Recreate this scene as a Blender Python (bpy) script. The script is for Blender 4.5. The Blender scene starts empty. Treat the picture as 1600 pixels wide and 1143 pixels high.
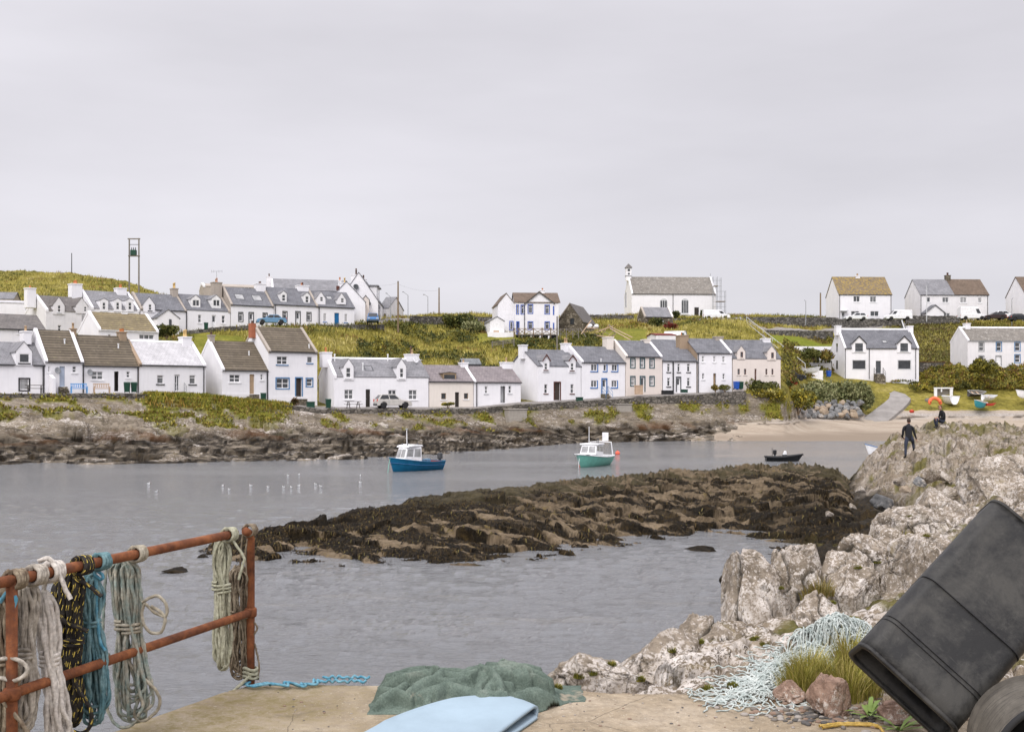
import bpy, bmesh, math, random
import numpy as np
from mathutils import Vector, Matrix
random.seed(7); RNG = np.random.default_rng(7)
SC = bpy.context.scene
COL = SC.collection
rad = math.radians

# ------------------------------------------------------------------ camera
F, H, YH = 1800.0, 4.7, 625.0          # focal length in photo pixels, eye height over the water, horizon row
cam = bpy.data.cameras.new("camera"); cam_o = bpy.data.objects.new("camera", cam); COL.objects.link(cam_o)
cam_o.location = (0, 0, H); cam_o.rotation_euler = (rad(90), 0, 0)
cam.sensor_width = 36; cam.lens = 36 * F / 1600; cam.shift_y = (YH - 571.5) / 1600
cam.clip_start = 0.1; cam.clip_end = 6000
SC.camera = cam_o

# ------------------------------------------------------------------ sky, sun, exposure
SUN_EL, SUN_AZ = rad(48), rad(205)     # soft sun behind the photographer's left shoulder, through thick cloud
wd = bpy.data.worlds.new("World"); SC.world = wd; wd.use_nodes = True
nt = wd.node_tree; nt.nodes.clear()
def wn(t, **k):
    n = nt.nodes.new(t)
    for a, b in k.items(): setattr(n, a, b)
    return n
out = wn('ShaderNodeOutputWorld'); bg = wn('ShaderNodeBackground'); bg.inputs['Strength'].default_value = 0.1
sky = wn('ShaderNodeTexSky', sky_type='NISHITA', sun_disc=False, sun_elevation=SUN_EL, sun_rotation=SUN_AZ)
tc = wn('ShaderNodeTexCoord'); sep = wn('ShaderNodeSeparateXYZ')
nt.links.new(tc.outputs['Generated'], sep.inputs[0])
def wm(op, a, b=None, c=None):
    n = wn('ShaderNodeMath', operation=op)
    for i, v in enumerate((a, b, c)):
        if v is None: continue
        if isinstance(v, (int, float)): n.inputs[i].default_value = v
        else: nt.links.new(v, n.inputs[i])
    return n.outputs[0]
mp = wn('ShaderNodeMapping'); mp.inputs['Scale'].default_value = (1.0, 1.0, 4.2)
nt.links.new(tc.outputs['Generated'], mp.inputs[0])
nz = wn('ShaderNodeTexNoise'); nz.inputs['Scale'].default_value = 1.7; nz.inputs['Detail'].default_value = 5; nz.inputs['Roughness'].default_value = .52
nt.links.new(mp.outputs[0], nz.inputs['Vector'])
up = wm('MAXIMUM', sep.outputs['Z'], 0.0)
upm = wm('MAXIMUM', wm('SUBTRACT', up, 0.30), 0.0)             # cloud gets brighter towards the zenith
back = wm('MAXIMUM', wm('MULTIPLY', sep.outputs['Y'], -1.0), 0.0)
dip = wm('MULTIPLY', wm('SUBTRACT', up, wm('MULTIPLY', wm('MULTIPLY', up, up), 2.6)), -2.6)
lum = wm('ADD', wm('ADD', 6.85, dip), wm('ADD', wm('MULTIPLY', upm, 12.5), wm('MULTIPLY', back, 6.0)))
lum = wm('ADD', lum, wm('MULTIPLY', wm('SUBTRACT', nz.outputs[0], 0.5), 3.6))
lum = wm('ADD', lum, wm('MULTIPLY', sep.outputs['X'], -0.9))
tint = wn('ShaderNodeMix', data_type='RGBA', blend_type='MULTIPLY'); tint.inputs[0].default_value = 1
tint.inputs[6].default_value = (0.962, 0.937, 1.0, 1); nt.links.new(lum, tint.inputs[7])
mx = wn('ShaderNodeMix', data_type='RGBA'); mx.inputs[0].default_value = 0.95
nt.links.new(sky.outputs[0], mx.inputs[6]); nt.links.new(tint.outputs[2], mx.inputs[7])
nt.links.new(mx.outputs[2], bg.inputs['Color']); nt.links.new(bg.outputs[0], out.inputs[0])
sl = bpy.data.lights.new("sun", 'SUN'); sl.energy = 1.5; sl.angle = rad(25); sl.color = (1.0, .965, .91)
so = bpy.data.objects.new("sun", sl); COL.objects.link(so)
so.rotation_euler = (rad(90) - SUN_EL, 0, rad(180) - SUN_AZ); so.location = (0, -20, 60)
SC.view_settings.view_transform = 'Standard'; SC.view_settings.look = 'None'
SC.view_settings.exposure = 0.22; SC.view_settings.gamma = 1
SC.cycles.max_bounces = 5; SC.cycles.diffuse_bounces = 3; SC.cycles.glossy_bounces = 3; SC.cycles.transmission_bounces = 3
SC.cycles.caustics_reflective = False; SC.cycles.caustics_refractive = False

# ------------------------------------------------------------------ placing: a photo pixel at a distance -> a point
def W(px, py, d): return Vector(((px - 800) / F * d, d, H + (YH - py) / F * d))
def wz(py, d): return H + (YH - py) / F * d
def wx(px, d): return (px - 800) / F * d

# ------------------------------------------------------------------ numpy noise
def _h(ix, iy, iz, seed):
    with np.errstate(over='ignore'):
        h = (ix.astype(np.int64) * 374761393 + iy.astype(np.int64) * 668265263 + iz.astype(np.int64) * 2147483647 + seed * 974634599) & 0xffffffff
        h = ((h ^ (h >> 13)) * 1274126177) & 0xffffffff
        h = ((h ^ (h >> 16)) * 2246822519) & 0xffffffff
        return h ^ (h >> 15)
def _r(h, k): return (((h >> (k * 7)) & 1023).astype(np.float64)) / 1023.0
def perlin(x, y, z=None, seed=0):
    x = np.asarray(x, float); y = np.asarray(y, float); z = np.zeros_like(x) if z is None else np.asarray(z, float)
    ix, iy, iz = np.floor(x), np.floor(y), np.floor(z); fx, fy, fz = x - ix, y - iy, z - iz
    s = lambda t: t * t * t * (t * (t * 6 - 15) + 10)
    u, v, w = s(fx), s(fy), s(fz); r = 0
    for a in (0, 1):
        for b in (0, 1):
            for c in (0, 1):
                h = _h(ix + a, iy + b, iz + c, seed)
                g = (_r(h, 0) * 2 - 1) * (fx - a) + (_r(h, 1) * 2 - 1) * (fy - b) + (_r(h, 2) * 2 - 1) * (fz - c)
                r = r + g * (u if a else 1 - u) * (v if b else 1 - v) * (w if c else 1 - w)
    return r * 1.35
def fbm(x, y, z=None, o=4, seed=0, gain=.5):
    r, a, f = 0, 1.0, 1.0
    for i in range(o):
        r = r + a * perlin(x * f, y * f, None if z is None else z * f, seed + i); a *= gain; f *= 2.03
    return r
def worley(x, y, z=None, seed=0):
    """F1, F2, a random 0..1 per cell, the offset from the cell's centre, a random vector per cell"""
    x = np.asarray(x, float); y = np.asarray(y, float); flat = z is None
    z = np.zeros_like(x) if flat else np.asarray(z, float)
    ix, iy, iz = np.floor(x), np.floor(y), np.floor(z)
    f1 = np.full(x.shape, 9.0); f2 = np.full(x.shape, 9.0); cid = np.zeros(x.shape, np.int64); ox = np.zeros_like(x); oy = np.zeros_like(x); oz = np.zeros_like(x)
    for a in (-1, 0, 1):
        for b in (-1, 0, 1):
            for c in ((0,) if flat else (-1, 0, 1)):
                h = _h(ix + a, iy + b, iz + c, seed)
                dx = x - (ix + a + _r(h, 0)); dy = y - (iy + b + _r(h, 1)); dz = 0 * x if flat else z - (iz + c + _r(h, 2))
                d = np.sqrt(dx * dx + dy * dy + dz * dz); m = d < f1
                f2 = np.where(m, f1, np.minimum(f2, d)); f1 = np.where(m, d, f1); cid = np.where(m, h, cid)
                ox = np.where(m, dx, ox); oy = np.where(m, dy, oy); oz = np.where(m, dz, oz)
    return f1, f2, _r(cid, 1), (ox, oy, oz), (_r(cid, 0) * 2 - 1, _r(cid, 2) * 2 - 1, _r(cid, 1) * 2 - 1)
def blocky(x, y, s, seed=0, tilt=.55, crack=.25, lift=1.0):
    """a broken-rock height, in metres for blocks of size s"""
    wx_ = x + s * .35 * perlin(x / s * .9, y / s * .9, seed=seed + 50); wy_ = y + s * .35 * perlin(x / s * .9 + 9, y / s * .9, seed=seed + 51)
    f1, f2, rv, o, g = worley(wx_ / s, wy_ / s, seed=seed)
    e = np.clip((f2 - f1) / .16, 0, 1)
    return s * (lift * (rv - .5) * .55 + tilt * (g[0] * o[0] + g[1] * o[1]) - crack * (1 - e) ** 2)
def sstep(a, b, x):
    t = np.clip((x - a) / (b - a), 0, 1); return t * t * (3 - 2 * t)

# ------------------------------------------------------------------ meshes and tagging
class MB:
    def __init__(s): s.v = []; s.f = []; s.m = []; s.cur = 0
    def add(s, vs, fs):
        n = len(s.v); s.v += [tuple(p) for p in vs]; s.f += [tuple(n + i for i in f) for f in fs]; s.m += [s.cur] * len(fs); return s
    def box(s, x0, x1, y0, y1, z0, z1):
        return s.add([(x0, y0, z0), (x1, y0, z0), (x1, y1, z0), (x0, y1, z0), (x0, y0, z1), (x1, y0, z1), (x1, y1, z1), (x0, y1, z1)],
                     [(3, 2, 1, 0), (4, 5, 6, 7), (0, 1, 5, 4), (1, 2, 6, 5), (2, 3, 7, 6), (3, 0, 4, 7)])
    def prism(s, poly, axis, a, b):
        """extrude a 2-D polygon along axis; poly runs over the two other axes in order"""
        n = len(poly); mk = {0: lambda p, t: (t, p[0], p[1]), 1: lambda p, t: (p[0], t, p[1]), 2: lambda p, t: (p[0], p[1], t)}[axis]
        vs = [mk(p, a) for p in poly] + [mk(p, b) for p in poly]
        return s.add(vs, [tuple(range(n - 1, -1, -1)), tuple(range(n, 2 * n))] + [(i, (i + 1) % n, n + (i + 1) % n, n + i) for i in range(n)])
    def bar(s, p, q, r, n=6, r2=None):
        p, q = Vector(p), Vector(q); d = (q - p).normalized(); a = d.orthogonal().normalized(); b = d.cross(a); r2 = r if r2 is None else r2
        vs = [p + (a * math.cos(6.2832 * i / n) + b * math.sin(6.2832 * i / n)) * r for i in range(n)] + [q + (a * math.cos(6.2832 * i / n) + b * math.sin(6.2832 * i / n)) * r2 for i in range(n)]
        return s.add(vs, [tuple(range(n - 1, -1, -1)), tuple(range(n, 2 * n))] + [(i, (i + 1) % n, n + (i + 1) % n, n + i) for i in range(n)])
    def tube(s, pts, r, n=6):
        pts = [Vector(p) for p in pts]; N = len(pts); up = Vector((0, 0, 1)); vs = []; fs = []; a = None
        for i, p in enumerate(pts):
            t = (pts[min(i + 1, N - 1)] - pts[max(i - 1, 0)])
            t = t.normalized() if t.length > 1e-9 else Vector((0, 0, 1))
            a = (t.orthogonal() if a is None else a - t * a.dot(t))
            a = a.normalized() if a.length > 1e-6 else t.orthogonal().normalized(); b = t.cross(a)
            rr = r[i] if hasattr(r, '__len__') else r
            vs += [p + (a * math.cos(6.2832 * k / n) + b * math.sin(6.2832 * k / n)) * rr for k in range(n)]
        for i in range(N - 1):
            for k in range(n): fs.append((i * n + k, i * n + (k + 1) % n, (i + 1) * n + (k + 1) % n, (i + 1) * n + k))
        fs += [tuple(range(n - 1, -1, -1)), tuple((N - 1) * n + k for k in range(n))]
        return s.add(vs, fs)
    def lathe(s, prof, c=(0, 0, 0), n=12):
        vs = [(c[0] + r * math.cos(6.2832 * k / n), c[1] + r * math.sin(6.2832 * k / n), c[2] + z) for r, z in prof for k in range(n)]; P = len(prof)
        fs = [(i * n + k, i * n + (k + 1) % n, (i + 1) * n + (k + 1) % n, (i + 1) * n + k) for i in range(P - 1) for k in range(n)]
        return s.add(vs, fs + [tuple(range(n - 1, -1, -1)), tuple((P - 1) * n + k for k in range(n))])
    def xform(s, M, start=0):
        s.v[start:] = [tuple(M @ Vector(p)) for p in s.v[start:]]; return s
    def build(s, name, mats, parent=None, smooth=False, bevel=0):
        me = bpy.data.meshes.new(name); me.from_pydata(s.v, [], s.f)
        mats = mats if isinstance(mats, (list, tuple)) else [mats]
        for m in mats: me.materials.append(m)
        if len(mats) > 1: me.polygons.foreach_set('material_index', s.m)
        if smooth: me.polygons.foreach_set('use_smooth', [True] * len(me.polygons))
        me.update(); return link(name, me, parent, bevel)
def link(name, me, parent=None, bevel=0):
    o = bpy.data.objects.new(name, me); COL.objects.link(o)
    if parent is not None: o.parent = parent
    if bevel:
        b = o.modifiers.new('bevel', 'BEVEL'); b.width = bevel; b.segments = 2; b.limit_method = 'ANGLE'
    return o
def npmesh(name, v, f, mats, parent=None, smooth=True, attrs=None, colors=None):
    """v (n,3) array, f (m,k) int array; attrs: point floats; colors: point colours"""
    me = bpy.data.meshes.new(name); n, (m, k) = len(v), f.shape
    me.vertices.add(n); me.vertices.foreach_set('co', np.asarray(v, np.float32).ravel())
    me.loops.add(m * k); me.loops.foreach_set('vertex_index', np.asarray(f, np.int32).ravel())
    me.polygons.add(m); me.polygons.foreach_set('loop_start', np.arange(0, m * k, k, dtype=np.int32)); me.polygons.foreach_set('loop_total', np.full(m, k, np.int32))
    if smooth: me.polygons.foreach_set('use_smooth', np.ones(m, bool))
    me.update(calc_edges=True); me.validate()
    for a, d in (attrs or {}).items():
        at = me.attributes.new(a, 'FLOAT', 'POINT'); at.data.foreach_set('value', np.asarray(d, np.float32))
    if colors is not None:
        at = me.attributes.new('tint', 'FLOAT_COLOR', 'POINT'); c = np.ones((n, 4), np.float32); c[:, :3] = colors; at.data.foreach_set('color', c.ravel())
    for mm in (mats if isinstance(mats, (list, tuple)) else [mats]): me.materials.append(mm)
    return link(name, me, parent)
def grid_faces(nr, nc, mask=None):
    i = np.arange(nr - 1)[:, None] * nc + np.arange(nc - 1)[None, :]
    f = np.stack([i, i + 1, i + nc + 1, i + nc], -1)
    return f[mask] if mask is not None else f.reshape(-1, 4)
def tag(o, label=None, cat=None, group=None, kind=None):
    if label: o['label'] = label; o['kind'] = kind or 'thing'
    if cat: o['category'] = cat
    if group: o['group'] = group
    if kind: o['kind'] = kind
    return o
def thing(name, loc, label, cat, rz=0, group=None):
    o = bpy.data.objects.new(name, None); COL.objects.link(o); o.location = loc; o.rotation_euler = (0, 0, rz); o.empty_display_size = .3
    return tag(o, label, cat, group)
def kids(o): return list(o.children)
def dup(root, loc, rz=None, label=None, scale=None):
    r = root.copy(); COL.objects.link(r); r.location = loc
    if rz is not None: r.rotation_euler = (0, 0, rz)
    if scale: r.scale = scale if hasattr(scale, '__len__') else (scale,) * 3
    if label: r['label'] = label
    for ch in kids(root):
        c = ch.copy(); COL.objects.link(c); c.parent = r
        for g in kids(ch):
            d = g.copy(); COL.objects.link(d); d.parent = c
    return r

# ------------------------------------------------------------------ materials
class NT:
    def __init__(s, name, rough=.8, spec=.3, metal=0.0):
        s.m = bpy.data.materials.new(name); s.m.use_nodes = True; s.t = s.m.node_tree
        s.b = s.t.nodes['Principled BSDF']; s.b.inputs['Roughness'].default_value = rough; s.b.inputs['Metallic'].default_value = metal
        s.b.inputs['Specular IOR Level'].default_value = spec; s._c = None
    def n(s, t, **k):
        x = s.t.nodes.new(t)
        for a, b in k.items(): setattr(x, a, b)
        return x
    def set(s, inp, v):
        if v is None: return
        if isinstance(v, bpy.types.NodeSocket): s.t.links.new(v, inp)
        elif isinstance(v, (tuple, list)) and inp.type == 'RGBA': inp.default_value = (*v[:3], 1)
        else: inp.default_value = v
    def co(s, scale=None, kind='Object', rot=None):
        c = s.n('ShaderNodeTexCoord').outputs[kind] if kind != 'World' else s.n('ShaderNodeNewGeometry').outputs['Position']
        if scale is None and rot is None: return c
        mp = s.n('ShaderNodeMapping'); s.t.links.new(c, mp.inputs[0])
        if scale is not None: mp.inputs['Scale'].default_value = scale if hasattr(scale, '__len__') else (scale,) * 3
        if rot: mp.inputs['Rotation'].default_value = rot
        return mp.outputs[0]
    def noise(s, co, scale, detail=4, rough=.55, dist=0, col=False):
        x = s.n('ShaderNodeTexNoise'); s.set(x.inputs['Vector'], co); x.inputs['Scale'].default_value = scale; x.inputs['Detail'].default_value = detail
        x.inputs['Roughness'].default_value = rough; x.inputs['Distortion'].default_value = dist; return x.outputs[1 if col else 0]
    def vor(s, co, scale, feat='F1', out=0, rnd=1.0):
        x = s.n('ShaderNodeTexVoronoi', feature=feat); s.set(x.inputs['Vector'], co); x.inputs['Scale'].default_value = scale; x.inputs['Randomness'].default_value = rnd; return x.outputs[out]
    def math(s, op, a, b=None, c=None, clamp=False):
        x = s.n('ShaderNodeMath', operation=op, use_clamp=clamp)
        for i, v in enumerate((a, b, c)): s.set(x.inputs[i], v)
        return x.outputs[0]
    def ramp(s, v, stops, interp='LINEAR'):
        x = s.n('ShaderNodeValToRGB'); s.set(x.inputs[0], v); cr = x.color_ramp; cr.interpolation = interp
        while len(cr.elements) < len(stops): cr.elements.new(.5)
        for e, (p, c) in zip(cr.elements, stops):
            e.position = p; e.color = (*c[:3], 1) if hasattr(c, '__len__') else (c, c, c, 1)
        return x.outputs[0]
    def mapr(s, v, a, b, c=0.0, d=1.0):
        x = s.n('ShaderNodeMapRange'); s.set(x.inputs[0], v)
        for i, q in enumerate((a, b, c, d)): x.inputs[i + 1].default_value = q
        return x.outputs[0]
    def mix(s, f, a, b, mode='MIX'):
        x = s.n('ShaderNodeMix', data_type='RGBA', blend_type=mode); s.set(x.inputs[0], f); s.set(x.inputs[6], a); s.set(x.inputs[7], b); return x.outputs[2]
    def attr(s, name, out=2): 
        x = s.n('ShaderNodeAttribute'); x.attribute_name = name; return x.outputs[out]
    def bump(s, h, dist=.02, strength=1.0, prev=None):
        x = s.n('ShaderNodeBump'); s.set(x.inputs['Height'], h); x.inputs['Distance'].default_value = dist; x.inputs['Strength'].default_value = strength
        if prev is not None: s.t.links.new(prev, x.inputs['Normal'])
        return x.outputs[0]
    def done(s, col=None, rough=None, normal=None):
        s.set(s.b.inputs['Base Color'], col); s.set(s.b.inputs['Roughness'], rough)
        if normal is not None: s.t.links.new(normal, s.b.inputs['Normal'])
        return s.m
def plain(name, col, rough=.6, var=.18, scale=3.0, spec=.3, metal=0.0, bump=0.0):
    """paint, plastic, metal: one colour with soft wear"""
    t = NT(name, rough, spec, metal); c = t.co()
    n = t.noise(c, scale, 5, .6); k = t.mapr(n, .3, .7, 1 - var, 1 + var * .6)
    col2 = t.mix(1.0, col, k, 'MULTIPLY')
    nm = t.bump(t.noise(c, scale * 12, 3), bump) if bump else None
    return t.done(col2, t.mapr(n, .3, .7, rough - .08, min(1, rough + .1)), nm)
M = {}
def render_wall(name, col, stain=.12):
    """lime render: faint blotches, rain streaks that run down, fine grain"""
    t = NT(name, .92, .15); c = t.co(); blot = t.noise(c, .7, 5, .6); streak = t.noise(t.co((2.2, 2.2, .22)), 1.6, 4, .6)
    k = t.math('MULTIPLY', t.mapr(blot, .3, .72, 1 - stain * .6, 1.03), t.mapr(streak, .5, .82, 1.01, 1 - stain * .6))
    cc = t.mix(1.0, col, k, 'MULTIPLY'); cc = t.mix(t.mapr(t.noise(c, .35, 3), .56, .8, 0, .22), cc, tuple(x * f for x, f in zip(col, (.86, .82, .72))))
    return t.done(cc, None, t.bump(t.noise(c, 9, 4, .7), .03, .5))
M['white'] = render_wall('white_render', (.80, .79, .81)); M['cream'] = render_wall('cream_render', (.74, .68, .62)); M['pink'] = render_wall('pink_cream_render', (.71, .64, .59))
M['offwhite'] = render_wall('offwhite_render', (.75, .735, .74), .2); M['tanwall'] = render_wall('tan_render', (.36, .27, .19), .25); M['greytan'] = render_wall('grey_tan_render', (.42, .37, .32), .3)
def roofmat(name, c1, c2, row=.28, tile=.34, kind='slate', moss=None, mossy=.0):
    t = NT(name, .75, .25); sp = t.n('ShaderNodeSeparateXYZ'); t.set(sp.inputs[0], t.co())
    cb = t.n('ShaderNodeCombineXYZ'); t.set(cb.inputs[0], sp.outputs[0]); t.set(cb.inputs[1], sp.outputs[2])
    br = t.n('ShaderNodeTexBrick'); t.set(br.inputs['Vector'], cb.outputs[0]); br.inputs['Scale'].default_value = 1; br.inputs['Brick Width'].default_value = tile
    br.inputs['Row Height'].default_value = row * .72; br.inputs['Mortar Size'].default_value = .012 if kind == 'slate' else .045; br.inputs['Mortar Smooth'].default_value = .4
    t.set(br.inputs['Color1'], c1); t.set(br.inputs['Color2'], c2); t.set(br.inputs['Mortar'], tuple(x * (.62 if kind == 'slate' else .38) for x in c1))
    bl = t.noise(t.co(), .8, 5, .62); col = t.mix(1.0, br.outputs[0], t.mapr(bl, .28, .75, .78, 1.25), 'MULTIPLY')
    st = t.noise(t.co((1.6, 1.6, .25)), 1.4, 4); col = t.mix(t.mapr(st, .52, .8, 0, .35), col, tuple(min(1, x * 1.5 + .03) for x in c2))
    if moss:
        ml = t.noise(t.co(), 2.4, 6, .7); col = t.mix(t.mapr(ml, .62 - mossy, .72 - mossy * .5, 0, .85), col, moss)
    hgt = t.math('FRACT', t.math('DIVIDE', sp.outputs[2], row * .72)) if kind == 'pantile' else br.outputs[1]
    return t.done(col, None, t.bump(hgt, -.03 if kind == 'pantile' else -.012, .8, t.bump(t.noise(t.co(), 14, 3), .01, .6)))
M['slate'] = roofmat('grey_slate', (.135, .137, .15), (.165, .165, .178)); M['slate_lite'] = roofmat('pale_slate', (.19, .19, .20), (.23, .225, .235))
M['slate_brown'] = roofmat('brown_slate', (.125, .115, .11), (.16, .145, .135), moss=(.20, .18, .13)); M['purple'] = roofmat('purple_grey_slate', (.19, .165, .17), (.23, .20, .20), moss=(.27, .25, .22))
M['pantile'] = roofmat('brown_concrete_tile', (.115, .093, .066), (.15, .122, .088), .36, 60.0, 'pantile', (.22, .19, .11), .02)
M['pantile_y'] = roofmat('yellowed_concrete_tile', (.18, .145, .085), (.22, .175, .10), .36, 60.0, 'pantile', (.27, .22, .10), .1)
M['mossroof'] = roofmat('mossy_brown_tile', (.15, .115, .08), (.18, .14, .10), .3, .3, 'slate', (.36, .25, .05), .17); M['browntile'] = roofmat('brown_tile', (.125, .09, .065), (.15, .11, .08), .3, .3, 'slate')
M['lichenroof'] = roofmat('lichen_slate', (.17, .155, .135), (.21, .19, .165), .35, .45, 'slate', (.42, .40, .37), .07); M['paintroof'] = roofmat('white_painted_slate', (.46, .45, .46), (.50, .49, .50), .3, .4)
M['corrug'] = roofmat('grey_corrugated_sheet', (.16, .17, .18), (.2, .21, .22), 2.0, .16)
def glassmat(name, col, rough=.06):
    t = NT(name, rough, .5); n = t.noise(t.co(), 1.3, 3); return t.done(t.mix(t.mapr(n, .35, .65), col, tuple(x * 1.7 + .01 for x in col)))
M['glass'] = glassmat('window_glass', (.030, .033, .036)); M['glass_dk'] = glassmat('dark_window_glass', (.012, .014, .016)); M['net'] = glassmat('net_curtain_glass', (.22, .22, .22), .2)
M['glass_mid'] = glassmat('half_curtained_glass', (.085, .088, .09), .1); M['blind'] = glassmat('blind_behind_glass', (.42, .43, .45), .2)
for k, c, r in (('frame', (.80, .79, .79), .45), ('black', (.018, .018, .02), .5), ('gutter', (.045, .045, .05), .5), ('dkgrey', (.07, .075, .08), .6), ('teal', (.03, .085, .10), .5), ('blue', (.03, .15, .42), .5),
                ('royal', (.04, .10, .40), .45), ('midblue', (.10, .22, .40), .5), ('doorblue', (.01, .13, .32), .45), ('palegreyblue', (.42, .48, .58), .5), ('redbrown', (.10, .035, .025), .55), ('browndoor', (.055, .04, .032), .5),
                ('dkdoor', (.03, .024, .02), .5), ('tandoor', (.42, .30, .19), .6), ('red', (.50, .05, .03), .5), ('orange', (.75, .16, .06), .5), ('orangepot', (.52, .19, .07), .8), ('yellowpot', (.58, .40, .17), .8), ('tanpot', (.42, .29, .17), .8),
                ('brick', (.36, .13, .07), .85), ('darkpot', (.12, .07, .055), .8), ('green', (.012, .055, .035), .45), ('binblue', (.02, .09, .42), .4), ('grey', (.30, .31, .32), .6), ('palegrey', (.55, .56, .57), .6), ('wood', (.22, .16, .10), .8),
                ('palewood', (.50, .36, .25), .75), ('greywood', (.20, .18, .155), .85), ('benchblue', (.12, .34, .66), .5), ('rubber', (.02, .02, .021), .7), ('silver', (.50, .48, .45), .35), ('carblue', (.13, .26, .40), .3), ('carblue2', (.05, .16, .36), .3),
                ('vanwhite', (.80, .80, .81), .35), ('carwhite', (.75, .76, .77), .3), ('cardark', (.035, .02, .02), .3), ('carblack', (.02, .022, .025), .3), ('chrome', (.5, .5, .5), .3), ('whitepaint', (.82, .82, .83), .4), ('hullblue', (.005, .12, .24), .4),
                ('hullteal', (.16, .44, .36), .4), ('tealboat', (.03, .34, .42), .45), ('deckred', (.34, .07, .04), .6), ('cloth_black', (.014, .015, .018), .9), ('denim', (.035, .042, .065), .9), ('skin', (.50, .29, .21), .6), ('hair', (.05, .033, .024), .8),
                ('cap', (.07, .012, .018), .85), ('concrete', (.34, .31, .27), .9), ('fence', (.10, .08, .06), .85), ('redwood', (.16, .03, .025), .75), ('buoy', (.85, .14, .08), .45), ('seal', (.055, .05, .05), .6)):
    M[k] = plain(k + '_paint' if r < .7 else k + '_surface', c, r)
def stone(name, c1, c2, mortar, scale=2.2, pale=.0):
    t = NT(name, .92, .15); c = t.co((1, 1, 1.5)); wc = t.mix(.12, c, t.noise(c, 3, 2, col=True))
    cellc = t.vor(wc, scale, 'F1', 1); sp = t.n('ShaderNodeSeparateColor'); t.set(sp.inputs[0], cellc)
    col = t.ramp(sp.outputs[0], [(0, c1), (.5, c2), (1, tuple(x * 1.5 + pale for x in c2))]); ed = t.vor(wc, scale, 'DISTANCE_TO_EDGE')
    col = t.mix(t.mapr(ed, .0, .09), mortar, col); col = t.mix(1.0, col, t.mapr(t.noise(c, 5, 5, .7), .3, .7, .65, 1.3), 'MULTIPLY')
    col = t.mix(t.mapr(t.noise(c, .6, 5, .7), .55, .75, 0, .5), col, (.12, .105, .055))
    return t.done(col, None, t.bump(t.mapr(ed, 0, .15), .08, .8, t.bump(t.noise(c, 7, 4), .05, .6)))
M['stone'] = stone('rubble_stone', (.085, .078, .068), (.15, .135, .115), (.045, .04, .035)); M['stone_warm'] = stone('warm_rubble_stone', (.10, .085, .065), (.17, .145, .105), (.06, .05, .04), 2.6, .05)
M['drystone'] = stone('dry_stone', (.07, .066, .06), (.14, .13, .115), (.018, .016, .014), 3.0, .03)
# ------------------------------------------------------------------ ground materials
def rock_nodes(t, c, scale=1.0, lichen=.5, lmask=None, base=((.105, .088, .068), (.20, .168, .13), (.27, .235, .19))):
    n1 = t.noise(c, .9 * scale, 7, .65, .3); n2 = t.noise(c, 4.5 * scale, 6, .7, .2)
    col = t.ramp(n1, [(.28, base[0]), (.5, base[1]), (.74, base[2])]); col = t.mix(1.0, col, t.mapr(n2, .3, .7, .6, 1.4), 'MULTIPLY')
    if lichen:
        fr_ = t.noise(c, 7 * scale, 9, .78, .25); v2 = t.vor(t.mix(.1, c, t.noise(c, 9 * scale, 4, col=True)), 13 * scale)
        zone = t.noise(c, .55 * scale, 4, .6); sh_ = t.math('MULTIPLY', t.math('SUBTRACT', zone, .62 - .18 * lichen), .55); m = t.mapr(t.math('ADD', fr_, sh_), .535, .575); m = t.math('MAXIMUM', m, t.mapr(t.math('SUBTRACT', v2, t.math('MULTIPLY', sh_, 2.0)), .26, .20))
        m = t.math('MULTIPLY', m, t.mapr(t.noise(c, 30 * scale, 3), .36, .46)); lc = t.ramp(t.noise(c, 3 * scale, 3), [(.35, (.40, .35, .30)), (.62, (.62, .572, .525))])
        if lichen > .9:
            ed_ = t.vor(t.mix(.22, c, t.noise(c, 3.5 * scale, 5, .7, col=True)), 2.6 * scale, 'DISTANCE_TO_EDGE'); jn = t.math('MULTIPLY', t.mapr(ed_, .022, .004), t.mapr(t.noise(c, 1.9 * scale, 4), .46, .56)); m = t.math('MULTIPLY', m, t.math('SUBTRACT', 1.0, jn)); col = t.mix(jn, col, (.035, .028, .02))
        col = t.mix(t.math('MULTIPLY', m, lmask) if lmask is not None else m, col, lc)
    och = t.noise(c, 1.7 * scale, 5, .72); col = t.mix(t.mapr(och, .58, .70, 0, .75), col, (.17, .125, .04)); dk = t.noise(c, 2.6 * scale, 6, .75, .4)
    col = t.mix(t.mapr(dk, .57, .67, 0, .75), col, (.045, .038, .028))
    return col, t.bump(n2, .06 / scale, .9, t.bump(t.noise(c, 17 * scale, 4, .7), .025 / scale, .8))
def weed_nodes(t, c, s=1.0):
    n = t.noise(c, 2.2 * s, 7, .72, .6); f = t.noise(c, 11 * s, 4, .7)
    col = t.ramp(n, [(.3, (.006, .005, .004)), (.5, (.016, .012, .007)), (.62, (.036, .024, .010)), (.78, (.07, .048, .018))])
    return t.mix(1.0, col, t.mapr(f, .3, .72, .5, 1.7), 'MULTIPLY')
# rocks of the far shore, dark weed below, pale stone above
t = NT('shore_rock', .9, .08); c = t.co(); rc, rb = rock_nodes(t, t.co((.5, 1, 2.6)), .6, .34, None, ((.075, .061, .046), (.185, .154, .117), (.30, .257, .20)))
wd_ = t.attr('weed'); col = t.mix(wd_, rc, t.mix(1.0, weed_nodes(t, c, .5), (.62, .60, .58), 'MULTIPLY')); rust = t.attr('rust'); col = t.mix(rust, col, (.12, .055, .022)); gr = t.attr('grass')
gcol = t.ramp(t.noise(c, 1.4, 5, .7), [(.3, (.09, .10, .015)), (.55, (.19, .18, .03)), (.75, (.27, .21, .04))])
M['shore'] = t.done(t.mix(gr, col, gcol), t.mapr(wd_, 0, 1, .92, .75), rb)
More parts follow.
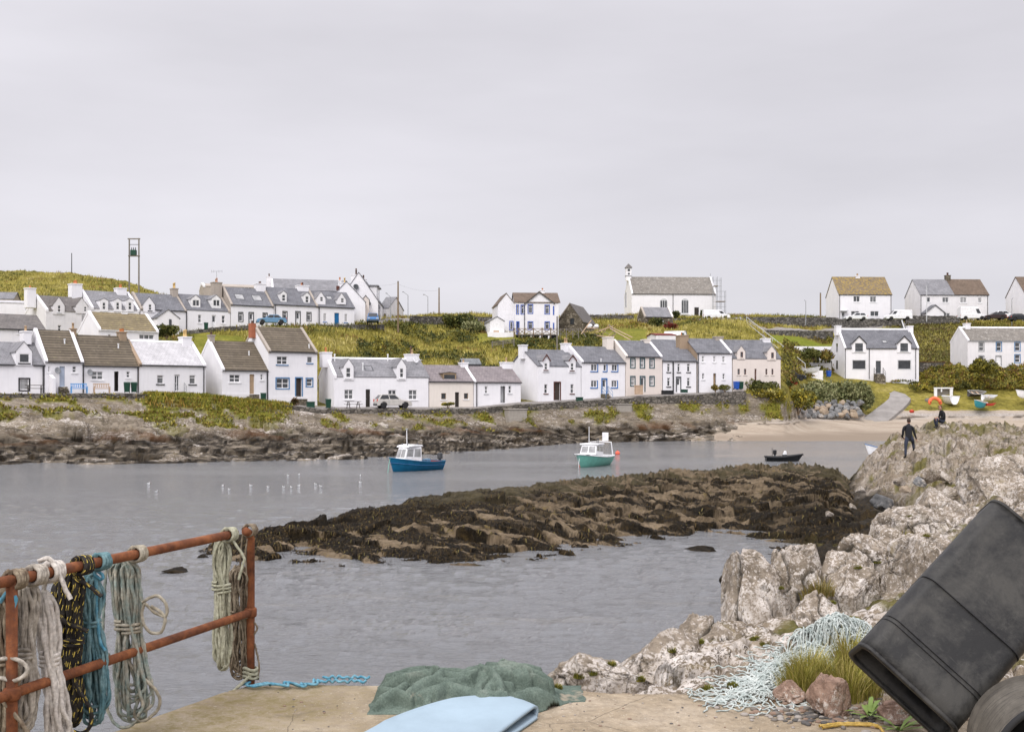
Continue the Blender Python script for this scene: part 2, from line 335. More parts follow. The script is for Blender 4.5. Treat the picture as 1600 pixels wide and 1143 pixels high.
# hillside turf, heath and bracken
t = NT('hillside_turf', .95, .1); c = t.co(); n = t.noise(c, .22, 7, .68, .5); n2 = t.noise(c, 1.6, 6, .75, .4)
col = t.ramp(n, [(.28, (.085, .080, .02)), (.42, (.165, .145, .032)), (.55, (.255, .215, .045)), (.68, (.31, .26, .085)), (.8, (.17, .10, .03))])
col = t.mix(1.0, col, t.mapr(n2, .3, .7, .5, 1.45), 'MULTIPLY'); col = t.mix(t.attr('lawn'), col, t.ramp(n2, [(.3, (.125, .15, .016)), (.7, (.20, .215, .028))]))
col = t.mix(t.attr('road'), col, t.ramp(n2, [(.3, (.22, .20, .185)), (.7, (.32, .30, .28))]))
M['turf'] = t.done(col, None, t.bump(n2, .35, .9))
t = NT('beach_sand', .95, .1); c = t.co((.35, 1, 1)); n = t.noise(c, .5, 6, .6); n2 = t.noise(t.co(), 3, 5, .7)
col = t.ramp(n, [(.3, (.28, .228, .175)), (.5, (.36, .30, .235)), (.72, (.42, .36, .29))]); col = t.mix(1.0, col, t.mapr(n2, .3, .7, .85, 1.1), 'MULTIPLY')
wrk = t.attr('wrack'); col = t.mix(wrk, col, (.045, .035, .025)); col = t.mix(t.attr('wet'), col, (.23, .185, .14)); shg = t.attr('shingle')
col = t.mix(shg, col, t.ramp(t.noise(t.co(), 4, 5, .8), [(.3, (.15, .13, .115)), (.5, (.32, .29, .26)), (.7, (.55, .51, .48))])); M['sand'] = t.done(col, None, t.bump(n2, .05, .5))
t = NT('weedy_islet_rock', .75, .10); c = t.co(); rc, rb = rock_nodes(t, t.co((1, 1, .6)), 1.3, .0, None, ((.075, .055, .034), (.165, .124, .080), (.245, .19, .128)))
wc = weed_nodes(t, c, 1.0); bare = t.attr('bare'); grn = t.attr('top'); wc = t.mix(grn, wc, t.ramp(t.noise(c, 3, 6, .7), [(.3, (.028, .023, .012)), (.6, (.085, .070, .038)), (.8, (.14, .115, .065))]))
fr = t.attr('fringe'); wc = t.mix(fr, wc, t.ramp(t.noise(c, 5, 5, .75), [(.35, (.02, .016, .008)), (.6, (.085, .07, .025)), (.75, (.13, .11, .04))]))
M['islet'] = t.done(t.mix(bare, wc, rc), t.mapr(bare, 0, 1, .75, .92), t.bump(t.noise(c, 9, 5, .75), .07, 1.0, rb))
t = NT('lichen_rock', .92, .1); c = t.co(); rc, rb = rock_nodes(t, c, 1.4, 1.0, t.attr('lich'), ((.115, .090, .062), (.205, .165, .12), (.29, .245, .185)))
wd_ = t.attr('weed'); col = t.mix(wd_, rc, weed_nodes(t, c, 1.3)); gr = t.attr('grass'); ol = t.ramp(t.noise(c, 4, 5, .7), [(.3, (.055, .055, .012)), (.7, (.16, .135, .035))])
col = t.mix(gr, col, ol); crk = t.attr('crack'); col = t.mix(crk, col, (.03, .026, .02)); M['headland'] = t.done(col, t.mapr(wd_, 0, 1, .92, .75), rb)
t = NT('lichen_boulder', .92, .2); c = t.co(); rc, rb = rock_nodes(t, c, 1.7, 1.03, None, ((.15, .12, .088), (.25, .208, .16), (.33, .28, .225)))
col = t.mix(t.attr('crack'), rc, (.035, .03, .022)); M['boulder'] = t.done(col, None, rb)
t = NT('pink_rock', .9, .2); c = t.co(); rc, rb = rock_nodes(t, c, 5, .12, None, ((.14, .085, .06), (.27, .18, .135), (.36, .26, .20))); M['pinkrock'] = t.done(rc, None, rb)
t = NT('grey_boulder', .9, .2); c = t.co(); rc, rb = rock_nodes(t, c, .9, .05, None, ((.10, .10, .10), (.165, .165, .165), (.22, .21, .20)))
rnd = t.n('ShaderNodeObjectInfo').outputs['Random']; rc = t.mix(t.mapr(rnd, .72, .8, 0, .7), rc, (.27, .20, .13)); M['greyrock'] = t.done(t.mix(1.0, rc, t.mapr(rnd, 0, .7, .75, 1.45), 'MULTIPLY'), None, rb)

# ------------------------------------------------------------------ far side of the harbour, by lines that run along the shore
def ln(*p): return np.array(p, float)
FRONT = ln((-150, 101, 615), (-30, 106, 615), (69, 109.5, 614.5), (131, 111.7, 614), (216, 115, 613.5), (322, 119.5, 618), (345, 120.5, 625), (418, 123, 628), (496, 126.5, 635), (669, 131, 636), (740, 133.5, 635.5), (813, 135.8, 628), (908, 139, 623), (977, 141, 619), (1034, 143, 615), (1143, 145.6, 611.5), (1219, 147, 608), (1226, 147.6, 608), (1262, 176, 600), (1300, 187, 590), (1440, 192, 588), (1510, 186, 579), (1800, 186, 575))
SHORE = ln(*[(p_, F * H / (y_ - YH), 0) for p_, y_ in ((-150, 728), (0, 727), (200, 724.5), (400, 721), (560, 717), (680, 710), (760, 704.5), (830, 698), (900, 692), (1060, 688.5), (1400, 689), (1800, 690))])
FOOT = ln((-150, 98.5, 634), (0, 101.5, 634), (100, 104, 637), (200, 107.5, 642), (260, 109, 650), (340, 112, 652), (420, 115.5, 651), (500, 120.4, 656), (640, 124, 658), (740, 128, 659), (800, 130, 661), (900, 134, 652), (1000, 137.5, 648), (1100, 141, 643), (1160, 143.6, 645), (1225, 144.4, 653), (1262, 160, 653), (1338, 168, 654), (1350, 167, 659), (1400, 170, 656), (1800, 171, 657))
TOP = ln((-150, 100.3, 617.5), (0, 103.3, 616.5), (200, 109.6, 616), (230, 111.5, 618), (340, 115, 621), (420, 118.4, 631), (500, 122, 640.5), (640, 125.6, 640.5), (740, 129.6, 639.5), (800, 131.6, 634), (900, 135.6, 628), (1000, 139.2, 622), (1100, 142.1, 617), (1160, 144.6, 612), (1225, 145.6, 624), (1262, 163, 631), (1336, 170, 631), (1352, 172.5, 648), (1400, 174, 641), (1450, 174, 641), (1800, 175, 641))
MIDB = ln((1165, 145.4, 610), (1225, 146.5, 615), (1262, 172, 613), (1336, 179, 608), (1375, 180, 617), (1400, 182, 613), (1440, 182, 618), (1500, 181, 616), (1800, 181, 613))
UP = ln((-150, 138, 527), (0, 142, 524), (72, 146, 522), (218, 154, 521), (292, 158, 520), (360, 161.5, 514), (428, 165, 509), (553, 171, 509.5), (590, 176, 508), (640, 190, 504), (700, 196, 504), (760, 186, 522), (880, 187, 525), (940, 195, 521), (1000, 205, 511), (1055, 210, 511), (1100, 215, 499), (1160, 218, 500), (1200, 212, 523), (1290, 218, 524), (1420, 226, 509), (1500, 228, 501), (1600, 228, 500), (1800, 228, 499))
CREST = ln((-150, 260, 405), (0, 255, 422), (112, 245, 428), (200, 235, 440), (250, 225, 458), (300, 215, 475), (420, 205, 492), (553, 200, 497), (640, 205, 492), (700, 212, 490.5), (780, 215, 493), (900, 232, 493), (1000, 236, 492), (1130, 240, 494), (1300, 240, 495), (1500, 240, 494.5), (1800, 240, 494))
def dz(L, px, isz=False):
    d = np.interp(px, L[:, 0], L[:, 1]); v = np.interp(px, L[:, 0], L[:, 2]); return d, (v if isz else H + (YH - v) / F * d)
def profile(px):
    px = np.asarray(px, float); ds, zs = dz(SHORE, px, True); df, zf = dz(FOOT, px); dt, zt = dz(TOP, px); dr, zr = dz(FRONT, px); du, zu = dz(UP, px); dc, zc = dz(CREST, px); dm, zm = dz(MIDB, px)
    low = px < 1165; dm = np.where(low, (dt + dr) / 2, dm); zm = np.where(low, (zt + zr) / 2, zm)
    d = [ds - 7, ds, ds + (df - ds) * .55, df, dt, dm, dr, dr + 8, du, dc, dc + 180]
    z = [ds * 0 - 1.8, zs * 0 - .02, zf * .34, zf, zt, zm, zr, zr + np.where(low, .7, 1.6), zu, zc, zc - np.where(px < 420, 5, 2.5)]
    return np.array(d), np.array(z)
def gz(px, d):
    D, Z = profile(np.array([px])); return float(np.interp(d, D[:, 0], Z[:, 0]))
def gxy(x, y): return gz(800 + x / y * F, y)
pxs = np.concatenate([np.arange(-420, -150, 6), np.arange(-150, 1781, 2.6), np.arange(1784, 2200, 6)]); nper = [4, 26, 34, 6, 8, 8, 8, 46, 44, 8]
D, Z = profile(pxs); rowsD, rowsZ, rowsK = [], [], []
for i, k in enumerate(nper):
    for j in range(k):
        f = j / k; rowsD.append(D[i] * (1 - f) + D[i + 1] * f); rowsZ.append(Z[i] * (1 - f) + Z[i + 1] * f); rowsK.append(i + f)
rowsD.append(D[-1]); rowsZ.append(Z[-1]); rowsK.append(10.0)
LD, LZ = np.array(rowsD), np.array(rowsZ); K = np.array(rowsK)[:, None] + 0 * LD; PX = pxs[None, :] + 0 * LD
LX = (PX - 800) / F * LD
rock = sstep(.2, 1.1, K) * (1 - sstep(2.75, 3.4, K)); sandm = sstep(1050, 1150, PX + 90 * fbm(LX * .25, LD * .25, o=4, seed=3) - 22 * LZ) * (1 - sstep(4.0, 4.4, K))
sandm = sandm * (1 - sstep(2.0, 2.4, LZ + .3 * fbm(LX * .2, LD * .2, seed=4)) * (1 - sstep(1225, 1262, PX))); rock = rock * (1 - sandm)
a_, b_ = LX * .92 + LD * .38, -LX * .38 + LD * .92
rk = blocky(LX * .45, LD * 1.1, 2.4, 11, .5, .2) * .5 + blocky(a_ * .4, b_ * 1.5, 1.3, 12, .5, .3) * .7 + blocky(LX * .5, LD * 1.2, .6, 13) * .45 + .6 * fbm(LX * .10, LD * .5, o=5, seed=14)
hill = sstep(6.9, 7.6, K); hn = .55 * fbm(LX * .09, LD * .09, o=4, seed=20) + .32 * fbm(LX * .5, LD * .5, o=3, seed=21)
bank = sstep(3.2, 4.0, K) * (1 - sstep(5.5, 6.0, K))
ZZ = LZ + rock * rk * (.5 + .5 * sstep(.8, 2.2, LZ)) + hill * hn * (1 - sstep(7.85, 8, K) * (1 - sstep(8.0, 8.3, K))) + .12 * bank * fbm(LX * .8, LD * .8, seed=22) + sandm * (.06 * fbm(LX * .3, LD * .5, seed=23))
wn_ = fbm(LX * .5, LD * .9, o=5, seed=30); weed = sstep(2.1, 1.3, ZZ + wn_ * .9) * (1 - sandm) * (.72 + .28 * sstep(-.2, .1, fbm(LX * .9, LD * 1.6, o=3, seed=33)))
weed = weed * (1 - .9 * sstep(.15, .27, fbm(a_ * .35, b_ * 1.3, o=4, seed=34)) * (1 - sstep(.8, 1.5, ZZ)))
rust = sstep(.0, .30, fbm(LX * .10, LD * .3, o=4, seed=31)) * sstep(1.0, 1.5, ZZ) * (1 - sstep(1.7, 2.4, ZZ)) * .5 * (1 - sandm)
gN = fbm(LX * .35, LD * .5, o=4, seed=32); up_rk = sstep(2.2, 3.0, K)
bankpx = sstep(205, 250, PX) * (1 - sstep(430, 470, PX)); gshore = sstep(.0, .25, gN + .25 * up_rk + .35 * bankpx - .20 - .25 * (1 - sstep(2.0, 4.2, ZZ))) * up_rk
gshore = np.maximum(gshore, sstep(3.3, 3.9, K) * np.where(bankpx > .3, 1, 0))
lawn = np.zeros_like(LX)
def inq(pxa, pxb, da, db): return sstep(pxa - 3, pxa + 3, PX) * (1 - sstep(pxb - 3, pxb + 3, PX)) * sstep(da - .8, da + .8, LD) * (1 - sstep(db - .8, db + .8, LD))
lawn = np.maximum.reduce([inq(1203, 1300, 198, 212), inq(1352, 1412, 214, 224), inq(745, 815, 179, 187) * .5, inq(940, 1010, 186, 203) * .55, inq(300, 380, 138, 158) * .55])
road = np.maximum.reduce([sstep(4.1, 4.35, K) * (1 - sstep(5.95, 6.2, K)) * (PX < 1165) * (1 - bankpx * (1 - sstep(5.0, 5.4, K))), inq(340, 620, 160, 164) * 0, sstep(560, 590, PX) * (1 - sstep(690, 720, PX)) * sstep(8.05, 8.12, K) * (1 - sstep(8.5, 8.6, K)), sstep(8.06, 8.12, K) * (1 - sstep(8.3, 8.35, K)) * (PX > 1090)])
WETZ = sandm * (1 - sstep(.25, .9, ZZ + .3 * fbm(LX * .1, LD * .1, seed=40)))
wl = ZZ + .25 * fbm(LX * .25, LD * .25, o=4, seed=41); wrack = sandm * np.maximum(sstep(2.05, 2.2, wl) * (1 - sstep(2.3, 2.45, wl)), .8 * sstep(1.62, 1.72, wl) * (1 - sstep(1.76, 1.86, wl)) * (PX < 1250)) * sstep(-.25, .1, fbm(LX * .6, LD * .9, seed=42))
shing = sandm * np.maximum(sstep(2.25, 2.5, wl), (sstep(1.8, 1.95, wl) * (1 - sstep(2.1, 2.2, wl))) * .5) * (1 - sstep(3.5, 4, K) * (PX > 1360))
V = np.stack([LX, LD, ZZ], -1).reshape(-1, 3); nr, nc = LX.shape
kc = (K[:-1, :-1] + K[1:, 1:]) / 2; sm = (sandm[:-1, :-1] + sandm[1:, 1:]) / 2 > .5
def part_of(mask):
    f = grid_faces(nr, nc, mask); u, inv = np.unique(f, return_inverse=True); return u, inv.reshape(f.shape)
grs2 = np.clip(gshore, 0, 1)
for nm, mk, mat, at in (('rocky_shore', (kc < 4.0) & ~sm, M['shore'], dict(weed=weed, rust=rust, grass=grs2)), ('beach', (kc < 4.0) & sm, M['sand'], dict(wrack=wrack, wet=WETZ, shingle=shing)), ('hillside', kc >= 4.0, M['turf'], dict(lawn=lawn, road=road))):
    u, f = part_of(mk); tag(npmesh(nm, V[u], f, mat, attrs={k: v.ravel()[u] for k, v in at.items()}), kind='structure')
HILL = dict(X=LX, D=LD, Z=ZZ, K=K, PX=PX, lawn=lawn, road=road)

# ------------------------------------------------------------------ water
t = NT('sea_water', .10, .5); t.b.inputs['IOR'].default_value = 1.33; c = t.co(None, 'World')
def wco(sx, sy, r=0): 
    mp_ = t.n('ShaderNodeMapping'); t.t.links.new(c, mp_.inputs[0]); mp_.inputs['Scale'].default_value = (sx, sy, 1); mp_.inputs['Rotation'].default_value = (0, 0, r); return mp_.outputs[0]
w1 = t.noise(wco(.55, 1.5, .12), 1.3, 4, .55, .4); w2 = t.noise(wco(1.1, 2.8, -.2), 4.6, 5, .65, .3); calm = t.noise(wco(.03, .09), 1, 4, .55)
nm = t.bump(w1, .14, 1.0, t.bump(w2, .065, 1.0)); foam = t.noise(wco(.06, .5, .1), 1.0, 6, .7)
col = t.mix(t.mapr(foam, .60, .70, 0, .30), (.160, .163, .168), (.24, .21, .16))
M['water'] = t.done(col, t.mapr(calm, .4, .65, .05, .16), nm)
def wave_grid():
    d = np.geomspace(7, 170, 420); p = np.linspace(-80, 1680, 420); PXg, Dg = np.meshgrid(p, d); X = (PXg - 800) / F * Dg
    fade = 1 - sstep(25, 75, Dg); z = fade * (.040 * fbm(X * .9 + .2 * Dg, Dg * 2.0, o=3, seed=60) + .018 * fbm(X * 2.6, Dg * 5.2, o=2, seed=61))
    edge = np.minimum.reduce([sstep(-80, -60, PXg), 1 - sstep(1660, 1680, PXg), sstep(7, 7.6, Dg), 1 - sstep(150, 170, Dg)])
    return np.stack([X, Dg, z * edge], -1).reshape(-1, 3), grid_faces(*X.shape)
v, f = wave_grid(); w_in = len(v)
tag(npmesh('water', v, f, M['water']), kind='structure')
b = MB(); q = lambda px, d: W(px, YH + H * F / d, d)
ring_in = [(-80, 7), (1680, 7), (1680, 170), (-80, 170)]; ri = [((p - 800) / F * d_, d_, 0) for p, d_ in ring_in]; ro = [(-900, -300, 0), (900, -300, 0), (900, 170, 0), (-900, 170, 0)]
b.add(ri + ro, [(0, 4, 5, 1), (1, 5, 6, 2), (3, 7, 4, 0)]); tag(b.build('open_sea', M['water']), kind='structure')

# ------------------------------------------------------------------ weedy islet in the middle of the harbour
NEAR = ln((296, 38.5, -.25), (330, 38, -.25), (390, 37.4, -.25), (480, 36.8, -.25), (560, 36.3, -.25), (700, 36.2, -.25), (830, 37.4, -.25), (960, 39.6, -.25), (1040, 43, -.25), (1130, 44.5, -.2), (1200, 43, -.1), (1330, 40, .2), (1400, 38, .5))
TOPI = ln((296, 41, .1), (330, 42, .18), (400, 43, .0), (480, 46, .0), (560, 49, 0), (640, 51, 0), (720, 53, 0), (850, 58, 0), (920, 61, 0), (1000, 64, 0), (1080, 67, 0), (1150, 70, 0), (1230, 70, 0), (1300, 66, 0), (1340, 62, 0), (1400, 58, 0))
TPY = ln((296, 0, 862), (330, 0, 850), (370, 0, 834), (400, 0, 826), (480, 0, 813), (560, 0, 796), (625, 0, 786), (640, 0, 776), (720, 0, 767), (850, 0, 755), (920, 0, 747), (1000, 0, 742), (1080, 0, 736), (1150, 0, 728), (1230, 0, 726), (1300, 0, 733), (1340, 0, 741), (1400, 0, 750))
p = np.arange(294, 1400, 1.5); n1 = 250; dn = .87 * np.interp(p, NEAR[:, 0], NEAR[:, 1]); zn = np.interp(p, NEAR[:, 0], NEAR[:, 2]); dk = .87 * np.interp(p, TOPI[:, 0], TOPI[:, 1]); zk = H + (YH - np.interp(p, TPY[:, 0], TPY[:, 2])) / F * dk - .12
tt = np.concatenate([np.linspace(0, 1, n1), np.linspace(1.02, 1.9, 40)])[:, None]
s_ = np.clip(tt, 0, 1); Dg = dn + (dk - dn) * tt; PXg = p[None, :] + 0 * Dg; X = (PXg - 800) / F * Dg
bulge = .55 + .45 * sstep(500, 800, PXg); zb = zn + (zk - zn) * (s_ ** .8 * (1 - bulge * .25) + bulge * .25 * np.sin(s_ * 1.5708)); back = np.clip(tt - 1, 0, None); zb = zb - (zk + .5) * sstep(0, .75, back)
e = sstep(294, 316, PXg) * (1 - sstep(1300, 1385, PXg)); zb = zb * e + (1 - e) * -.4
ca, sa = math.cos(rad(38)), math.sin(rad(38)); A_ = X * ca - Dg * sa; B_ = X * sa + Dg * ca
strata = sstep(700, 1000, PXg)
rk = .38 * blocky(X, Dg, 1.9, 71, .6, .10, .4) + .42 * blocky(A_ * .4, B_ * 1.7, 1.0, 72, .6, .25, .35) * (.3 + .9 * strata) + .22 * blocky(X, Dg, .42, 73, .5, .25, .7) + .07 * fbm(X * 4.5, Dg * 4.5, o=3, seed=70) + .20 * fbm(X * 1.1, Dg * 1.1, o=5, seed=74) + .30 * strata * (np.abs(fbm(A_ * .25, B_ * 1.5, o=3, seed=75)) - .2)
amp = sstep(-.02, .10, s_) * (1 - .6 * sstep(.2, .6, back)); rk = rk * (.62 + .2 * strata); Zg = zb + rk * amp
drp = fbm(A_ * .45, B_ * 1.25, o=5, seed=76); bare = sstep(.13, .21, drp + .10 * strata - .02 - .5 * sstep(.62, .85, s_) - .25 * sstep(.12, .02, s_)) * (1 - sstep(1.1, 1.5, Zg)) * (1 - sstep(1180, 1260, PXg))
bare = np.maximum(bare, strata * sstep(.08, .2, fbm(A_ * .3, B_ * 2.2, o=4, seed=77)) * sstep(.25, .5, s_) * .8)
topm = sstep(.72, .95, s_ + .25 * fbm(X * .5, Dg * .5, o=3, seed=78)) * sstep(560, 760, PXg) * .85; fringe = (1 - sstep(.02, .09, s_ + .04 * fbm(X * .8, Dg, seed=79)))
tag(npmesh('weedy_islet', np.stack([X, Dg, Zg], -1).reshape(-1, 3), grid_faces(*X.shape), M['islet'], attrs=dict(bare=bare.ravel(), top=topm.ravel(), fringe=fringe.ravel())), kind='structure')
# loose weed fronds on the islet and along its edge: thin ribbons lying down the slope
def fronds():
    n = 26000; r = RNG.integers(2, n1 + 6, n); cidx = RNG.integers(0, len(p), n); keep = (bare[r, cidx] < .35) & (topm[r, cidx] < .6); r, cidx = r[keep], cidx[keep]; n = len(r)
    P0 = np.stack([X[r, cidx], Dg[r, cidx], Zg[r, cidx] + .02], -1); ang = RNG.normal(-1.7, .7, n); L = RNG.uniform(.08, .24, n); w = RNG.uniform(.006, .018, n)
    di = np.stack([np.cos(ang), np.sin(ang), 0 * ang], -1); sd = np.stack([-np.sin(ang), np.cos(ang), 0 * ang], -1) * w[:, None]; lift = RNG.uniform(.0, .035, n)
    v = np.concatenate([(P0 - sd)[:, None], (P0 + sd)[:, None], (P0 + di * (L * .5)[:, None] + sd * 1.3 + np.array([0, 0, 1]) * lift[:, None])[:, None], (P0 + di * (L * .5)[:, None] - sd * 1.3 + np.array([0, 0, 1]) * lift[:, None])[:, None], (P0 + di * L[:, None] + sd - np.array([0, 0, .10]))[:, None], (P0 + di * L[:, None] - sd - np.array([0, 0, .10]))[:, None]], 1).reshape(-1, 3)
    i = np.arange(n)[:, None] * 6; f = np.concatenate([i + np.array([0, 1, 2, 3]), i + np.array([3, 2, 4, 5])], 0)
    k = RNG.choice(4, n, p=[.42, .33, .18, .07]); pal = np.array([(.012, .009, .006), (.028, .019, .009), (.06, .04, .015), (.10, .08, .028)]); cc = pal[k] * RNG.uniform(.7, 1.3, (n, 1))
    return v, f, np.repeat(cc, 6, 0)
t = NT('seaweed_fronds', .7, .12); M['frond'] = t.done(t.attr('tint', 0))
v, f, cc = fronds(); tag(npmesh('seaweed', v, f, M['frond'], colors=cc, smooth=False), 'dark brown seaweed fronds draped over the rocky islet', 'seaweed', kind='stuff')
# ------------------------------------------------------------------ houses
WT = {'sash': (0, 1), 'double': (1, 1), 'cas': (1, 0), 'plain': (0, 0), 'tri': (2, 0), 'top': (0, .28), 'grid': (1, 1)}
class House:
    def __init__(s, name, label, pl, dl, pr, yaw, base, eave, ridge, D=7.0, wall='white', roof='slate', cat='house', lsk=None, rsk=None, ridgem=None, gut='gutter', rear=None, under=2.5, ov=.05, group=None, lgable='wall', gcol=None):
        s.yaw = rad(yaw); c, sn = math.cos(s.yaw), math.sin(s.yaw); s.u = (c, sn); s.vv = (-sn, c); s.D = D; s.wall = wall
        s.A = (wx(pl, dl), dl); k = (pr - 800) / F; s.w = (k * s.A[1] - s.A[0]) / (c - k * sn) - .03; s.endd = dl + (s.w + .03) * sn
        s.z0 = wz(base, dl); s.e = wz(eave, dl) - s.z0; s.hd = D / 2; s.name = name
        t = dl + s.hd * c; s.r = wz(ridge, t) - s.z0; s.sl = (s.r - s.e) / s.hd
        s.root = thing(name, (s.A[0], s.A[1], s.z0), label, cat, s.yaw, group); s.holes = []; s.cut = []; s.gut = gut; s.under = under; s.lsk, s.rsk = lsk, rsk
        s.roof, s.ov, s.ridgem = roof, ov, ridgem; s.lholes = []; s.gcol = gcol
    def hit(s, px, py, v0=0.0):
        k = (px - 800) / F; t = (v0 + s.A[0] * s.vv[0] + s.A[1] * s.vv[1]) / (k * s.vv[0] + s.vv[1])
        return (k * t - s.A[0]) * s.u[0] + (t - s.A[1]) * s.u[1], wz(py, t) - s.z0
    def hitL(s, px, py, u0=0.0):
        k = (px - 800) / F; t = (u0 + s.A[0] * s.u[0] + s.A[1] * s.u[1]) / (k * s.u[0] + s.u[1])
        return (k * t - s.A[0]) * s.vv[0] + (t - s.A[1]) * s.vv[1], wz(py, t) - s.z0
    def hitR(s, px, py):
        k = (px - 800) / F; m = (YH - py) / F; kv = k * s.vv[0] + s.vv[1]; Av = s.A[0] * s.vv[0] + s.A[1] * s.vv[1]
        t = (s.e - s.sl * Av + s.z0 - H) / (m - s.sl * kv); return (k * t - s.A[0]) * s.u[0] + (t - s.A[1]) * s.u[1], t * kv - Av, H + m * t - s.z0
    # a window at local rect on plane v (frame, glass, sill and painted surround)
    def window(s, u0, u1, z0, z1, kind, sur=None, sill='whitepaint', glass='glass', v=0.0, rec=.14, frame='frame', parent=None, sw=.13):
        fw = .065; b = MB(); d0 = v + rec - .06; d1 = v + rec
        b.box(u0, u0 + fw, d0, d1, z0, z1).box(u1 - fw, u1, d0, d1, z0, z1).box(u0 + fw, u1 - fw, d0, d1, z0, z0 + fw * 1.2).box(u0 + fw, u1 - fw, d0, d1, z1 - fw, z1)
        nv, nh = WT[kind]; m = .028
        for i in range(int(nv)):
            x = u0 + (u1 - u0) * (i + 1) / (nv + 1); b.box(x - m * 1.5, x + m * 1.5, d0 + .005, d1 - .005, z0 + fw * 1.2, z1 - fw)
        if nh:
            y = (z0 + z1) / 2 if nh == 1 else z1 - (z1 - z0) * nh; b.box(u0 + fw, u1 - fw, d0 + .008, d1 - .008, y - m * 1.3, y + m * 1.3)
        par = parent or s.root; wo = b.build('window' if parent is None else 'dormer_window', M[frame], par)
        if parent is not None:
            MB().box(u0 + .01, u1 - .01, d1 - .02, d1 + .01, z0 + .01, z1 - .01).build('pane', M[glass], par)
        else: MB().box(u0 + .01, u1 - .01, d1 - .02, d1 + .01, z0 + .01, z1 - .01).build('pane', M[glass], wo)
        if sill and parent is None: MB().box(u0 - .12, u1 + .12, v - .07, v + .05, z0 - .12, z0 - .005).build('sill', M[sill], wo)
        if sill and parent is not None: MB().box(u0 - .1, u1 + .1, v - .06, v + .03, z0 - .11, z0 - .005).build('sill', M[sill], par)
        if sur and parent is None:
            b = MB(); y = v - .025; b.box(u0 - sw, u0, y, y + .06, z0 - .003, z1 + sw).box(u1, u1 + sw, y, y + .06, z0 - .003, z1 + sw).box(u0, u1, y, y + .06, z1, z1 + sw)
            if not sill: b.box(u0 - sw, u1 + sw, y, y + .06, z0 - sw, z0 - .004)
            b.build('surround', M[sur], wo)
        return wo
    def W(s, x0, y0, x1, y1, kind='sash', sur=None, sill='whitepaint', glass='glass', frame='frame', hole=True):
        u0, z1 = s.hit(x0, y0); u1, z0 = s.hit(x1, y1); z1b = s.hit(x1, y0)[1]; z1 = (z1 + z1b) / 2
        if hole: s.holes.append((u0, u1, z0, z1))
        return s.window(u0, u1, z0, z1, kind, sur, sill, 'glass_mid' if glass == 'glass' and (int(x0 * 7 + y0 * 3) % 5) < 2 else glass, frame=frame)
    def Dr(s, x0, y0, x1, y1, col='dkdoor', sur=None, glass=None, rec=.16, frame='frame', half=None):
        u0, z1 = s.hit(x0, y0); u1, z0 = s.hit(x1, y1); s.holes.append((u0, u1, z0, z1)); d = MB().box(u0, u1, rec, rec + .05, z0, z1)
        for a, b_ in ((.16, .46), (.54, .84)):
            if not glass: d.box(u0 + (u1 - u0) * .14, u1 - (u1 - u0) * .14, rec - .012, rec + .02, z0 + (z1 - z0) * a, z0 + (z1 - z0) * b_)
        o = d.build('door', M[col], s.root); MB().bar((u0 + .1, rec - .05, z0 + (z1 - z0) * .48), (u0 + .1, rec + .01, z0 + (z1 - z0) * .48), .03, 8).build('handle', M['chrome'], o)
        if glass:
            g = MB()
            for a, b_ in ([(.2, .42), (.58, .8)] if glass == 'two' else [(.22, .78)]):
                g.box(u0 + (u1 - u0) * a, u0 + (u1 - u0) * b_, rec - .008, rec + .02, z0 + (z1 - z0) * (.08 if glass != 'half' else .5), z0 + (z1 - z0) * .92)
            g.build('door_glass', M['glass'], o)
        if sur:
            b = MB(); q = .13; b.box(u0 - q, u0, -.025, .035, z0, z1 + q).box(u1, u1 + q, -.025, .035, z0, z1 + q).box(u0, u1, -.025, .035, z1, z1 + q); b.build('surround', M[sur], o)
        return o
    def WL(s, x0, y0, x1, y1, kind='plain', glass='glass_dk'):       # a window in the left gable
        va, z1 = s.hitL(x0, y0); vb, z0 = s.hitL(x1, y1); v0, v1 = min(va, vb), max(va, vb)
        b = MB().box(-.02, .03, v0, v0 + .06, z0, z1).box(-.02, .03, v1 - .06, v1, z0, z1).box(-.02, .03, v0 + .06, v1 - .06, z0, z0 + .07).box(-.02, .03, v0 + .06, v1 - .06, z1 - .06, z1)
        o = b.build('window', M['frame'], s.root); MB().box(-.008, .02, v0 + .05, v1 - .05, z0 + .06, z1 - .05).build('pane', M[glass], o)
    def chim(s, pxc, top, wu=.6, wv=1.05, mat='white', pots=(), cap=True, vpos=None, low=.9, potm=None):
        vp = s.hd if vpos is None else vpos; u, z = s.hit(pxc, top, vp); b = MB(); zb = s.r - low if vpos is None else s.e
        b.box(u - wu / 2, u + wu / 2, vp - wv / 2, vp + wv / 2, zb, z - (.14 if cap else 0))
        if cap: b.box(u - wu / 2 - .06, u + wu / 2 + .06, vp - wv / 2 - .06, vp + wv / 2 + .06, z - .14, z)
        o = b.build('chimney', M[mat], s.root, bevel=.015)
        n = len(pots)
        for i, (pm, h) in enumerate(pots):
            vv = vp + (i - (n - 1) / 2) * min(.42, wv / max(n, 1)); MB().lathe([(.13, 0), (.15, .03), (.115, .08), (.10, h * .8), (.125, h * .82), (.125, h), (.08, h), (.075, h * .6)], (u, vv, z), 10).build('chimney_pot', M[pm], o, True)
        return o
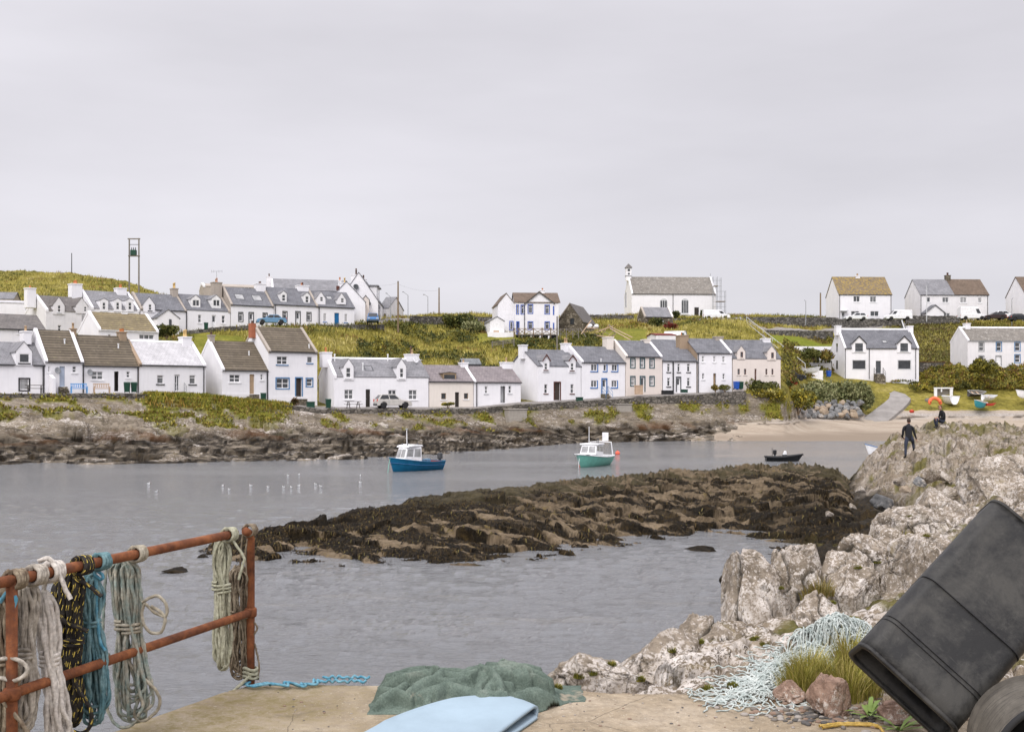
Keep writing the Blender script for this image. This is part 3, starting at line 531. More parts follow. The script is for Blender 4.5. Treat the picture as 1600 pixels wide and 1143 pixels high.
    def dormer(s, x0, x1, eave, apex, win, kind='sash', v0=-.1, wall=None, roof=None, trim=None, bottom=None, sill=None, glass='glass', frame='frame', oh=.1, flat=False, sidem=None, round_=False):
        u0 = s.hit(x0, eave, v0)[0]; u1, ze = s.hit(x1, eave, v0); um = (u0 + u1) / 2; za = s.hit((x0 + x1) / 2, apex, v0)[1]
        wu0, wz1 = s.hit(win[0], win[1], v0); wu1, wz0 = s.hit(win[2], win[3], v0); wu0 = max(wu0, u0 + .08); wu1 = min(wu1, u1 - .08)
        zb = wz0 - .25 if v0 < .2 else s.e + s.sl * v0 - .3
        if bottom is not None: zb = s.hit(x0, bottom, v0)[1]
        ve = min((za - s.e) / s.sl, s.hd) + .05; vs = min((ze - s.e) / s.sl, s.hd) + .05; b = MB()
        def q(a, b2, c, d): 
            if b2 > a and d > c: b.add([(a, v0, c), (b2, v0, c), (b2, v0, d), (a, v0, d)], [(0, 1, 2, 3)])
        wz1 = min(wz1, za - .12); zt = max(ze, wz1 + .02); q(u0, wu0, zb, ze); q(wu1, u1, zb, ze); q(wu0, wu1, zb, wz0)
        sl = (za - ze) / max(um - u0, .01)
        top = lambda u: ze + sl * (um - abs(u - um) - u0)
        if wz1 < ze: q(wu0, wu1, wz1, ze); b.add([(u0, v0, ze), (u1, v0, ze), (um, v0, za)], [(0, 1, 2)])
        else:
            b.add([(u0, v0, ze), (wu0, v0, ze), (wu0, v0, top(wu0))], [(0, 1, 2)]); b.add([(wu1, v0, ze), (u1, v0, ze), (wu1, v0, top(wu1))], [(0, 1, 2)])
            b.add([(wu0, v0, min(wz1, top(wu0))), (wu1, v0, min(wz1, top(wu1))), (wu1, v0, top(wu1)), (um, v0, za), (wu0, v0, top(wu0))], [(0, 1, 2, 3, 4)]); wz1 = min(wz1, top(wu0))
        for u in (u0, u1): b.add([(u, v0, zb), (u, v0, ze), (u, vs, ze), (u, vs, zb)], [(0, 1, 2, 3)])
        r = .09
        for a in (wu0, wu1): b.add([(a, v0, wz0), (a, v0 + r, wz0), (a, v0 + r, wz1), (a, v0, wz1)], [(0, 1, 2, 3)])
        for z in (wz0, wz1): b.add([(wu0, v0, z), (wu1, v0, z), (wu1, v0 + r, z), (wu0, v0 + r, z)], [(0, 1, 2, 3)])
        o = b.build('dormer', M[wall or s.wall], s.root)
        t = .07; R = MB(); ox = oh; pl = [(u0 - ox, ze - sl * ox), (um, za), (u1 + ox, ze - sl * ox), (u1 + ox, ze - sl * ox + t), (um, za + t * 1.25), (u0 - ox, ze - sl * ox + t)]
        R.prism([(a, z + .012) for a, z in pl], 1, v0 - (.10 if trim else .03), ve); R.build('dormer_roof', M[roof or s.roof], o)
        if trim:
            T = MB(); k = .12; T.prism([(u0 - ox - .02, ze - sl * ox - k), (um, za - k * .7), (u1 + ox + .02, ze - sl * ox - k), (u1 + ox + .02, ze - sl * ox + t), (um, za + t * 1.3 + .02), (u0 - ox - .02, ze - sl * ox + t)], 1, v0 - .15, v0 - .103); T.build('barge_board', M[trim], o)
        s.window(wu0, wu1, wz0, wz1, kind, None, sill, glass, v0, .075, frame, o)
        if v0 < .2: s.cut.append((u0 - .12, u1 + .12))
        return o
    def sky(s, x0, y0, x1, y1, n=1):
        ua, va, za = s.hitR(x0, y1); ub, vb, zb = s.hitR(x1, y0); ua, ub = min(ua, ub), max(ua, ub); w = max(.55, (ub - ua)); um = (ua + ub) / 2; ua, ub = um - w / 2, um + w / 2; b = MB(); g = MB(); f = .07
        L = math.hypot(vb - va, zb - za); a = math.atan2(zb - za, vb - va); Mx = Matrix.Translation((ua, va, za)) @ Matrix.Rotation(a, 4, 'X')
        for q in ((0, w, 0, f), (0, w, L - f, L), (0, f, f, L - f), (w - f, w, f, L - f)): b.box(q[0], q[1], q[2], q[3], -.02, .12)
        g.box(f * .9, w - f * .9, f * .9, L - f * .9, -.02, .09); o = b.xform(Mx).build('skylight', M['dkgrey'], s.root); g.xform(Mx).build('pane', M['net'], o)
    def vent(s, px, py, h=.55):
        u, v, z = s.hitR(px, py); MB().lathe([(.07, -.1), (.07, h * .8), (.10, h * .82), (.10, h)], (u, v, z), 8).build('vent_pipe', M['whitepaint'], s.root)
    def pipe(s, px, m='gutter', top=None, r=.055):
        u = s.hit(px, 0)[0]; zt = s.e - .05 if top is None else top; MB().bar((u, -.09, -.1), (u, -.09, zt), r, 7).build('downpipe', M[m], s.root)
    def dish(s, px, py, r=.34, m='grey', v=-.25):
        u, z = s.hit(px, py, v); b = MB().lathe([(0.02, 0), (r * .6, .04), (r, .12), (r * .98, .14), (r * .6, .06), (.02, .03)], (0, 0, 0), 14); b.bar((0, 0, .03), (.05, 0, .38), .015)
        b.xform(Matrix.Translation((u, v, z)) @ Matrix.Rotation(rad(75), 4, 'X') @ Matrix.Rotation(rad(20), 4, 'Y')); b.bar((u, v, z), (u, 0.02, z - .1), .025); b.build('satellite_dish', M[m], s.root, True)
    def steps(s, x0, x1, py0, n=4, run=.28, m='stone_warm', side=0, rail=None):
        u0, z1 = s.hit(x0, py0); u1 = s.hit(x1, py0)[0]; b = MB(); h = .18
        for i in range(n): b.box(u0 - side * i * .28, u1 - (side * i * .28 if side < 0 else 0), -.04 - .9 if side else -.04 - run * (i + 1), -.04, z1 - h * (i + 1) - (2 if i == n - 1 else 0), z1 - h * i - .003 * i)
        o = b.build('steps', M[m], s.root)
        if rail:
            R = MB()
            for uu in ((u0 + .05, u1 - .05) if not side else (u1,)):
                R.tube([(uu, -.1, z1 + .95), (uu, -.15 - run * n, z1 - h * n + .95), (uu, -.15 - run * n, z1 - h * n)], .025); R.bar((uu, -.1, z1), (uu, -.1, z1 + .95), .025)
                R.tube([(uu, -.1, z1 + .5), (uu, -.15 - run * n, z1 - h * n + .5)], .018)
            R.build('handrail', M[rail], s.root)
        return o
    def finish(s):
        w, D, e, r, hd = s.w, s.D, s.e, s.r, s.hd; b = MB(); zb = -s.under
        us = sorted({0, w, *[min(max(h[i], 0), w) for h in s.holes for i in (0, 1)]}); zs = sorted({zb, e, *[min(h[i], e) for h in s.holes for i in (2, 3)]})
        for i in range(len(us) - 1):
            for j in range(len(zs) - 1):
                cu, cz = (us[i] + us[i + 1]) / 2, (zs[j] + zs[j + 1]) / 2
                if not any(h[0] < cu < h[1] and h[2] < cz < h[3] for h in s.holes): b.add([(us[i], 0, zs[j]), (us[i + 1], 0, zs[j]), (us[i + 1], 0, zs[j + 1]), (us[i], 0, zs[j + 1])], [(0, 1, 2, 3)])
        for u0, u1, z0, z1 in s.holes:
            R = .2; z1 = min(z1, e); b.add([(u0, 0, z0), (u0, R, z0), (u0, R, z1), (u0, 0, z1)], [(0, 1, 2, 3)]); b.add([(u1, 0, z0), (u1, 0, z1), (u1, R, z1), (u1, R, z0)], [(0, 1, 2, 3)])
            b.add([(u0, 0, z1), (u0, R, z1), (u1, R, z1), (u1, 0, z1)], [(0, 1, 2, 3)]); b.add([(u0, 0, z0), (u1, 0, z0), (u1, R, z0), (u0, R, z0)], [(0, 1, 2, 3)])
        g = [(0, zb), (0, e), (hd, r - .03), (D, e), (D, zb)]
        for u in (0, w): b.add([(u, *p) for p in g], [(0, 1, 2, 3, 4) if u else (4, 3, 2, 1, 0)])
        b.add([(0, D, zb), (w, D, zb), (w, D, e), (0, D, e)], [(3, 2, 1, 0)]); b.build('wall', M[s.wall], s.root)
        if s.gcol: MB().add([(-.015, *p) for p in g], [(0, 1, 2, 3, 4)]).build('gable_wall', M[s.gcol], s.root)
        def chev(a0, a1, lo, hi, ov): return [(-ov, e - s.sl * ov + lo), (hd, r + lo), (D + ov, e - s.sl * ov + lo), (D + ov, e - s.sl * ov + hi), (hd, r + hi), (-ov, e - s.sl * ov + hi)]
        gl = 0 if s.lsk else -.12; gr = 0 if s.rsk else .12
        segs = []; a = gl
        MB().prism(chev(0, 0, .0, .11, s.ov), 0, gl + .002, w + gr - .002).build('roof', M[s.roof], s.root)
        if s.ridgem: MB().prism([(hd - .2, r - .2 * s.sl + .115), (hd, r + .115), (hd + .2, r - .2 * s.sl + .115), (hd + .2, r - .2 * s.sl + .17), (hd, r + .19), (hd - .2, r - .2 * s.sl + .17)], 0, gl + .05, w + gr - .05).build('ridge_tiles', M[s.ridgem], s.root)
        for sk, u0 in ((s.lsk, 0), (s.rsk, w)):
            if sk:
                x0, x1 = (-.04, .28) if u0 == 0 else (w - .28, w + .028); MB().prism(chev(0, 0, -.12, .24, s.ov + .03), 0, x0, x1).build('coping', M[sk], s.root)
        if s.gut:
            cuts = sorted(s.cut); x = gl; b = MB(); ov = s.ov; zz = e - s.sl * ov + .02
            for c0, c1 in cuts + [(w + gr, 0)]:
                if c0 - x > .1: b.box(x + .01, c0 - .01, -ov - .11, -ov - .004, zz - .07, zz + .03)
                x = max(x, c1)
            if b.v: b.build('gutter', M[s.gut], s.root)
        return s
HS = {}
d = 106.0
# ---- the quayside row, left to right
h = House('cottage', 'white cottage at the left edge with one gabled dormer and black window surrounds', -30, d, 69, 38, 615, 569, 534, 7, roof='slate_lite', lsk='white', rsk=None)
h.dormer(25, 50, 549, 534, (30, 552, 46, 567), 'plain', wall='white', roof='slate_lite', sill='black'); h.W(31, 592, 45, 609, 'plain', 'black', None, 'net'); h.pipe(67); h.chim(-22, 500, mat='white'); h.finish(); d = h.endd
h = House('cottage', 'low cottage with brown pantile roof, pale blue door and blue bench outside', 70, d, 131, 38, 614.5, 565, 516, 7, roof='pantile', lsk='white', rsk='white')
h.Dr(93, 572, 101.5, 604, 'palegreyblue'); h.W(113, 572, 119.5, 582, 'sash'); h.W(75, 572, 78, 581, 'sash'); h.chim(40, 517, .75, 1.3, 'white', [('tanpot', .5)], low=1.4); h.vent(101, 538); h.dish(89, 579); h.steps(91, 104, 604, 3)
h.pipe(129.5); u, z = h.hit(71, 588, -1.0); u1 = h.hit(86, 588, -1.0)[0]
b = MB().prism([(-1.2, -1), (-1.2, z - .15), (-.02, z + .25), (-.02, -1)], 0, .35, u1); b.build('porch', M['white'], h.root); h.finish(); d = h.endd
h = House('cottage', 'low cottage with wide brown pantile roof, double window and two green bins by the door', 131.5, d, 216, 38, 614, 571, 524, 7, roof='pantile', lsk=None)
h.W(143, 580, 161, 593, 'double'); h.Dr(178.5, 580, 185.5, 611, 'dkdoor', rec=.5); h.W(197.5, 580, 203, 590, 'sash'); h.chim(114, 513, .5, .6, 'tanwall', [('tanpot', .55)], low=.7); h.vent(185, 545); h.dish(139.5, 582); h.pipe(215); h.finish(); d = h.endd
h = House('house', 'white cottage with white painted slate roof and brown left gable', 217, d, 322, 38, 613.5, 570, 533, 7, roof='paintroof', lsk='tanwall', rsk='white', gcol='tanwall', ridgem='whitepaint', gut='gutter')
h.W(245.5, 586, 255.5, 599.5, 'top', None, 'dkgrey'); h.Dr(272.5, 585, 281, 611.5, 'whitepaint', glass='two'); h.W(296, 586, 305.5, 600, 'top', None, 'dkgrey'); h.chim(190, 518, .7, 1.0, 'tanwall', [('orangepot', .3), ('orangepot', .28), ('orangepot', .3)], low=2.0)
h.chim(289, 526, .95, 1.25, 'white', [('yellowpot', .75), ('yellowpot', .72)], low=1.2); h.pipe(318); h.steps(272, 288, 612, 2, rail='grey'); h.finish(); d = h.endd
h = House('cottage', 'cottage with brown pantile roof, tan door and stone steps between two taller white houses', 347, 120.8, 418, 38, 626, 578, 533, 7.2, roof='pantile', lsk='white', under=3)
h.W(358.5, 585, 375, 597, 'double'); h.Dr(390, 584.5, 397.5, 616, 'tandoor'); h.W(407, 584, 411, 593.5, 'sash'); h.chim(330, 523, .55, .65, 'greytan', [('darkpot', .3)], low=.7); h.vent(389, 556); h.pipe(417); h.steps(389, 399, 616, 5, side=1)
u0, z0 = h.hit(347, 615); MB().box(.05, h.w - .02, -.05, .004, -2.4, z0).build('plinth', M['offwhite'], h.root); h.finish(); d = h.endd
h = House('house', 'tall white two-storey house with brown pantile roof, brick chimney and blue surrounded lower windows', 419.5, d, 496, 38, 634, 549, 511, 7, roof='pantile', lsk='greytan', rsk='greytan', under=3)
h.W(432.5, 556.5, 449, 569.5, 'double', None, 'midblue'); h.W(480, 557, 488, 567, 'plain', None, 'midblue'); h.W(432, 591, 451, 606.5, 'double', 'midblue', None); h.Dr(462.5, 590.5, 471.5, 623, 'browndoor', 'midblue', rec=.3); h.W(479, 591.5, 488, 603, 'sash', 'midblue', None)
h.chim(394, 505, .55, .75, 'brick', [('darkpot', .3)], low=1.2, cap=False); h.vent(483, 545); h.steps(460, 474, 623, 5, side=1); u0, z0 = h.hit(420, 619); MB().box(.03, h.w - .02, -.04, .004, -2.4, z0).build('plinth', M['white'], h.root); h.finish(); d = h.endd
h = House('house', 'long white cottage with grey slate roof, two pointed dormers and a silver car parked outside', 522, 126.8, 670, 24, 636.5, 588.5, 560, 6.6, roof='slate_lite', lsk='white', gut=None, ridgem='whitepaint', under=3)
for x0, x1, wn_x in ((537, 552.5, (540.5, 574, 548, 590)), (620, 634.5, (624.5, 575, 630.5, 590))): h.dormer(x0, x1, 572, 560.5, wn_x, 'sash', wall='white', sill='whitepaint')
h.W(538, 608.5, 551.5, 623.5, 'double'); h.Dr(571.5, 608, 578.5, 636, 'dkdoor'); h.W(606.5, 609, 619, 624, 'double'); h.W(638.5, 609, 651.5, 624, 'double'); h.sky(571, 572, 580, 580); h.vent(567, 580, 1.0); h.vent(523, 565, .9); h.vent(606, 565, .9)
h.chim(509, 550, 1.1, 1.3, 'white', [('orangepot', .55)], low=1.0); h.chim(643, 553, 1.5, 1.0, 'white', [('tanpot', .5), ('darkpot', .9)], low=1.0); h.dish(649, 562, .4, 'whitepaint', 2.4); h.finish(); d = h.endd
h = House('cottage', 'cream cottage with purple grey roof, wide roof window and dark brown door', 671, d, 740, 24, 636, 596, 571, 6.4, wall='cream', roof='purple', under=3)
h.W(689.5, 614, 697, 623.5, 'plain', glass='glass_dk', frame='wood'); h.Dr(711, 612.5, 717.5, 635.5, 'dkdoor'); h.W(725, 614, 731.5, 623, 'plain', glass='glass_dk', frame='wood')
h.dormer(692, 713, 583, 581.5, (693, 584, 712.5, 593), 'plain', v0=.35, wall='wood', roof='purple', frame='tandoor', glass='glass_dk', bottom=595); h.finish(); d = h.endd
h = House('cottage', 'low white cottage with plain purple grey roof and recessed pale door', 740.5, d, 814, 24, 635, 597, 573, 6.4, roof='purple', lsk='white', under=3)
h.W(757.5, 603, 762, 614.5, 'sash', None, 'palegrey'); h.W(794.5, 602.5, 799, 614, 'sash', None, 'palegrey'); h.Dr(782, 603, 789.5, 629, 'palegrey', rec=.5); h.chim(724, 566, .9, .9, 'white', [('tanpot', .35)], low=1); h.chim(791, 565.5, 1.3, 1.0, 'white', [('tanpot', .55)], low=1); h.pipe(744.5); h.finish(); d = h.endd
h = House('house', 'white house with red-brown trimmed dormers and brown front door', 841, 136.2, 908, 27, 625, 572, 546.5, 7.6, roof='slate', rsk=None, gut=None, under=3)
for x0, x1, w_, ap in ((848.5, 858.5, (850.5, 567, 855.5, 577.5), 554), (889.5, 899.5, (891.5, 567, 896.5, 578.5), 555)): h.dormer(x0, x1, 562, ap, w_, 'sash', wall='white', trim='redbrown', sill='redbrown', roof='slate_lite')
h.W(850.5, 600, 855.5, 614.5, 'sash', None, 'redbrown'); h.W(891.5, 600, 896.5, 614.5, 'sash', None, 'redbrown'); h.Dr(866.5, 597.5, 875, 625, 'browndoor', 'redbrown'); h.chim(817, 538.5, .7, 1.1, 'white', low=1.1); h.chim(884, 536, .9, 1.1, 'white', [('tanpot', .6), ('tanpot', .65)], low=1.1); h.finish(); d = h.endd
h = House('house', 'white two-storey house with bright blue window trims, blue door and steps with a rail', 908.5, d, 977, 24, 621, 566, 541.5, 7, roof='slate', lsk='white', under=3)
for x0, x1, y0, y1, k in ((923.5, 933, 568.5, 579.5, 'cas'), (943, 947.5, 569, 579.5, 'plain'), (956, 964.5, 569, 579.5, 'cas'), (923.5, 932.5, 594, 605, 'cas'), (955.5, 964, 594, 605, 'cas')): 
    h.W(x0, y0, x1, y1, k, None, 'blue'); u0, zz = h.hit(x1, y0); z0 = h.hit(x1, y1)[1]; MB().box(u0 + .02, u0 + .14, -.03, .02, z0, zz).build('window_trim', M['blue'], h.root)
h.Dr(941, 592, 947.5, 615, 'whitepaint', 'blue', 'half'); h.steps(938.5, 950, 615, 4, rail='midblue'); h.vent(939, 566, .5); h.finish(); d = h.endd
h = House('house', 'pinkish cream two-storey house with six dark teal surrounded openings', 977.5, d, 1035, 20, 616, 557, 532.5, 7, wall='pink', roof='slate', lsk='cream', rsk='white', gcol='cream', under=3)
for x0, x1, y0, y1 in ((986, 991.5, 560.5, 574), (1001, 1006.5, 560.5, 574), (1016, 1021.5, 561, 574), (986, 991.5, 588.5, 602), (1016, 1021.5, 588.5, 602)): h.W(x0, y0, x1, y1, 'sash', 'teal', None, 'net')
h.Dr(1001, 588.5, 1007, 612, 'whitepaint', 'teal', 'one'); h.chim(950, 526.5, .9, 1.4, 'cream', low=1.6); h.chim(1009, 530, .8, 1.1, 'cream', low=1.3); h.finish(); d = h.endd
h = House('house', 'white two-storey house with black sills and black drainpipe down the middle', 1036, d, 1088.5, 17, 613.5, 564, 543.5, 6.4, roof='slate', under=3)
for x0, x1, y0, y1 in ((1042.5, 1047, 568, 581), (1058.5, 1062.5, 568, 581), (1073.5, 1078, 568, 581), (1042.5, 1047, 590, 603.5), (1073.5, 1078, 590, 603.5)): h.W(x0, y0, x1, y1, 'top', None, 'black')
h.Dr(1057.5, 589.5, 1063, 612, 'whitepaint', 'dkgrey', 'half'); h.pipe(1051.5, 'black', r=.08); h.finish(); d = h.endd
h = House('house', 'white two-storey house with tall brown chimney and small sash windows', 1090, d, 1144, 15, 612, 551.5, 529.5, 7, roof='slate', lsk=None, rsk='white', gcol='tanwall', under=3)
for x0, x1, y0, y1, g in ((1096.5, 1100.5, 556, 565.5, 'net'), (1114.5, 1118, 556, 565.5, 'net'), (1128.5, 1132.5, 556.5, 566, 'net'), (1097, 1100.5, 583, 592.5, 'glass'), (1129, 1132.5, 583.5, 592.5, 'glass')): h.W(x0, y0, x1, y1, 'sash', None, 'whitepaint', g)
h.Dr(1114.5, 583, 1119, 603, 'tandoor', rec=.3); h.chim(1066, 523.5, 1.2, 1.3, 'tanwall', [('green', .3), ('orangepot', .35)], low=2.4); h.chim(1122, 525.5, 1.1, .9, 'greytan', low=1.2); h.pipe(1090.8); h.finish(); d = h.endd
h = House('house', 'cream end house with two white-roofed pointed dormers at the right end of the row', 1145, d, 1220, 13, 609, 560, 531.5, 7, wall='pink', roof='slate', gut=None, under=3)
for x0, x1, w_ in ((1152, 1164.5, (1157, 549.5, 1161, 558)), (1199, 1212.5, (1205, 550.5, 1209, 559.5))): h.dormer(x0, x1, 549, 540.5, w_, 'plain', wall='pink', roof='slate_lite', frame='redbrown', sill='cream')
for x0, x1 in ((1152.5, 1156), (1162.5, 1166), (1196, 1199), (1205.5, 1208.5)): h.W(x0, 576, x1, 585, 'plain', None, 'cream', frame='redbrown')
h.Dr(1179, 576, 1182, 597, 'redbrown'); h.chim(1196, 528.5, 1.0, 1.0, 'white', low=1.2); h.finish()
# wing behind the row
h = House('house', 'grey slate roofed rear wing behind the tall brown chimney', 1022, 153, 1066, 17, 575, 545, 531, 5, roof='slate', gut=None); h.finish()
# ---- the row on the slope above
h = House('house', 'long low house with brown slate roof at the left edge, behind the front row', -60, 124, 71, 38, 534, 511.5, 488, 7.5, roof='slate_brown', lsk=None); h.W(28, 513.5, 33, 521, 'plain'); h.finish()
h = House('house', 'white house with yellowed pantile roof and a triple window above the painted roof', 154, 133, 248, 38, 535, 515, 488, 7.5, roof='pantile_y', lsk='white', rsk='white', gut='frame')
h.W(168.5, 522, 173.5, 526.5, 'plain'); h.W(217.5, 522.5, 240.5, 530.5, 'tri'); h.chim(194, 485, .7, .4, 'whitepaint', low=.5); h.finish()
h = House('house', 'white house with brown slate roof and two wide gabled dormers on the upper row', 72, 146, 128, 42, 524, 485, 462, 7.5, wall='offwhite', roof='slate_brown', lsk='white', gut=None)
h.dormer(83, 101, 477, 464, (90, 476.5, 95, 488), 'sash', wall='offwhite', sill='palegrey'); h.dormer(118.5, 137, 478, 465, (131, 478.5, 135.5, 487), 'sash', wall='offwhite'); h.W(90.5, 508, 95.5, 517, 'sash'); h.chim(47, 450, 1.1, 1.2, 'white', [('orangepot', .3)], low=1.6); h.finish()
h = House('house', 'white house with pale slate roof and three small rounded dormers on the upper row', 143, 151, 218, 40, 521, 481.5, 454, 7.5, roof='slate_lite', lsk='white', rsk='white', gut=None)
for a, c in ((156, 169), (178, 190), (197, 209)): m = (a + c) / 2; h.dormer(a, c, 470, 466, (m - 2.6, 472, m + 2.6, 484), 'sash', wall='white', oh=.04)
h.chim(117.5, 443.5, 1.4, 1.4, 'white', [('orangepot', .45), ('orangepot', .5), ('orangepot', .42)], low=1.6); h.chim(188, 450, 1.3, 1.3, 'white', [('orangepot', .5), ('orangepot', .45)], low=1.6); h.finish(); d = h.endd
h = House('house', 'white slate-roofed house with porch wing and black sills beside dark shrubs', 220, d, 292, 36, 520, 483, 458, 7.5, roof='slate', lsk='greytan', rsk='greytan')
h.dormer(224, 242, 476, 464, (232, 475, 237, 485), 'sash', wall='white', sill='black'); h.W(232, 496, 237, 502, 'sash', None, 'black')
u0, z0 = h.hit(246, 500, -2.4); u1, _ = h.hit(280, 500, -2.4); _, za = h.hit(263, 484, -2.4); _, ze = h.hit(263, 496.5, -2.4); um = (u0 + u1) / 2
o = MB().prism([(u0, -2.5), (u1, -2.5), (u1, ze), (um, za), (u0, ze)], 1, -2.4, -.01).build('porch', M['white'], h.root); MB().prism([(u0 - .15, ze - .1), (um, za + .02), (u1 + .15, ze - .1), (u1 + .15, ze), (um, za + .12), (u0 - .15, ze)], 1, -2.5, .6).build('porch_roof', M['slate'], o)
ua, zt = h.hit(264, 498.5, -2.4); ub, zb = h.hit(268, 508.5, -2.4); MB().box(ua, ub, -2.45, -2.38, zb, zt).build('porch_window', M['glass'], o); MB().box(ua - .15, ub + .3, -2.5, -2.39, zb - .25, zb - .1).build('sill', M['black'], o); h.pipe(291); h.chim(272, 450.5, .8, 1.1, 'greytan', [('yellowpot', .8), ('yellowpot', .75)], low=1.6); h.finish(); d = h.endd
h = House('house', 'white cottage with two tall white bay dormers and a green bin at its door', 292.5, d, 360, 35, 516.5, 484, 460, 7, roof='slate', rsk='greytan', gut=None)
for a, c in ((299, 313), (331, 345)): m = (a + c) / 2; h.dormer(a, c, 467, 461, (a + 2, 468, c - 1.5, 478.5), 'cas', v0=.55, wall='frame', roof='slate_lite', bottom=481, oh=.1)
h.W(309.5, 491.5, 314.5, 504, 'sash'); h.W(346.5, 493, 351.5, 505, 'sash'); h.Dr(331, 492, 337.5, 513, 'whitepaint', glass='half'); h.finish(); d = h.endd
h = House('house', 'white cottage with two open skylights and a pale blue car beside it', 360.5, d, 428, 33, 511, 476, 449, 7, roof='slate', lsk='greytan', gcol='greytan', rsk='greytan')
h.W(373.5, 488.5, 379, 501.5, 'top', 'dkgrey', None); h.Dr(389.5, 488.5, 395.5, 508, 'whitepaint', 'dkgrey', 'half'); h.W(411.5, 489.5, 417, 501, 'top', 'dkgrey', None); h.sky(369, 460.5, 379, 468); h.sky(396, 462, 406, 470); h.chim(338, 441, 1.3, 1.2, 'greytan', [('orangepot', .6), ('tanpot', .5)], low=2.2); h.chim(406, 443, 1.4, 1.1, 'white', [('darkpot', .3), ('darkpot', .3)], low=1.5); h.finish(); d = h.endd
h = House('house', 'white cottage with two narrow white dormers and grey window surrounds on the upper row', 428.5, d, 497, 32, 509, 475.5, 449, 7, roof='slate', rsk='greytan')
for a, c, t_ in ((438.5, 448, 455), (475, 484.5, 457.5)): h.dormer(a, c, t_ + 4, t_ - .5, (a + 2, t_ + 5, c - 2, 470.5 + (t_ - 455)), 'sash', v0=.5, wall='frame', roof='slate_lite', bottom=473 + (t_ - 455), oh=.06)
h.W(442.5, 487, 448, 500.5, 'top', 'dkgrey', None); h.Dr(462.5, 487, 468.5, 507.5, 'whitepaint', 'dkgrey', 'half'); h.W(480, 488.5, 485.5, 501, 'top', 'dkgrey', None); h.pipe(430); h.chim(472, 446, 1.7, 1.1, 'white', [('redbrown', .45), ('orangepot', .4)], low=1.5); h.finish(); d = h.endd
h = House('house', 'white cottage with two triangular dormers and a bright blue front door', 497.5, d, 554, 30, 510, 479, 455, 7, roof='slate')
for a, c, t_ in ((498.5, 508.5, 456), (531, 540.5, 458)): h.dormer(a - 4, c, t_ + 10, t_, (a + 1.5, t_ + 7.5, a + 6.5, t_ + 15), 'sash', v0=.4, wall='white', roof='slate_lite', bottom=475, oh=.08)
h.W(505.5, 489.5, 509.5, 502.5, 'cas', None, 'blue'); h.W(538.5, 490.5, 542.5, 503.5, 'cas', None, 'blue'); h.Dr(522.5, 488.5, 530, 507.5, 'doorblue'); h.sky(511, 463.5, 517, 468); h.pipe(498.5); h.finish()
# ---- tall gables at the head of the street
def gable_house(name, label, pl, d, pr, yaw, base, eaveL, apex, depth, wall, roof, cat='house'):
    h = House(name, label, pl, d, pr, yaw, base, eaveL, eaveL - 1, depth, wall, roof, cat); w, e, D = h.w, h.e, h.D; za = h.hit((pl + pr) / 2, apex)[1]; b = MB()
    b.prism([(0, -2.5), (w, -2.5), (w, e), (w / 2, za), (0, e)], 1, 0, D); b.build('wall', M[wall], h.root)
    sl = (za - e) / (w / 2); o = .12; MB().prism([(-o, e - sl * o + .01), (w / 2, za + .01), (w + o, e - sl * o + .01), (w + o, e - sl * o + .13), (w / 2, za + .14), (-o, e - sl * o + .13)], 1, -.08, D + .1).build('roof', M[roof], h.root); h.za = za
    return h
h = gable_house('house', 'white gabled house with two yellow chimney pots at the end of the upper row', 512, 176.5, 571, 10, 510, 471, 440, 9, 'white', 'slate'); w = h.w
def fchim(h, px, top, wu, wv, vp, mat, pots): return h.chim(px, top, wu, wv, mat, pots, vpos=vp)
fchim(h, 538.5, 441.5, 1.6, .7, .4, 'white', [('yellowpot', .75), ('yellowpot', .7)]); fchim(h, 531, 438, .5, .6, 4, 'white', [('orangepot', .5)])
u, z = h.hit(528, 450); MB().box(u - .25, u + .25, -.04, .01, z - .35, z + .35).build('window', M['redbrown'], h.root)
h = gable_house('house', 'tan gabled outbuilding squeezed between two tall white gables', 566, 179, 577, 8, 510, 468, 462, 6, 'pink', 'slate', 'outbuilding')
h = gable_house('house', 'tall white house whose chimney stack carries three dark pots', 530, 186, 591, 2, 509, 470, 426, 12, 'white', 'slate'); fchim(h, 556.5, 429, 1.6, .8, .45, 'white', [('darkpot', .7), ('darkpot', 1.0), ('darkpot', .7)]); fchim(h, 568, 435.5, .9, .8, 6, 'white', [('darkpot', .6), ('darkpot', .6)]); h.dish(556, 448, .45, 'dkgrey'); h.dish(575.5, 474, .4, 'dkgrey')
u0, z1 = h.hit(589.5, 472); b = MB().box(h.w + .01, h.w + .09, .5, 3.6, .6, z1 - .3); b.build('window', M['glass'], h.root)
for k_, (v_, L_) in enumerate(((2.2, 2.0), (6.0, 2.0))): o = MB().box(h.w - 2.6, h.w - .4, v_, v_ + L_, h.e + .2, h.e + 2.6).build('dormer', M['white'], h.root); MB().box(h.w - 2.9, h.w - .1, v_ - .2, v_ + L_ + .2, h.e + 2.6, h.e + 2.8).build('dormer_roof', M['slate_lite'], o); MB().box(h.w - .41, h.w - .37, v_ + .3, v_ + L_ - .3, h.e + .9, h.e + 2.2).build('dormer_window', M['glass'], o)
h = House('house', 'small white house with slate roof and low stone end beyond the tall gable', 592, 196, 607, -20, 508, 482, 465, 6, 'offwhite', 'slate_lite', gut=None); h.W(599.5, 490, 603, 501, 'plain', frame='tandoor'); h.finish()
h = House('house', 'long grey slate roofed house on the skyline behind the upper row', 425, 192, 545, 14, 500, 453, 436, 8, 'white', 'slate_lite', lsk='white'); h.chim(420.5, 432, .9, .9, 'white', [('darkpot', .5)], low=1.4); h.W(483, 456, 496, 462, 'double'); h.finish()
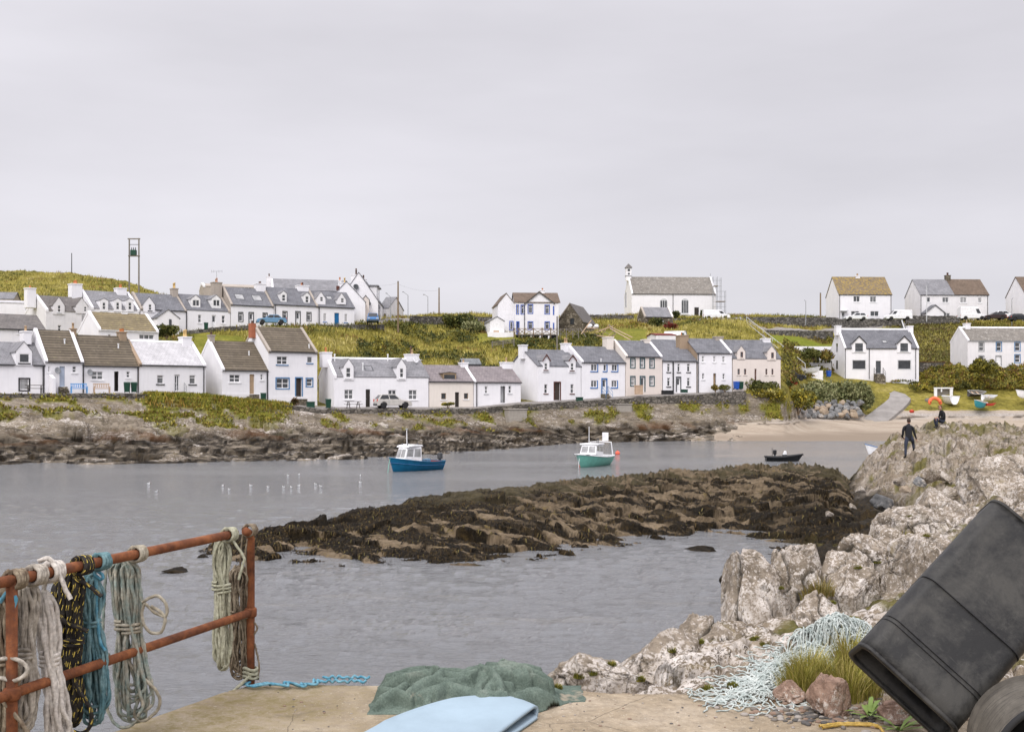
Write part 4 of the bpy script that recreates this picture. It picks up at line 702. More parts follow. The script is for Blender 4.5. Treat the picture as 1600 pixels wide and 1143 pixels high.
h = House('house', 'flat-roofed stone house with TV aerial standing behind the upper row', 318, 186, 412, 20, 490, 447, 443.5, 8, 'greytan', 'greytan', lsk='white', gut=None); u0, z1 = h.hit(382, 447); u1, z0 = h.hit(394, 452.5); h.window(u0, u1, z0, z1 - .1, 'cas', None, None, 'net', v=-.03, rec=.05); h.finish()
h = House('outbuilding', 'small pale stone hut with pitched roof on the hill at the left edge', -14, 178, 21, 8, 482, 467, 457, 4, 'greytan', 'slate_lite', 'hut', gut=None); h.finish()
h = House('house', 'white gabled house with slate porch at the left edge below the hill', -40, 152, 40, 20, 505, 472, 469, 8, 'white', 'paintroof', gut=None); h.finish()
# ---- the blue-trimmed house on the slope
B = thing('house', W(805, 522, 187), 'white house with royal blue window surrounds and crossed brown roofs on the slope', 'house', rad(4)); B_A = (wx(805, 187), 187); z0 = wz(522, 187)
hB = House('tmp', 'x', 805, 187, 873, 4, 522, 472.5, 458, 8, 'white', 'browntile'); bpy.data.objects.remove(hB.root); hB.root = B
w = hB.w; uj = hB.hit(822, 0)[0]; ua, za = hB.hit(842.5, 456); ur = hB.hit(865, 0)[0]; e = hB.e; Dp = 8.5
def wallB(holes):
    b = MB(); us = sorted({0, w, *[h_[i] for h_ in holes for i in (0, 1)]}); zs = sorted({-2.5, e, *[h_[i] for h_ in holes for i in (2, 3)]})
    for i in range(len(us) - 1):
        for j in range(len(zs) - 1):
            cu, cz = (us[i] + us[i + 1]) / 2, (zs[j] + zs[j + 1]) / 2
            if not any(q[0] < cu < q[1] and q[2] < cz < q[3] for q in holes): b.add([(us[i], 0, zs[j]), (us[i + 1], 0, zs[j]), (us[i + 1], 0, zs[j + 1]), (us[i], 0, zs[j + 1])], [(0, 1, 2, 3)])
    for u0, u1, a, c in holes:
        R = .2; b.add([(u0, 0, a), (u0, R, a), (u0, R, c), (u0, 0, c)], [(0, 1, 2, 3)]).add([(u1, 0, a), (u1, 0, c), (u1, R, c), (u1, R, a)], [(0, 1, 2, 3)]).add([(u0, 0, c), (u0, R, c), (u1, R, c), (u1, 0, c)], [(0, 1, 2, 3)])
    b.add([(uj, 0, e), (ur, 0, e), (ua, 0, za)], [(0, 1, 2)]); hl = hB.r
    for u in (0, w): b.add([(u, 0, -2.5), (u, 0, e), (u, Dp / 2, hl), (u, Dp, e), (u, Dp, -2.5)], [(0, 1, 2, 3, 4)])
    b.add([(0, Dp, -2.5), (w, Dp, -2.5), (w, Dp, e), (0, Dp, e)], [(0, 1, 2, 3)]); return b
for x0, x1, y0, y1, k in ((807.5, 810, 477, 490, 'plain'), (814.5, 818.5, 477, 490, 'top'), (825.5, 832, 476, 489, 'top'), (852, 858, 477, 490, 'top'), (825.5, 832, 503, 514, 'top'), (852, 858, 503, 514, 'top'), (864.7, 865.2, 478, 492, 'plain'), (864.7, 865.2, 504, 515, 'plain')):
    if x1 - x0 < 1: 
        u0, zt = hB.hit(864, y0); u1, zb = hB.hit(866, y1); MB().box(u0, u1, -.05, .01, zb, zt).build('window', M['royal'], B)
    else: hB.W(x0, y0, x1, y1, k, 'royal', None, 'glass')
hB.Dr(807.8, 503, 810.5, 524, 'royal', 'royal', 'half'); wallB(hB.holes).build('wall', M['white'], B)
sl = (za - e) / (ua - uj); o = .2; r_ = MB(); r_.prism([(uj - o, e - sl * o + .01), (ua, za + .01), (ur + o, e - sl * o + .01), (ur + o, e - sl * o + .14), (ua, za + .15), (uj - o, e - sl * o + .14)], 1, -.15, Dp * .6); s2 = (hB.r - e) / (Dp / 2)
r_.prism([(-.1, e - .05), (Dp / 2, hB.r), (Dp + .1, e - .05), (Dp + .1, e + .08), (Dp / 2, hB.r + .13), (-.1, e + .08)], 0, -.15, w + .3); r_.build('roof', M['browntile'], B)
bb = MB(); bb.prism([(uj - o - .02, e - sl * o - .13), (ua, za - .13), (ur + o + .02, e - sl * o - .13), (ur + o + .02, e - sl * o + .0), (ua, za + .0), (uj - o - .02, e - sl * o)], 1, -.2, -.155); bb.build('barge_board', M['dkgrey'], B)
u_, _ = hB.hit(819.5, 470); MB().bar((u_, -.1, -.1), (u_, -.1, e - .1), .06, 7).build('downpipe', M['gutter'], B); hB.chim(847.5, 453, .7, .7, 'whitepaint', [('orangepot', .3), ('darkpot', .3)], vpos=4.3)
Lg = gable_house('house_wing', 'white garage-like wing with a tall pointed gable left of the blue-trimmed house', 778, 188.2, 804.5, 8, 522, 475, 458.5, 7.5, 'white', 'browntile', 'house')
u0, z1 = Lg.hit(797, 502.5); u1, zb = Lg.hit(801, 515); Lg.window(u0, u1, zb, z1, 'plain', 'royal', None, 'glass', v=-.03, rec=.05)
G = gable_house('garage', 'small white garage with grey pitched roof and plain pale door', 765.5, 184, 788, 10, 521, 501.5, 495, 6, 'white', 'slate_lite', 'garage'); u0, z1 = G.hit(770, 505); u1, zb = G.hit(781, 520); MB().box(u0, u1, -.03, .01, zb, z1).build('garage_door', M['whitepaint'], G.root)
u0, z1 = G.hit(771, 516); u1, zb = G.hit(780, 519); MB().box(u0, u1, -.05, -.028, zb, z1).build('bench_board', M['palewood'], G.root)
# ---- church, stone cottages
h = House('church', 'white church with lichen-spotted grey roof, arched windows and a small bell tower', 987, 236, 1119.5, 3, 494, 459, 433, 10, 'white', 'lichenroof', 'church', lsk='white', rsk='white', under=4)
for x0, x1, y0, y1 in ((1031, 1043, 466, 486), (1064.5, 1076, 466, 490)):
    u0, z1 = h.hit(x0, y0); u1, zb = h.hit(x1, y1); um = (u0 + u1) / 2; sp = z1 - (u1 - u0) * .45; arch = [(u0, zb), (u1, zb), (u1, sp)] + [(um + (u1 - um) * math.cos(a), sp + (z1 - sp) * math.sin(a)) for a in (.4, .8, 1.2, 1.57, 1.95, 2.35, 2.75)] + [(u0, sp)]
    o = MB().prism(arch, 1, -.03, .02).build('window', M['palegrey'], h.root); g = MB(); n = 3
    for k in range(n): a = u0 + (u1 - u0) * (.08 + k * .3); g.box(a, a + (u1 - u0) * .22, -.045, -.026, zb + .15, sp + .25)
    g.build('pane', M['glass'], o); MB().box(u0 - .2, u1 + .2, -.12, .02, zb - .2, zb - .01).build('sill', M['whitepaint'], o)
h.WL(977, 457, 979, 480); h.pipe(1051.5); vb = 0
u, z = h.hit(981, 432, h.hd); u = .1; zt = h.hit(981, 418.5, h.hd)[1]; za = h.hit(981, 411.5, h.hd)[1]; hw = .55
b = MB().box(u - hw, u + hw, h.hd - hw, h.hd + hw, h.r - .8, zt); o = b.build('bell_tower', M['white'], h.root)
b = MB().box(u - hw - .1, u + hw + .1, h.hd - hw - .1, h.hd + hw + .1, zt - 1.75, zt - 1.6); b.build('string_course', M['grey'], o); b = MB().box(u - hw - .12, u + hw + .12, h.hd - hw - .12, h.hd + hw + .12, zt - .08, zt + .039); b.build('cornice', M['grey'], o); b = MB()
b.add([(u - hw - .2, h.hd - hw - .2, zt + .04), (u + hw + .2, h.hd - hw - .2, zt + .04), (u + hw + .2, h.hd + hw + .2, zt + .04), (u - hw - .2, h.hd + hw + .2, zt + .04), (u, h.hd, za)], [(0, 1, 4), (1, 2, 4), (2, 3, 4), (3, 0, 4), (3, 2, 1, 0)]); b.build('spire', M['slate_brown'], o)
MB().box(u - .25, u + .25, h.hd - hw - .02, h.hd - hw + .1, zt - .75, zt - .25).box(u - .2, u + .2, h.hd - hw - .02, h.hd - hw + .1, zt - 1.45, zt - 1.1).build('louvre', M['dkgrey'], o)
u1_, z1_ = h.hit(1107, 433, h.hd); MB().bar((h.w - .1, h.hd, h.r), (h.w - .1, h.hd, h.r + .9), .05).build('finial', M['grey'], h.root)
u0, z1 = h.hit(1085, 480); MB().box(u0, u0 + .9, -.05, .01, z1 - 1.7, z1).build('door', M['dkdoor'], h.root); h.finish()
h = House('cottage', 'small stone cottage with grey roof and white glazed door below the church', 1007, 212, 1052, 8, 512, 495, 480.5, 5.5, 'stone_warm', 'slate_lite', lsk='greytan', rsk='cream', under=3); h.Dr(1029.5, 499, 1037.5, 512, 'whitepaint', None, 'two'); h.WL(997.5, 499, 1001, 504); h.finish()
h = gable_house('barn', 'derelict rubble stone barn gable beside the blue-trimmed house', 870, 194, 911, -18, 522, 503, 474.5, 9, 'stone_warm', 'slate_brown', 'barn'); u, z = h.hit(894, 502); MB().box(u - .35, u + .35, -.03, .02, z - .5, z + .5).build('window_opening', M['glass_dk'], h.root)
sl_ = (h.za - h.e) / (h.w / 2); MB().prism([(-.16, h.e - .3), (h.w / 2, h.za + .0), (h.w / 2, h.za + .2), (-.16, h.e - .05)], 1, -.12, .3).build('coping', M['greytan'], h.root)
# ---- right-hand side
h = House('house', 'large white house with black-trimmed dormers and dark picture windows beside the slipway', 1319.5, 187, 1436, 1.5, 591, 544, 514.5, 7.2, 'white', 'slate', lsk='white', rsk='white', gut='black', ridgem='whitepaint', under=3)
for a, c, ap in ((1331.5, 1353, 525), (1402, 1423.5, 525)): m = (a + c) / 2; h.dormer(a, c, 536, ap, (m - 6, 536, m + 6, 548.5), 'grid', wall='white', trim='black', frame='dkgrey', sill='palegrey', glass='glass')
for a, c in ((1332.5, 1352), (1403.5, 1422.5)): h.W(a, 563, c, 576, 'plain', 'palegrey', None, 'glass_dk', 'dkgrey')
h.Dr(1368.5, 563.5, 1376.5, 583, 'dkgrey', glass='one'); h.steps(1365, 1380, 583.5, 4, rail='black'); h.sky(1379, 532, 1385, 536); h.pipe(1320.5); h.pipe(1358); h.pipe(1430.5); h.chim(1309, 508.5, .85, 1.2, 'white', low=1.0); h.chim(1421, 509, .85, 1.2, 'white', low=1.0)
for q in ((1306.5, 536, 1309.5, 550), (1298.5, 563, 1300.5, 576), (1306.5, 562.5, 1309.5, 577)): h.WL(*q)
h.finish()
h = House('house', 'white two-storey cottage at the right edge above the dense scrub', 1512, 186, 1650, 3, 579, 532, 512, 6.5, 'offwhite', 'lichenroof', lsk='white', gut='grey', ridgem='whitepaint', under=4)
for a, c, y0, y1 in ((1530, 1537, 535, 548), (1557, 1564.5, 535, 548), (1586, 1593.5, 535, 548), (1530, 1537, 556, 568), (1586, 1593.5, 554, 566)): h.W(a, y0, c, y1, 'sash', 'midblue' if a > 1540 else 'grey', None)
h.Dr(1556.5, 556, 1564, 571, 'whitepaint', 'grey'); h.chim(1510.5, 505, .85, 1.0, 'white', [('tanpot', .35)], low=1); h.finish()
h = House('house', 'white semi-detached house with yellow moss on its roof on the right skyline', 1311, 228, 1393.5, 3, 499, 460, 433, 8, 'white', 'mossroof', gut='gutter', under=3)
for a, c, y0, y1 in ((1333.5, 1343.5, 462.5, 471.5), (1359.5, 1369, 463, 472), (1330, 1342.5, 486, 494), (1360, 1373, 486, 494)): h.W(a, y0, c, y1, 'cas')
u0, z1 = h.hit(1313, 485); u1, zb = h.hit(1323, 486.5); MB().box(u0, u1, -1.0, -.01, zb, z1).build('door_canopy', M['palegrey'], h.root); h.Dr(1315.5, 487.5, 1319.5, 499, 'palegrey', glass='half'); h.pipe(1311.8); h.pipe(1392); h.chim(1339.5, 431, .9, .7, 'white', [('tanpot', .45), ('tanpot', .45)], low=.8); h.finish()
h = House('house', 'white semi-detached pair, roof half grey and half brown, on the right skyline', 1438.5, 228, 1545, 3, 499, 460.5, 437, 8, 'offwhite', 'slate_lite', gut='gutter', under=3)
for a, c, y0, y1, k in ((1448.5, 1453.5, 464.5, 472, 'plain'), (1472.5, 1482, 464.5, 472.5, 'cas'), (1500.5, 1510, 464.5, 473, 'cas'), (1528.5, 1533.5, 465, 473, 'plain'), (1474, 1484, 489, 496, 'cas')): h.W(a, y0, c, y1, k, glass='glass' if a < 1500 else 'net')
u0, z1 = h.hit(1447, 493, -2); u1, _ = h.hit(1475, 493, -2); um = (u0 + u1) / 2; za = h.hit(1460, 477, -2)[1]; zE = h.hit(1460, 488, -2)[1]; o = MB().prism([(u0, -1), (u1, -1), (u1, zE), (um, za), (u0, zE)], 1, -2, -.01).build('porch', M['white'], h.root)
sl = (za - zE) / (um - u0); MB().prism([(u0 - .3, zE - .3 * sl), (um, za + .02), (u1 + .3, zE - .3 * sl), (u1 + .3, zE - .3 * sl + .18), (um, za + .22), (u0 - .3, zE - .3 * sl + .18)], 1, -2.2, -.005).build('porch_roof', M['slate'], o)
um2 = h.hit(1491.5, 0)[0]; e_, r_2, D_ = h.e, h.r, h.D; sl = h.sl; MB().prism([(-.08, e_ - .08 * sl + .112), (D_ / 2, r_2 + .112), (D_ + .08, e_ - .08 * sl + .112), (D_ + .08, e_ - .08 * sl + .16), (D_ / 2, r_2 + .16), (-.08, e_ - .08 * sl + .16)], 0, um2, h.w + .13).build('brown_roof_half', M['browntile'], h.root)
h.pipe(1438.8); h.pipe(1543); h.chim(1480.5, 430, 1.0, .8, 'stone_warm', [('darkpot', .5), ('redbrown', .55)], low=.9); h.finish()
h = House('house', 'white gabled house with brown roof at the right edge of the skyline', 1603, 226, 1700, 4, 498, 460, 433, 8, 'white', 'browntile', under=3); h.finish()
# ------------------------------------------------------------------ rocky headland on the near right
HP = [(7, 850, 2.6), (7, 1000, 2.7), (7, 1200, 2.75), (7, 1400, 2.88), (7, 1600, 2.9), (7, 1800, 2.95), (8, 840, 2.1), (8, 900, 2.5), (8, 1000, 2.75), (8, 1150, 2.82), (8, 1300, 2.95), (8, 1500, 3.0), (8, 1800, 3.2), (9, 840, .8), (9, 900, 1.9), (9, 1000, 2.6), (9, 1150, 2.75), (9, 1300, 2.85), (9, 1500, 2.95), (9, 1800, 3.2),
      (10.5, 850, -.6), (10.5, 950, 1.0), (10.5, 1050, 2.1), (10.5, 1150, 2.5), (10.5, 1300, 2.6), (10.5, 1500, 2.8), (10.5, 1800, 3.2), (13, 950, -1), (13, 1080, .3), (13, 1150, 1.5), (13, 1250, 1.95), (13, 1400, 2.45), (13, 1600, 2.8), (13, 1800, 3.1), (18, 1050, -1), (18, 1150, .0), (18, 1220, .9), (18, 1300, 1.7), (18, 1400, 2.3), (18, 1500, 2.7), (18, 1600, 2.8), (18, 1800, 3.1),
      (25, 1080, -1), (25, 1180, -.4), (25, 1250, .4), (25, 1350, 1.2), (25, 1450, 1.9), (25, 1550, 2.4), (25, 1700, 2.9), (32, 1120, -.8), (32, 1200, -.2), (32, 1280, .25), (32, 1380, .7), (32, 1480, 1.5), (32, 1580, 2.3), (32, 1750, 2.8), (38, 1150, -.4), (38, 1230, .05), (38, 1330, .25), (38, 1420, .7), (38, 1500, 1.4), (38, 1600, 2.3), (38, 1750, 2.8),
      (44, 1230, .1), (44, 1330, .35), (44, 1400, .8), (44, 1460, 1.35), (44, 1540, 1.9), (44, 1650, 2.5), (44, 1800, 2.8), (51, 1250, .0), (51, 1330, .6), (51, 1380, 1.6), (51, 1420, 2.12), (51, 1500, 2.4), (51, 1600, 2.65), (51, 1800, 2.8), (60, 1290, -.6), (60, 1330, .4), (60, 1360, 1.8), (60, 1390, 2.5), (60, 1440, 2.95), (60, 1500, 3.05), (60, 1600, 2.95), (60, 1800, 2.95),
      (72, 1300, -1), (72, 1360, .4), (72, 1400, 1.8), (72, 1450, 2.8), (72, 1500, 2.85), (72, 1600, 2.7), (72, 1800, 2.8), (85, 1350, -1), (85, 1450, .2), (85, 1550, .7), (85, 1800, 1.2), (100, 1300, -1.2), (100, 1500, -1.2), (100, 1800, -1)]
hp = np.array(HP); cp = np.stack([hp[:, 1] / 150, np.log(hp[:, 0]) * 4], -1)
def tps(r): return np.where(r > 1e-9, r * r * np.log(r + 1e-12), 0)
Nn = len(cp); Am = np.zeros((Nn + 3, Nn + 3)); Am[:Nn, :Nn] = tps(np.linalg.norm(cp[:, None] - cp[None], axis=-1)) + np.eye(Nn) * .02; Am[:Nn, Nn] = 1; Am[:Nn, Nn + 1:] = cp; Am[Nn, :Nn] = 1; Am[Nn + 1:, :Nn] = cp.T
wts = np.linalg.solve(Am, np.concatenate([hp[:, 2], [0, 0, 0]]))
def hz(px, d):
    q = np.stack([np.asarray(px, float).ravel() / 150, np.log(np.asarray(d, float).ravel()) * 4], -1); r = np.zeros(len(q))
    for i in range(0, len(q), 20000):
        k = q[i:i + 20000]; r[i:i + 20000] = tps(np.linalg.norm(k[:, None] - cp[None], axis=-1)) @ wts[:Nn] + wts[Nn] + k @ wts[Nn + 1:]
    return r.reshape(np.shape(px))
p = np.concatenate([np.arange(836, 1800, 2.3), np.arange(1800, 3000, 7)]); dd = np.geomspace(6.95, 98, 430); PXh, Dh = np.meshgrid(p, dd); Xh = (PXh - 800) / F * Dh; base = hz(np.minimum(PXh, 1800), Dh)
am = sstep(7.05, 7.7, Dh); big = sstep(14, 28, Dh)
rk = am * (.30 * blocky(Xh, Dh, .55, 90, .6, .4) + .42 * blocky(Xh, Dh, .2, 91) + .05 * fbm(Xh * 3, Dh * 3, o=4, seed=92)) + big * (.50 * blocky(Xh, Dh, 1.7, 93, .6, .2, .7) + .42 * blocky(Xh + .4 * Dh, Dh - .4 * Xh, .8, 94, .6, .3, .7) + .5 * blocky(Xh, Dh, .38, 89, .6, .3) + .12 * fbm(Xh * 1.8, Dh * 1.8, o=4, seed=88)) + am * .22 * fbm(Xh * .8, Dh * .8, o=3, seed=95)
gul = sstep(1.25, .55, base + .35 * fbm(Xh * .4, Dh * .4, o=3, seed=96)) * sstep(17, 24, Dh); rk = rk * (1 - .45 * gul); Zh = base + rk - 1.3 * (1 - sstep(6.96, 7.14, Dh)) - 1.3 * (1 - sstep(836, 862, PXh))
f1, f2, *_ = worley((Xh + .1 * perlin(Xh * 2, Dh * 2)) / .55, Dh / .55, seed=90); crack = (1 - sstep(.02, .10, f2 - f1)) * am * sstep(-.1, .2, fbm(Xh * .7, Dh * .7, o=2, seed=97)) * .8
gr = sstep(.22, .42, fbm(Xh * .9, Dh * .9, o=4, seed=98)) * (1 - gul) * .9 * sstep(7.3, 8, Dh); gr = np.maximum(gr, sstep(.05, .3, fbm(Xh * .35, Dh * .35, o=4, seed=99)) * sstep(54, 62, Dh) * .7)
tag(npmesh('rocky_headland', np.stack([Xh, Dh, Zh], -1).reshape(-1, 3), grid_faces(*Xh.shape), M['headland'], attrs=dict(weed=gul.ravel(), grass=gr.ravel(), crack=crack.ravel(), lich=(1 - .5 * sstep(20, 40, Dh)).ravel())), kind='structure')
from mathutils.bvhtree import BVHTree
_bv = BVHTree.FromPolygons([tuple(q) for q in np.stack([Xh, Dh, Zh], -1).reshape(-1, 3)], [tuple(q) for q in grid_faces(*Xh.shape)])
def hgt(x, y):
    r = _bv.ray_cast(Vector((x, y, 30)), Vector((0, 0, -1))); return r[0].z if r[0] else 2.88
def ico(n):
    bm = bmesh.new(); bmesh.ops.create_icosphere(bm, subdivisions=n, radius=1); v = np.array([q.co[:] for q in bm.verts]); f = np.array([[q.index for q in x.verts] for x in bm.faces]); bm.free(); return v, f
ICO = {}
def rock_mesh(name, size, seed, mat, sub=5, facet=.30, sq=.75, rough=1.0, taper=.32):
    if sub not in ICO: ICO[sub] = ico(sub)
    v, f = ICO[sub]; g = np.random.default_rng(seed); p = np.sign(v) * np.abs(v) ** sq; p = p / np.linalg.norm(p, axis=1, keepdims=True) ** .45; o = seed * 7.3
    p = p * (1 + .10 * fbm(v[:, 0] * 1.1 + o, v[:, 1] * 1.1, v[:, 2] * 1.1, 2, seed)[:, None])
    for k in range(int(14 + facet * 40)):                 # planar breaks cut off the rounded form
        n_ = g.normal(0, 1, 3); n_ /= np.linalg.norm(n_); dd_ = p @ n_; h_ = np.quantile(dd_, g.uniform(.77, .95)); w_ = .06 * fbm(v[:, 0] * 2.2 + o + k, v[:, 1] * 2.2, v[:, 2] * 2.2, 3, seed + k); ov = np.maximum(dd_ - h_ + w_, 0); p = p - n_ * (ov * .88)[:, None]
    cr = np.zeros(len(v)); wv = .10 * fbm(v[:, 0] * 1.6 + o, v[:, 1] * 1.6, v[:, 2] * 1.6, 3, seed + 40)
    for k in range(4 if rough > .8 else 1):                    # a few joints split it
        n_ = g.normal(0, 1, 3); n_[2] *= .45; n_ /= np.linalg.norm(n_); q_ = np.abs(p @ n_ - g.uniform(-.45, .45) + wv * (1 + k * .2)); dpt = (.17, .11, .06, .05)[k]; c_ = 1 - sstep(0, dpt * .45, q_); p = p * (1 - dpt * c_)[:, None]; cr = np.maximum(cr, (1 - sstep(.0, dpt * .3, q_)) * min(1, rough) * (1 if k < 2 else .7))
    nr_ = p / (np.linalg.norm(p, axis=1, keepdims=True) + 1e-9); p = p + nr_ * (rough * (.035 * fbm(v[:, 0] * 4 + o, v[:, 1] * 4, v[:, 2] * 4, 4, seed + 5) + .016 * fbm(v[:, 0] * 15 + o, v[:, 1] * 15, v[:, 2] * 15, 3, seed + 9)))[:, None]
    zt_ = (p[:, 2] - p[:, 2].min()) / np.ptp(p[:, 2]); p[:, :2] *= (1.15 - taper * 1.5 * zt_)[:, None]
    p = p - (p.max(0) + p.min(0)) / 2; p = p / np.abs(p).max(0) * np.array(size) / 2
    return npmesh(name, p, f, mat, attrs=dict(crack=cr))
def boulder(x0, x1, y0, y1, d, label, seed, depth=None, sub=6, mat='boulder', rz=0, name='boulder', cat='boulder', group=None, **k):
    w = (x1 - x0) / F * d; h_ = (y1 - y0) / F * d; o = rock_mesh(name, (w * 1.12, (depth or w * .8) * 1.15, h_ * 1.32), seed, M[mat], sub, **k); c = W((x0 + x1) / 2, (y0 + y1) / 2 + (y1 - y0) * .08, d + (depth or w * .8) * .15); o.location = c; o.rotation_euler = (0, rad(random.uniform(-6, 6)), rz); return tag(o, label, cat, group)
boulder(1122, 1236, 868, 990, 13.0, 'pale lichen-covered boulder with a steep left side right against the water', 3, 1.0, taper=.42)
boulder(1205, 1296, 866, 985, 13.4, 'lichened boulder with a dark vertical split, right of the steep-sided one', 5, .9)
boulder(1290, 1372, 872, 985, 13.0, 'pale cracked boulder just above the pile of net', 8, .8)
boulder(1292, 1416, 836, 930, 15.2, 'broad rugged boulder behind the cracked one above the net', 11, 1.1)
boulder(1385, 1478, 838, 960, 14.2, 'tall grooved boulder touching the upper edge of the leaning black tank', 14, .9)
boulder(1368, 1470, 795, 862, 19.5, 'rounded pale outcrop with yellow grass at its left foot', 17, 1.4)
boulder(1420, 1560, 768, 880, 20.5, 'long sloping pale slab rising behind the black tank', 21, 2.0, rz=.3)
boulder(1512, 1640, 716, 815, 27, 'big dark-streaked rock above the top corner of the black tank', 24, 2.2)
boulder(1229, 1292, 852, 940, 15.2, 'flat-topped pale block behind the split boulder', 41, .8)
boulder(1352, 1424, 828, 905, 16.8, 'rounded pale dome above the cracked boulder', 43, 1.1)
boulder(1400, 1520, 842, 965, 13.4, 'smooth pale slab sloping along the edge of the black tank', 45, 1.2, rz=.4, facet=.15)
boulder(1238, 1310, 925, 992, 12.2, 'low pale rock under the split boulder, just behind the net', 47, .7)
boulder(845, 1010, 1012, 1100, 7.75, 'low knobbly white-lichened rock at the quay edge beside the green cloth', 31, .75, facet=.2)
boulder(935, 1110, 985, 1085, 8.5, 'rounded lichened hump of rock left of the net', 33, .9, facet=.2)
boulder(1040, 1190, 968, 1075, 9.2, 'flat-topped pale rock behind the lower end of the net', 35, 1.0, facet=.2)
boulder(1150, 1300, 962, 1050, 9.9, 'low pale rock running under the top of the net', 37, 1.0, facet=.22)
boulder(1128, 1162, 876, 920, 26, 'small black wet rock at the edge of the water', 39, .6, mat='rubberrock' if 'rubberrock' in M else 'islet', sub=4)
mids = [(1336, 1353, 756, 768), (1352, 1404, 766, 797), (1394, 1414, 742, 757), (1432, 1472, 726, 752), (1456, 1490, 728, 748), (1425, 1448, 742, 758), (1448, 1464, 760, 772), (1510, 1536, 742, 764), (1470, 1500, 756, 774), (1404, 1424, 756, 768), (1288, 1302, 796, 806), (1322, 1340, 784, 795), (1476, 1500, 704, 720), (1450, 1462, 690, 698)]
protos = []
for i, (x0, x1, y0, y1) in enumerate(mids):
    d_ = float(np.interp((y0 + y1) / 2, [690, 720, 760, 800], [54, 47, 40, 34])); w = (x1 - x0) / F * d_; hh = (y1 - y0) / F * d_
    if i < 4: o = rock_mesh('boulder', (1, .9, .8), 50 + i, M['greyrock' if i == 1 else 'boulder'], 4, facet=.22, sq=.8, rough=.5); protos.append(o)
    else: o = protos[i % 4].copy(); COL.objects.link(o)
    o.scale = (w, w * .8, hh * 1.25); o.rotation_euler = (0, 0, i * 1.3); x = wx((x0 + x1) / 2, d_); o.location = (x, d_, max(wz(y1, d_), hgt(x, d_) - .1) + hh * .35)
    tag(o, 'pale rounded boulder lying among the rocks and weed below the standing man', 'boulder', 'loose boulders on the headland')

# ------------------------------------------------------------------ quay
QZ = H - 1.82
t = NT('quay_concrete', .95, .15); c = t.co(None, 'World'); n = t.noise(c, 1.3, 7, .68, .4); n2 = t.noise(c, 14, 5, .75); n3 = t.noise(c, 70, 3, .7)
col = t.ramp(n, [(.28, (.225, .175, .115)), (.48, (.31, .25, .175)), (.68, (.40, .335, .255))]); col = t.mix(1.0, col, t.mapr(n2, .3, .7, .72, 1.22), 'MULTIPLY'); col = t.mix(t.mapr(n3, .62, .7, 0, .8), col, (.60, .55, .46)); col = t.mix(t.mapr(n3, .36, .28, 0, .85), col, (.08, .065, .045))
sp = t.n('ShaderNodeSeparateXYZ'); t.set(sp.inputs[0], c); mossy = t.math('MULTIPLY', t.mapr(t.math('ADD', sp.outputs[0], t.math('MULTIPLY', t.math('SUBTRACT', n, .5), 2.2)), -.35, -1.5), t.mapr(n2, .35, .62))
col = t.mix(t.math('MULTIPLY', mossy, .75), col, (.13, .105, .028)); col = t.mix(t.mapr(t.noise(c, 2.5, 6, .7, .5), .6, .68, 0, .5), col, (.12, .10, .07)); qe = t.vor(t.mix(.06, c, t.noise(c, 4, 5, col=True)), 1.1, 'DISTANCE_TO_EDGE'); col = t.mix(t.math('MULTIPLY', t.mapr(qe, .005, .001, 0, .6), t.mapr(t.noise(c, .9, 3), .45, .55)), col, (.07, .055, .04)); M['quay'] = t.done(col, None, t.bump(n2, .012, .9, t.bump(n3, .004, .9)))
out = [(-2.75, 4.6), (-2.3, 6.2), (-1.84, 7.2), (-1.72, 7.36), (-1.4, 7.42), (-.9, 7.40), (0.1, 7.38), (.35, 7.28), (.6, 7.2), (1.6, 7.15), (5.2, 7.15), (5.2, -3), (-3.2, -3)]
b = MB(); n = len(out); r_ = random.Random(4); rim = []
for i in range(n):
    p0, p1 = Vector((*out[i], 0)), Vector((*out[(i + 1) % n], 0)); k = 10 if i < 9 else 1
    for j in range(k): q = p0.lerp(p1, j / k); rim.append((q.x + (r_.uniform(-.012, .012) if k > 1 else 0), q.y + (r_.uniform(-.012, .012) if k > 1 else 0)))
m = len(rim); cen = (.4, 4.0); rin = [(x + (cen[0] - x) * .012, y + (cen[1] - y) * .012) for x, y in rim]
b.add([(x, y, QZ) for x, y in rin] + [(x, y, QZ - .03 - r_.random() * .02) for x, y in rim] + [(x, y, -2) for x, y in rim], [tuple(range(m))[::-1]] + [(i, (i + 1) % m, m + (i + 1) % m, m + i) for i in range(m)] + [(m + i, m + (i + 1) % m, 2 * m + (i + 1) % m, 2 * m + i) for i in range(m)])
tag(b.build('quay', M['quay']), kind='structure')

# ------------------------------------------------------------------ rusty railing hung with ropes
t = NT('rusty_pipe', .85, .25); c = t.co(); n = t.noise(c, 9, 6, .7); n2 = t.noise(c, 40, 4, .7); col = t.ramp(n, [(.3, (.07, .026, .014)), (.5, (.18, .062, .026)), (.66, (.29, .108, .042)), (.8, (.36, .18, .08))]); col = t.mix(t.mapr(n2, .55, .68, 0, .5), col, (.10, .05, .035))
M['rust'] = t.done(t.mix(t.mapr(t.noise(c, 3, 4), .6, .72, 0, .6), col, (.17, .09, .06)), None, t.bump(n2, .004, .9, t.bump(n, .01, .6)))
RA, RB = Vector((-2.31, 5.32, 0)), Vector((-1.67, 7.36, 0)); RZ1, RZ2 = wz(828, 7.36), wz(956, 7.36)
rl = thing('railing', (RB.x, RB.y, QZ), 'rusty two-bar pipe railing along the quay edge, draped with hanks of rope', 'railing')
def rpt(px, z): 
    k = (px - 800) / F; dxy = RB - RA; t_ = (k * RA.y - RA.x) / (dxy.x - k * dxy.y); q = RA + dxy * t_; return Vector((q.x, q.y, z))
def loc(p): return Vector(p) - Vector((RB.x, RB.y, QZ))
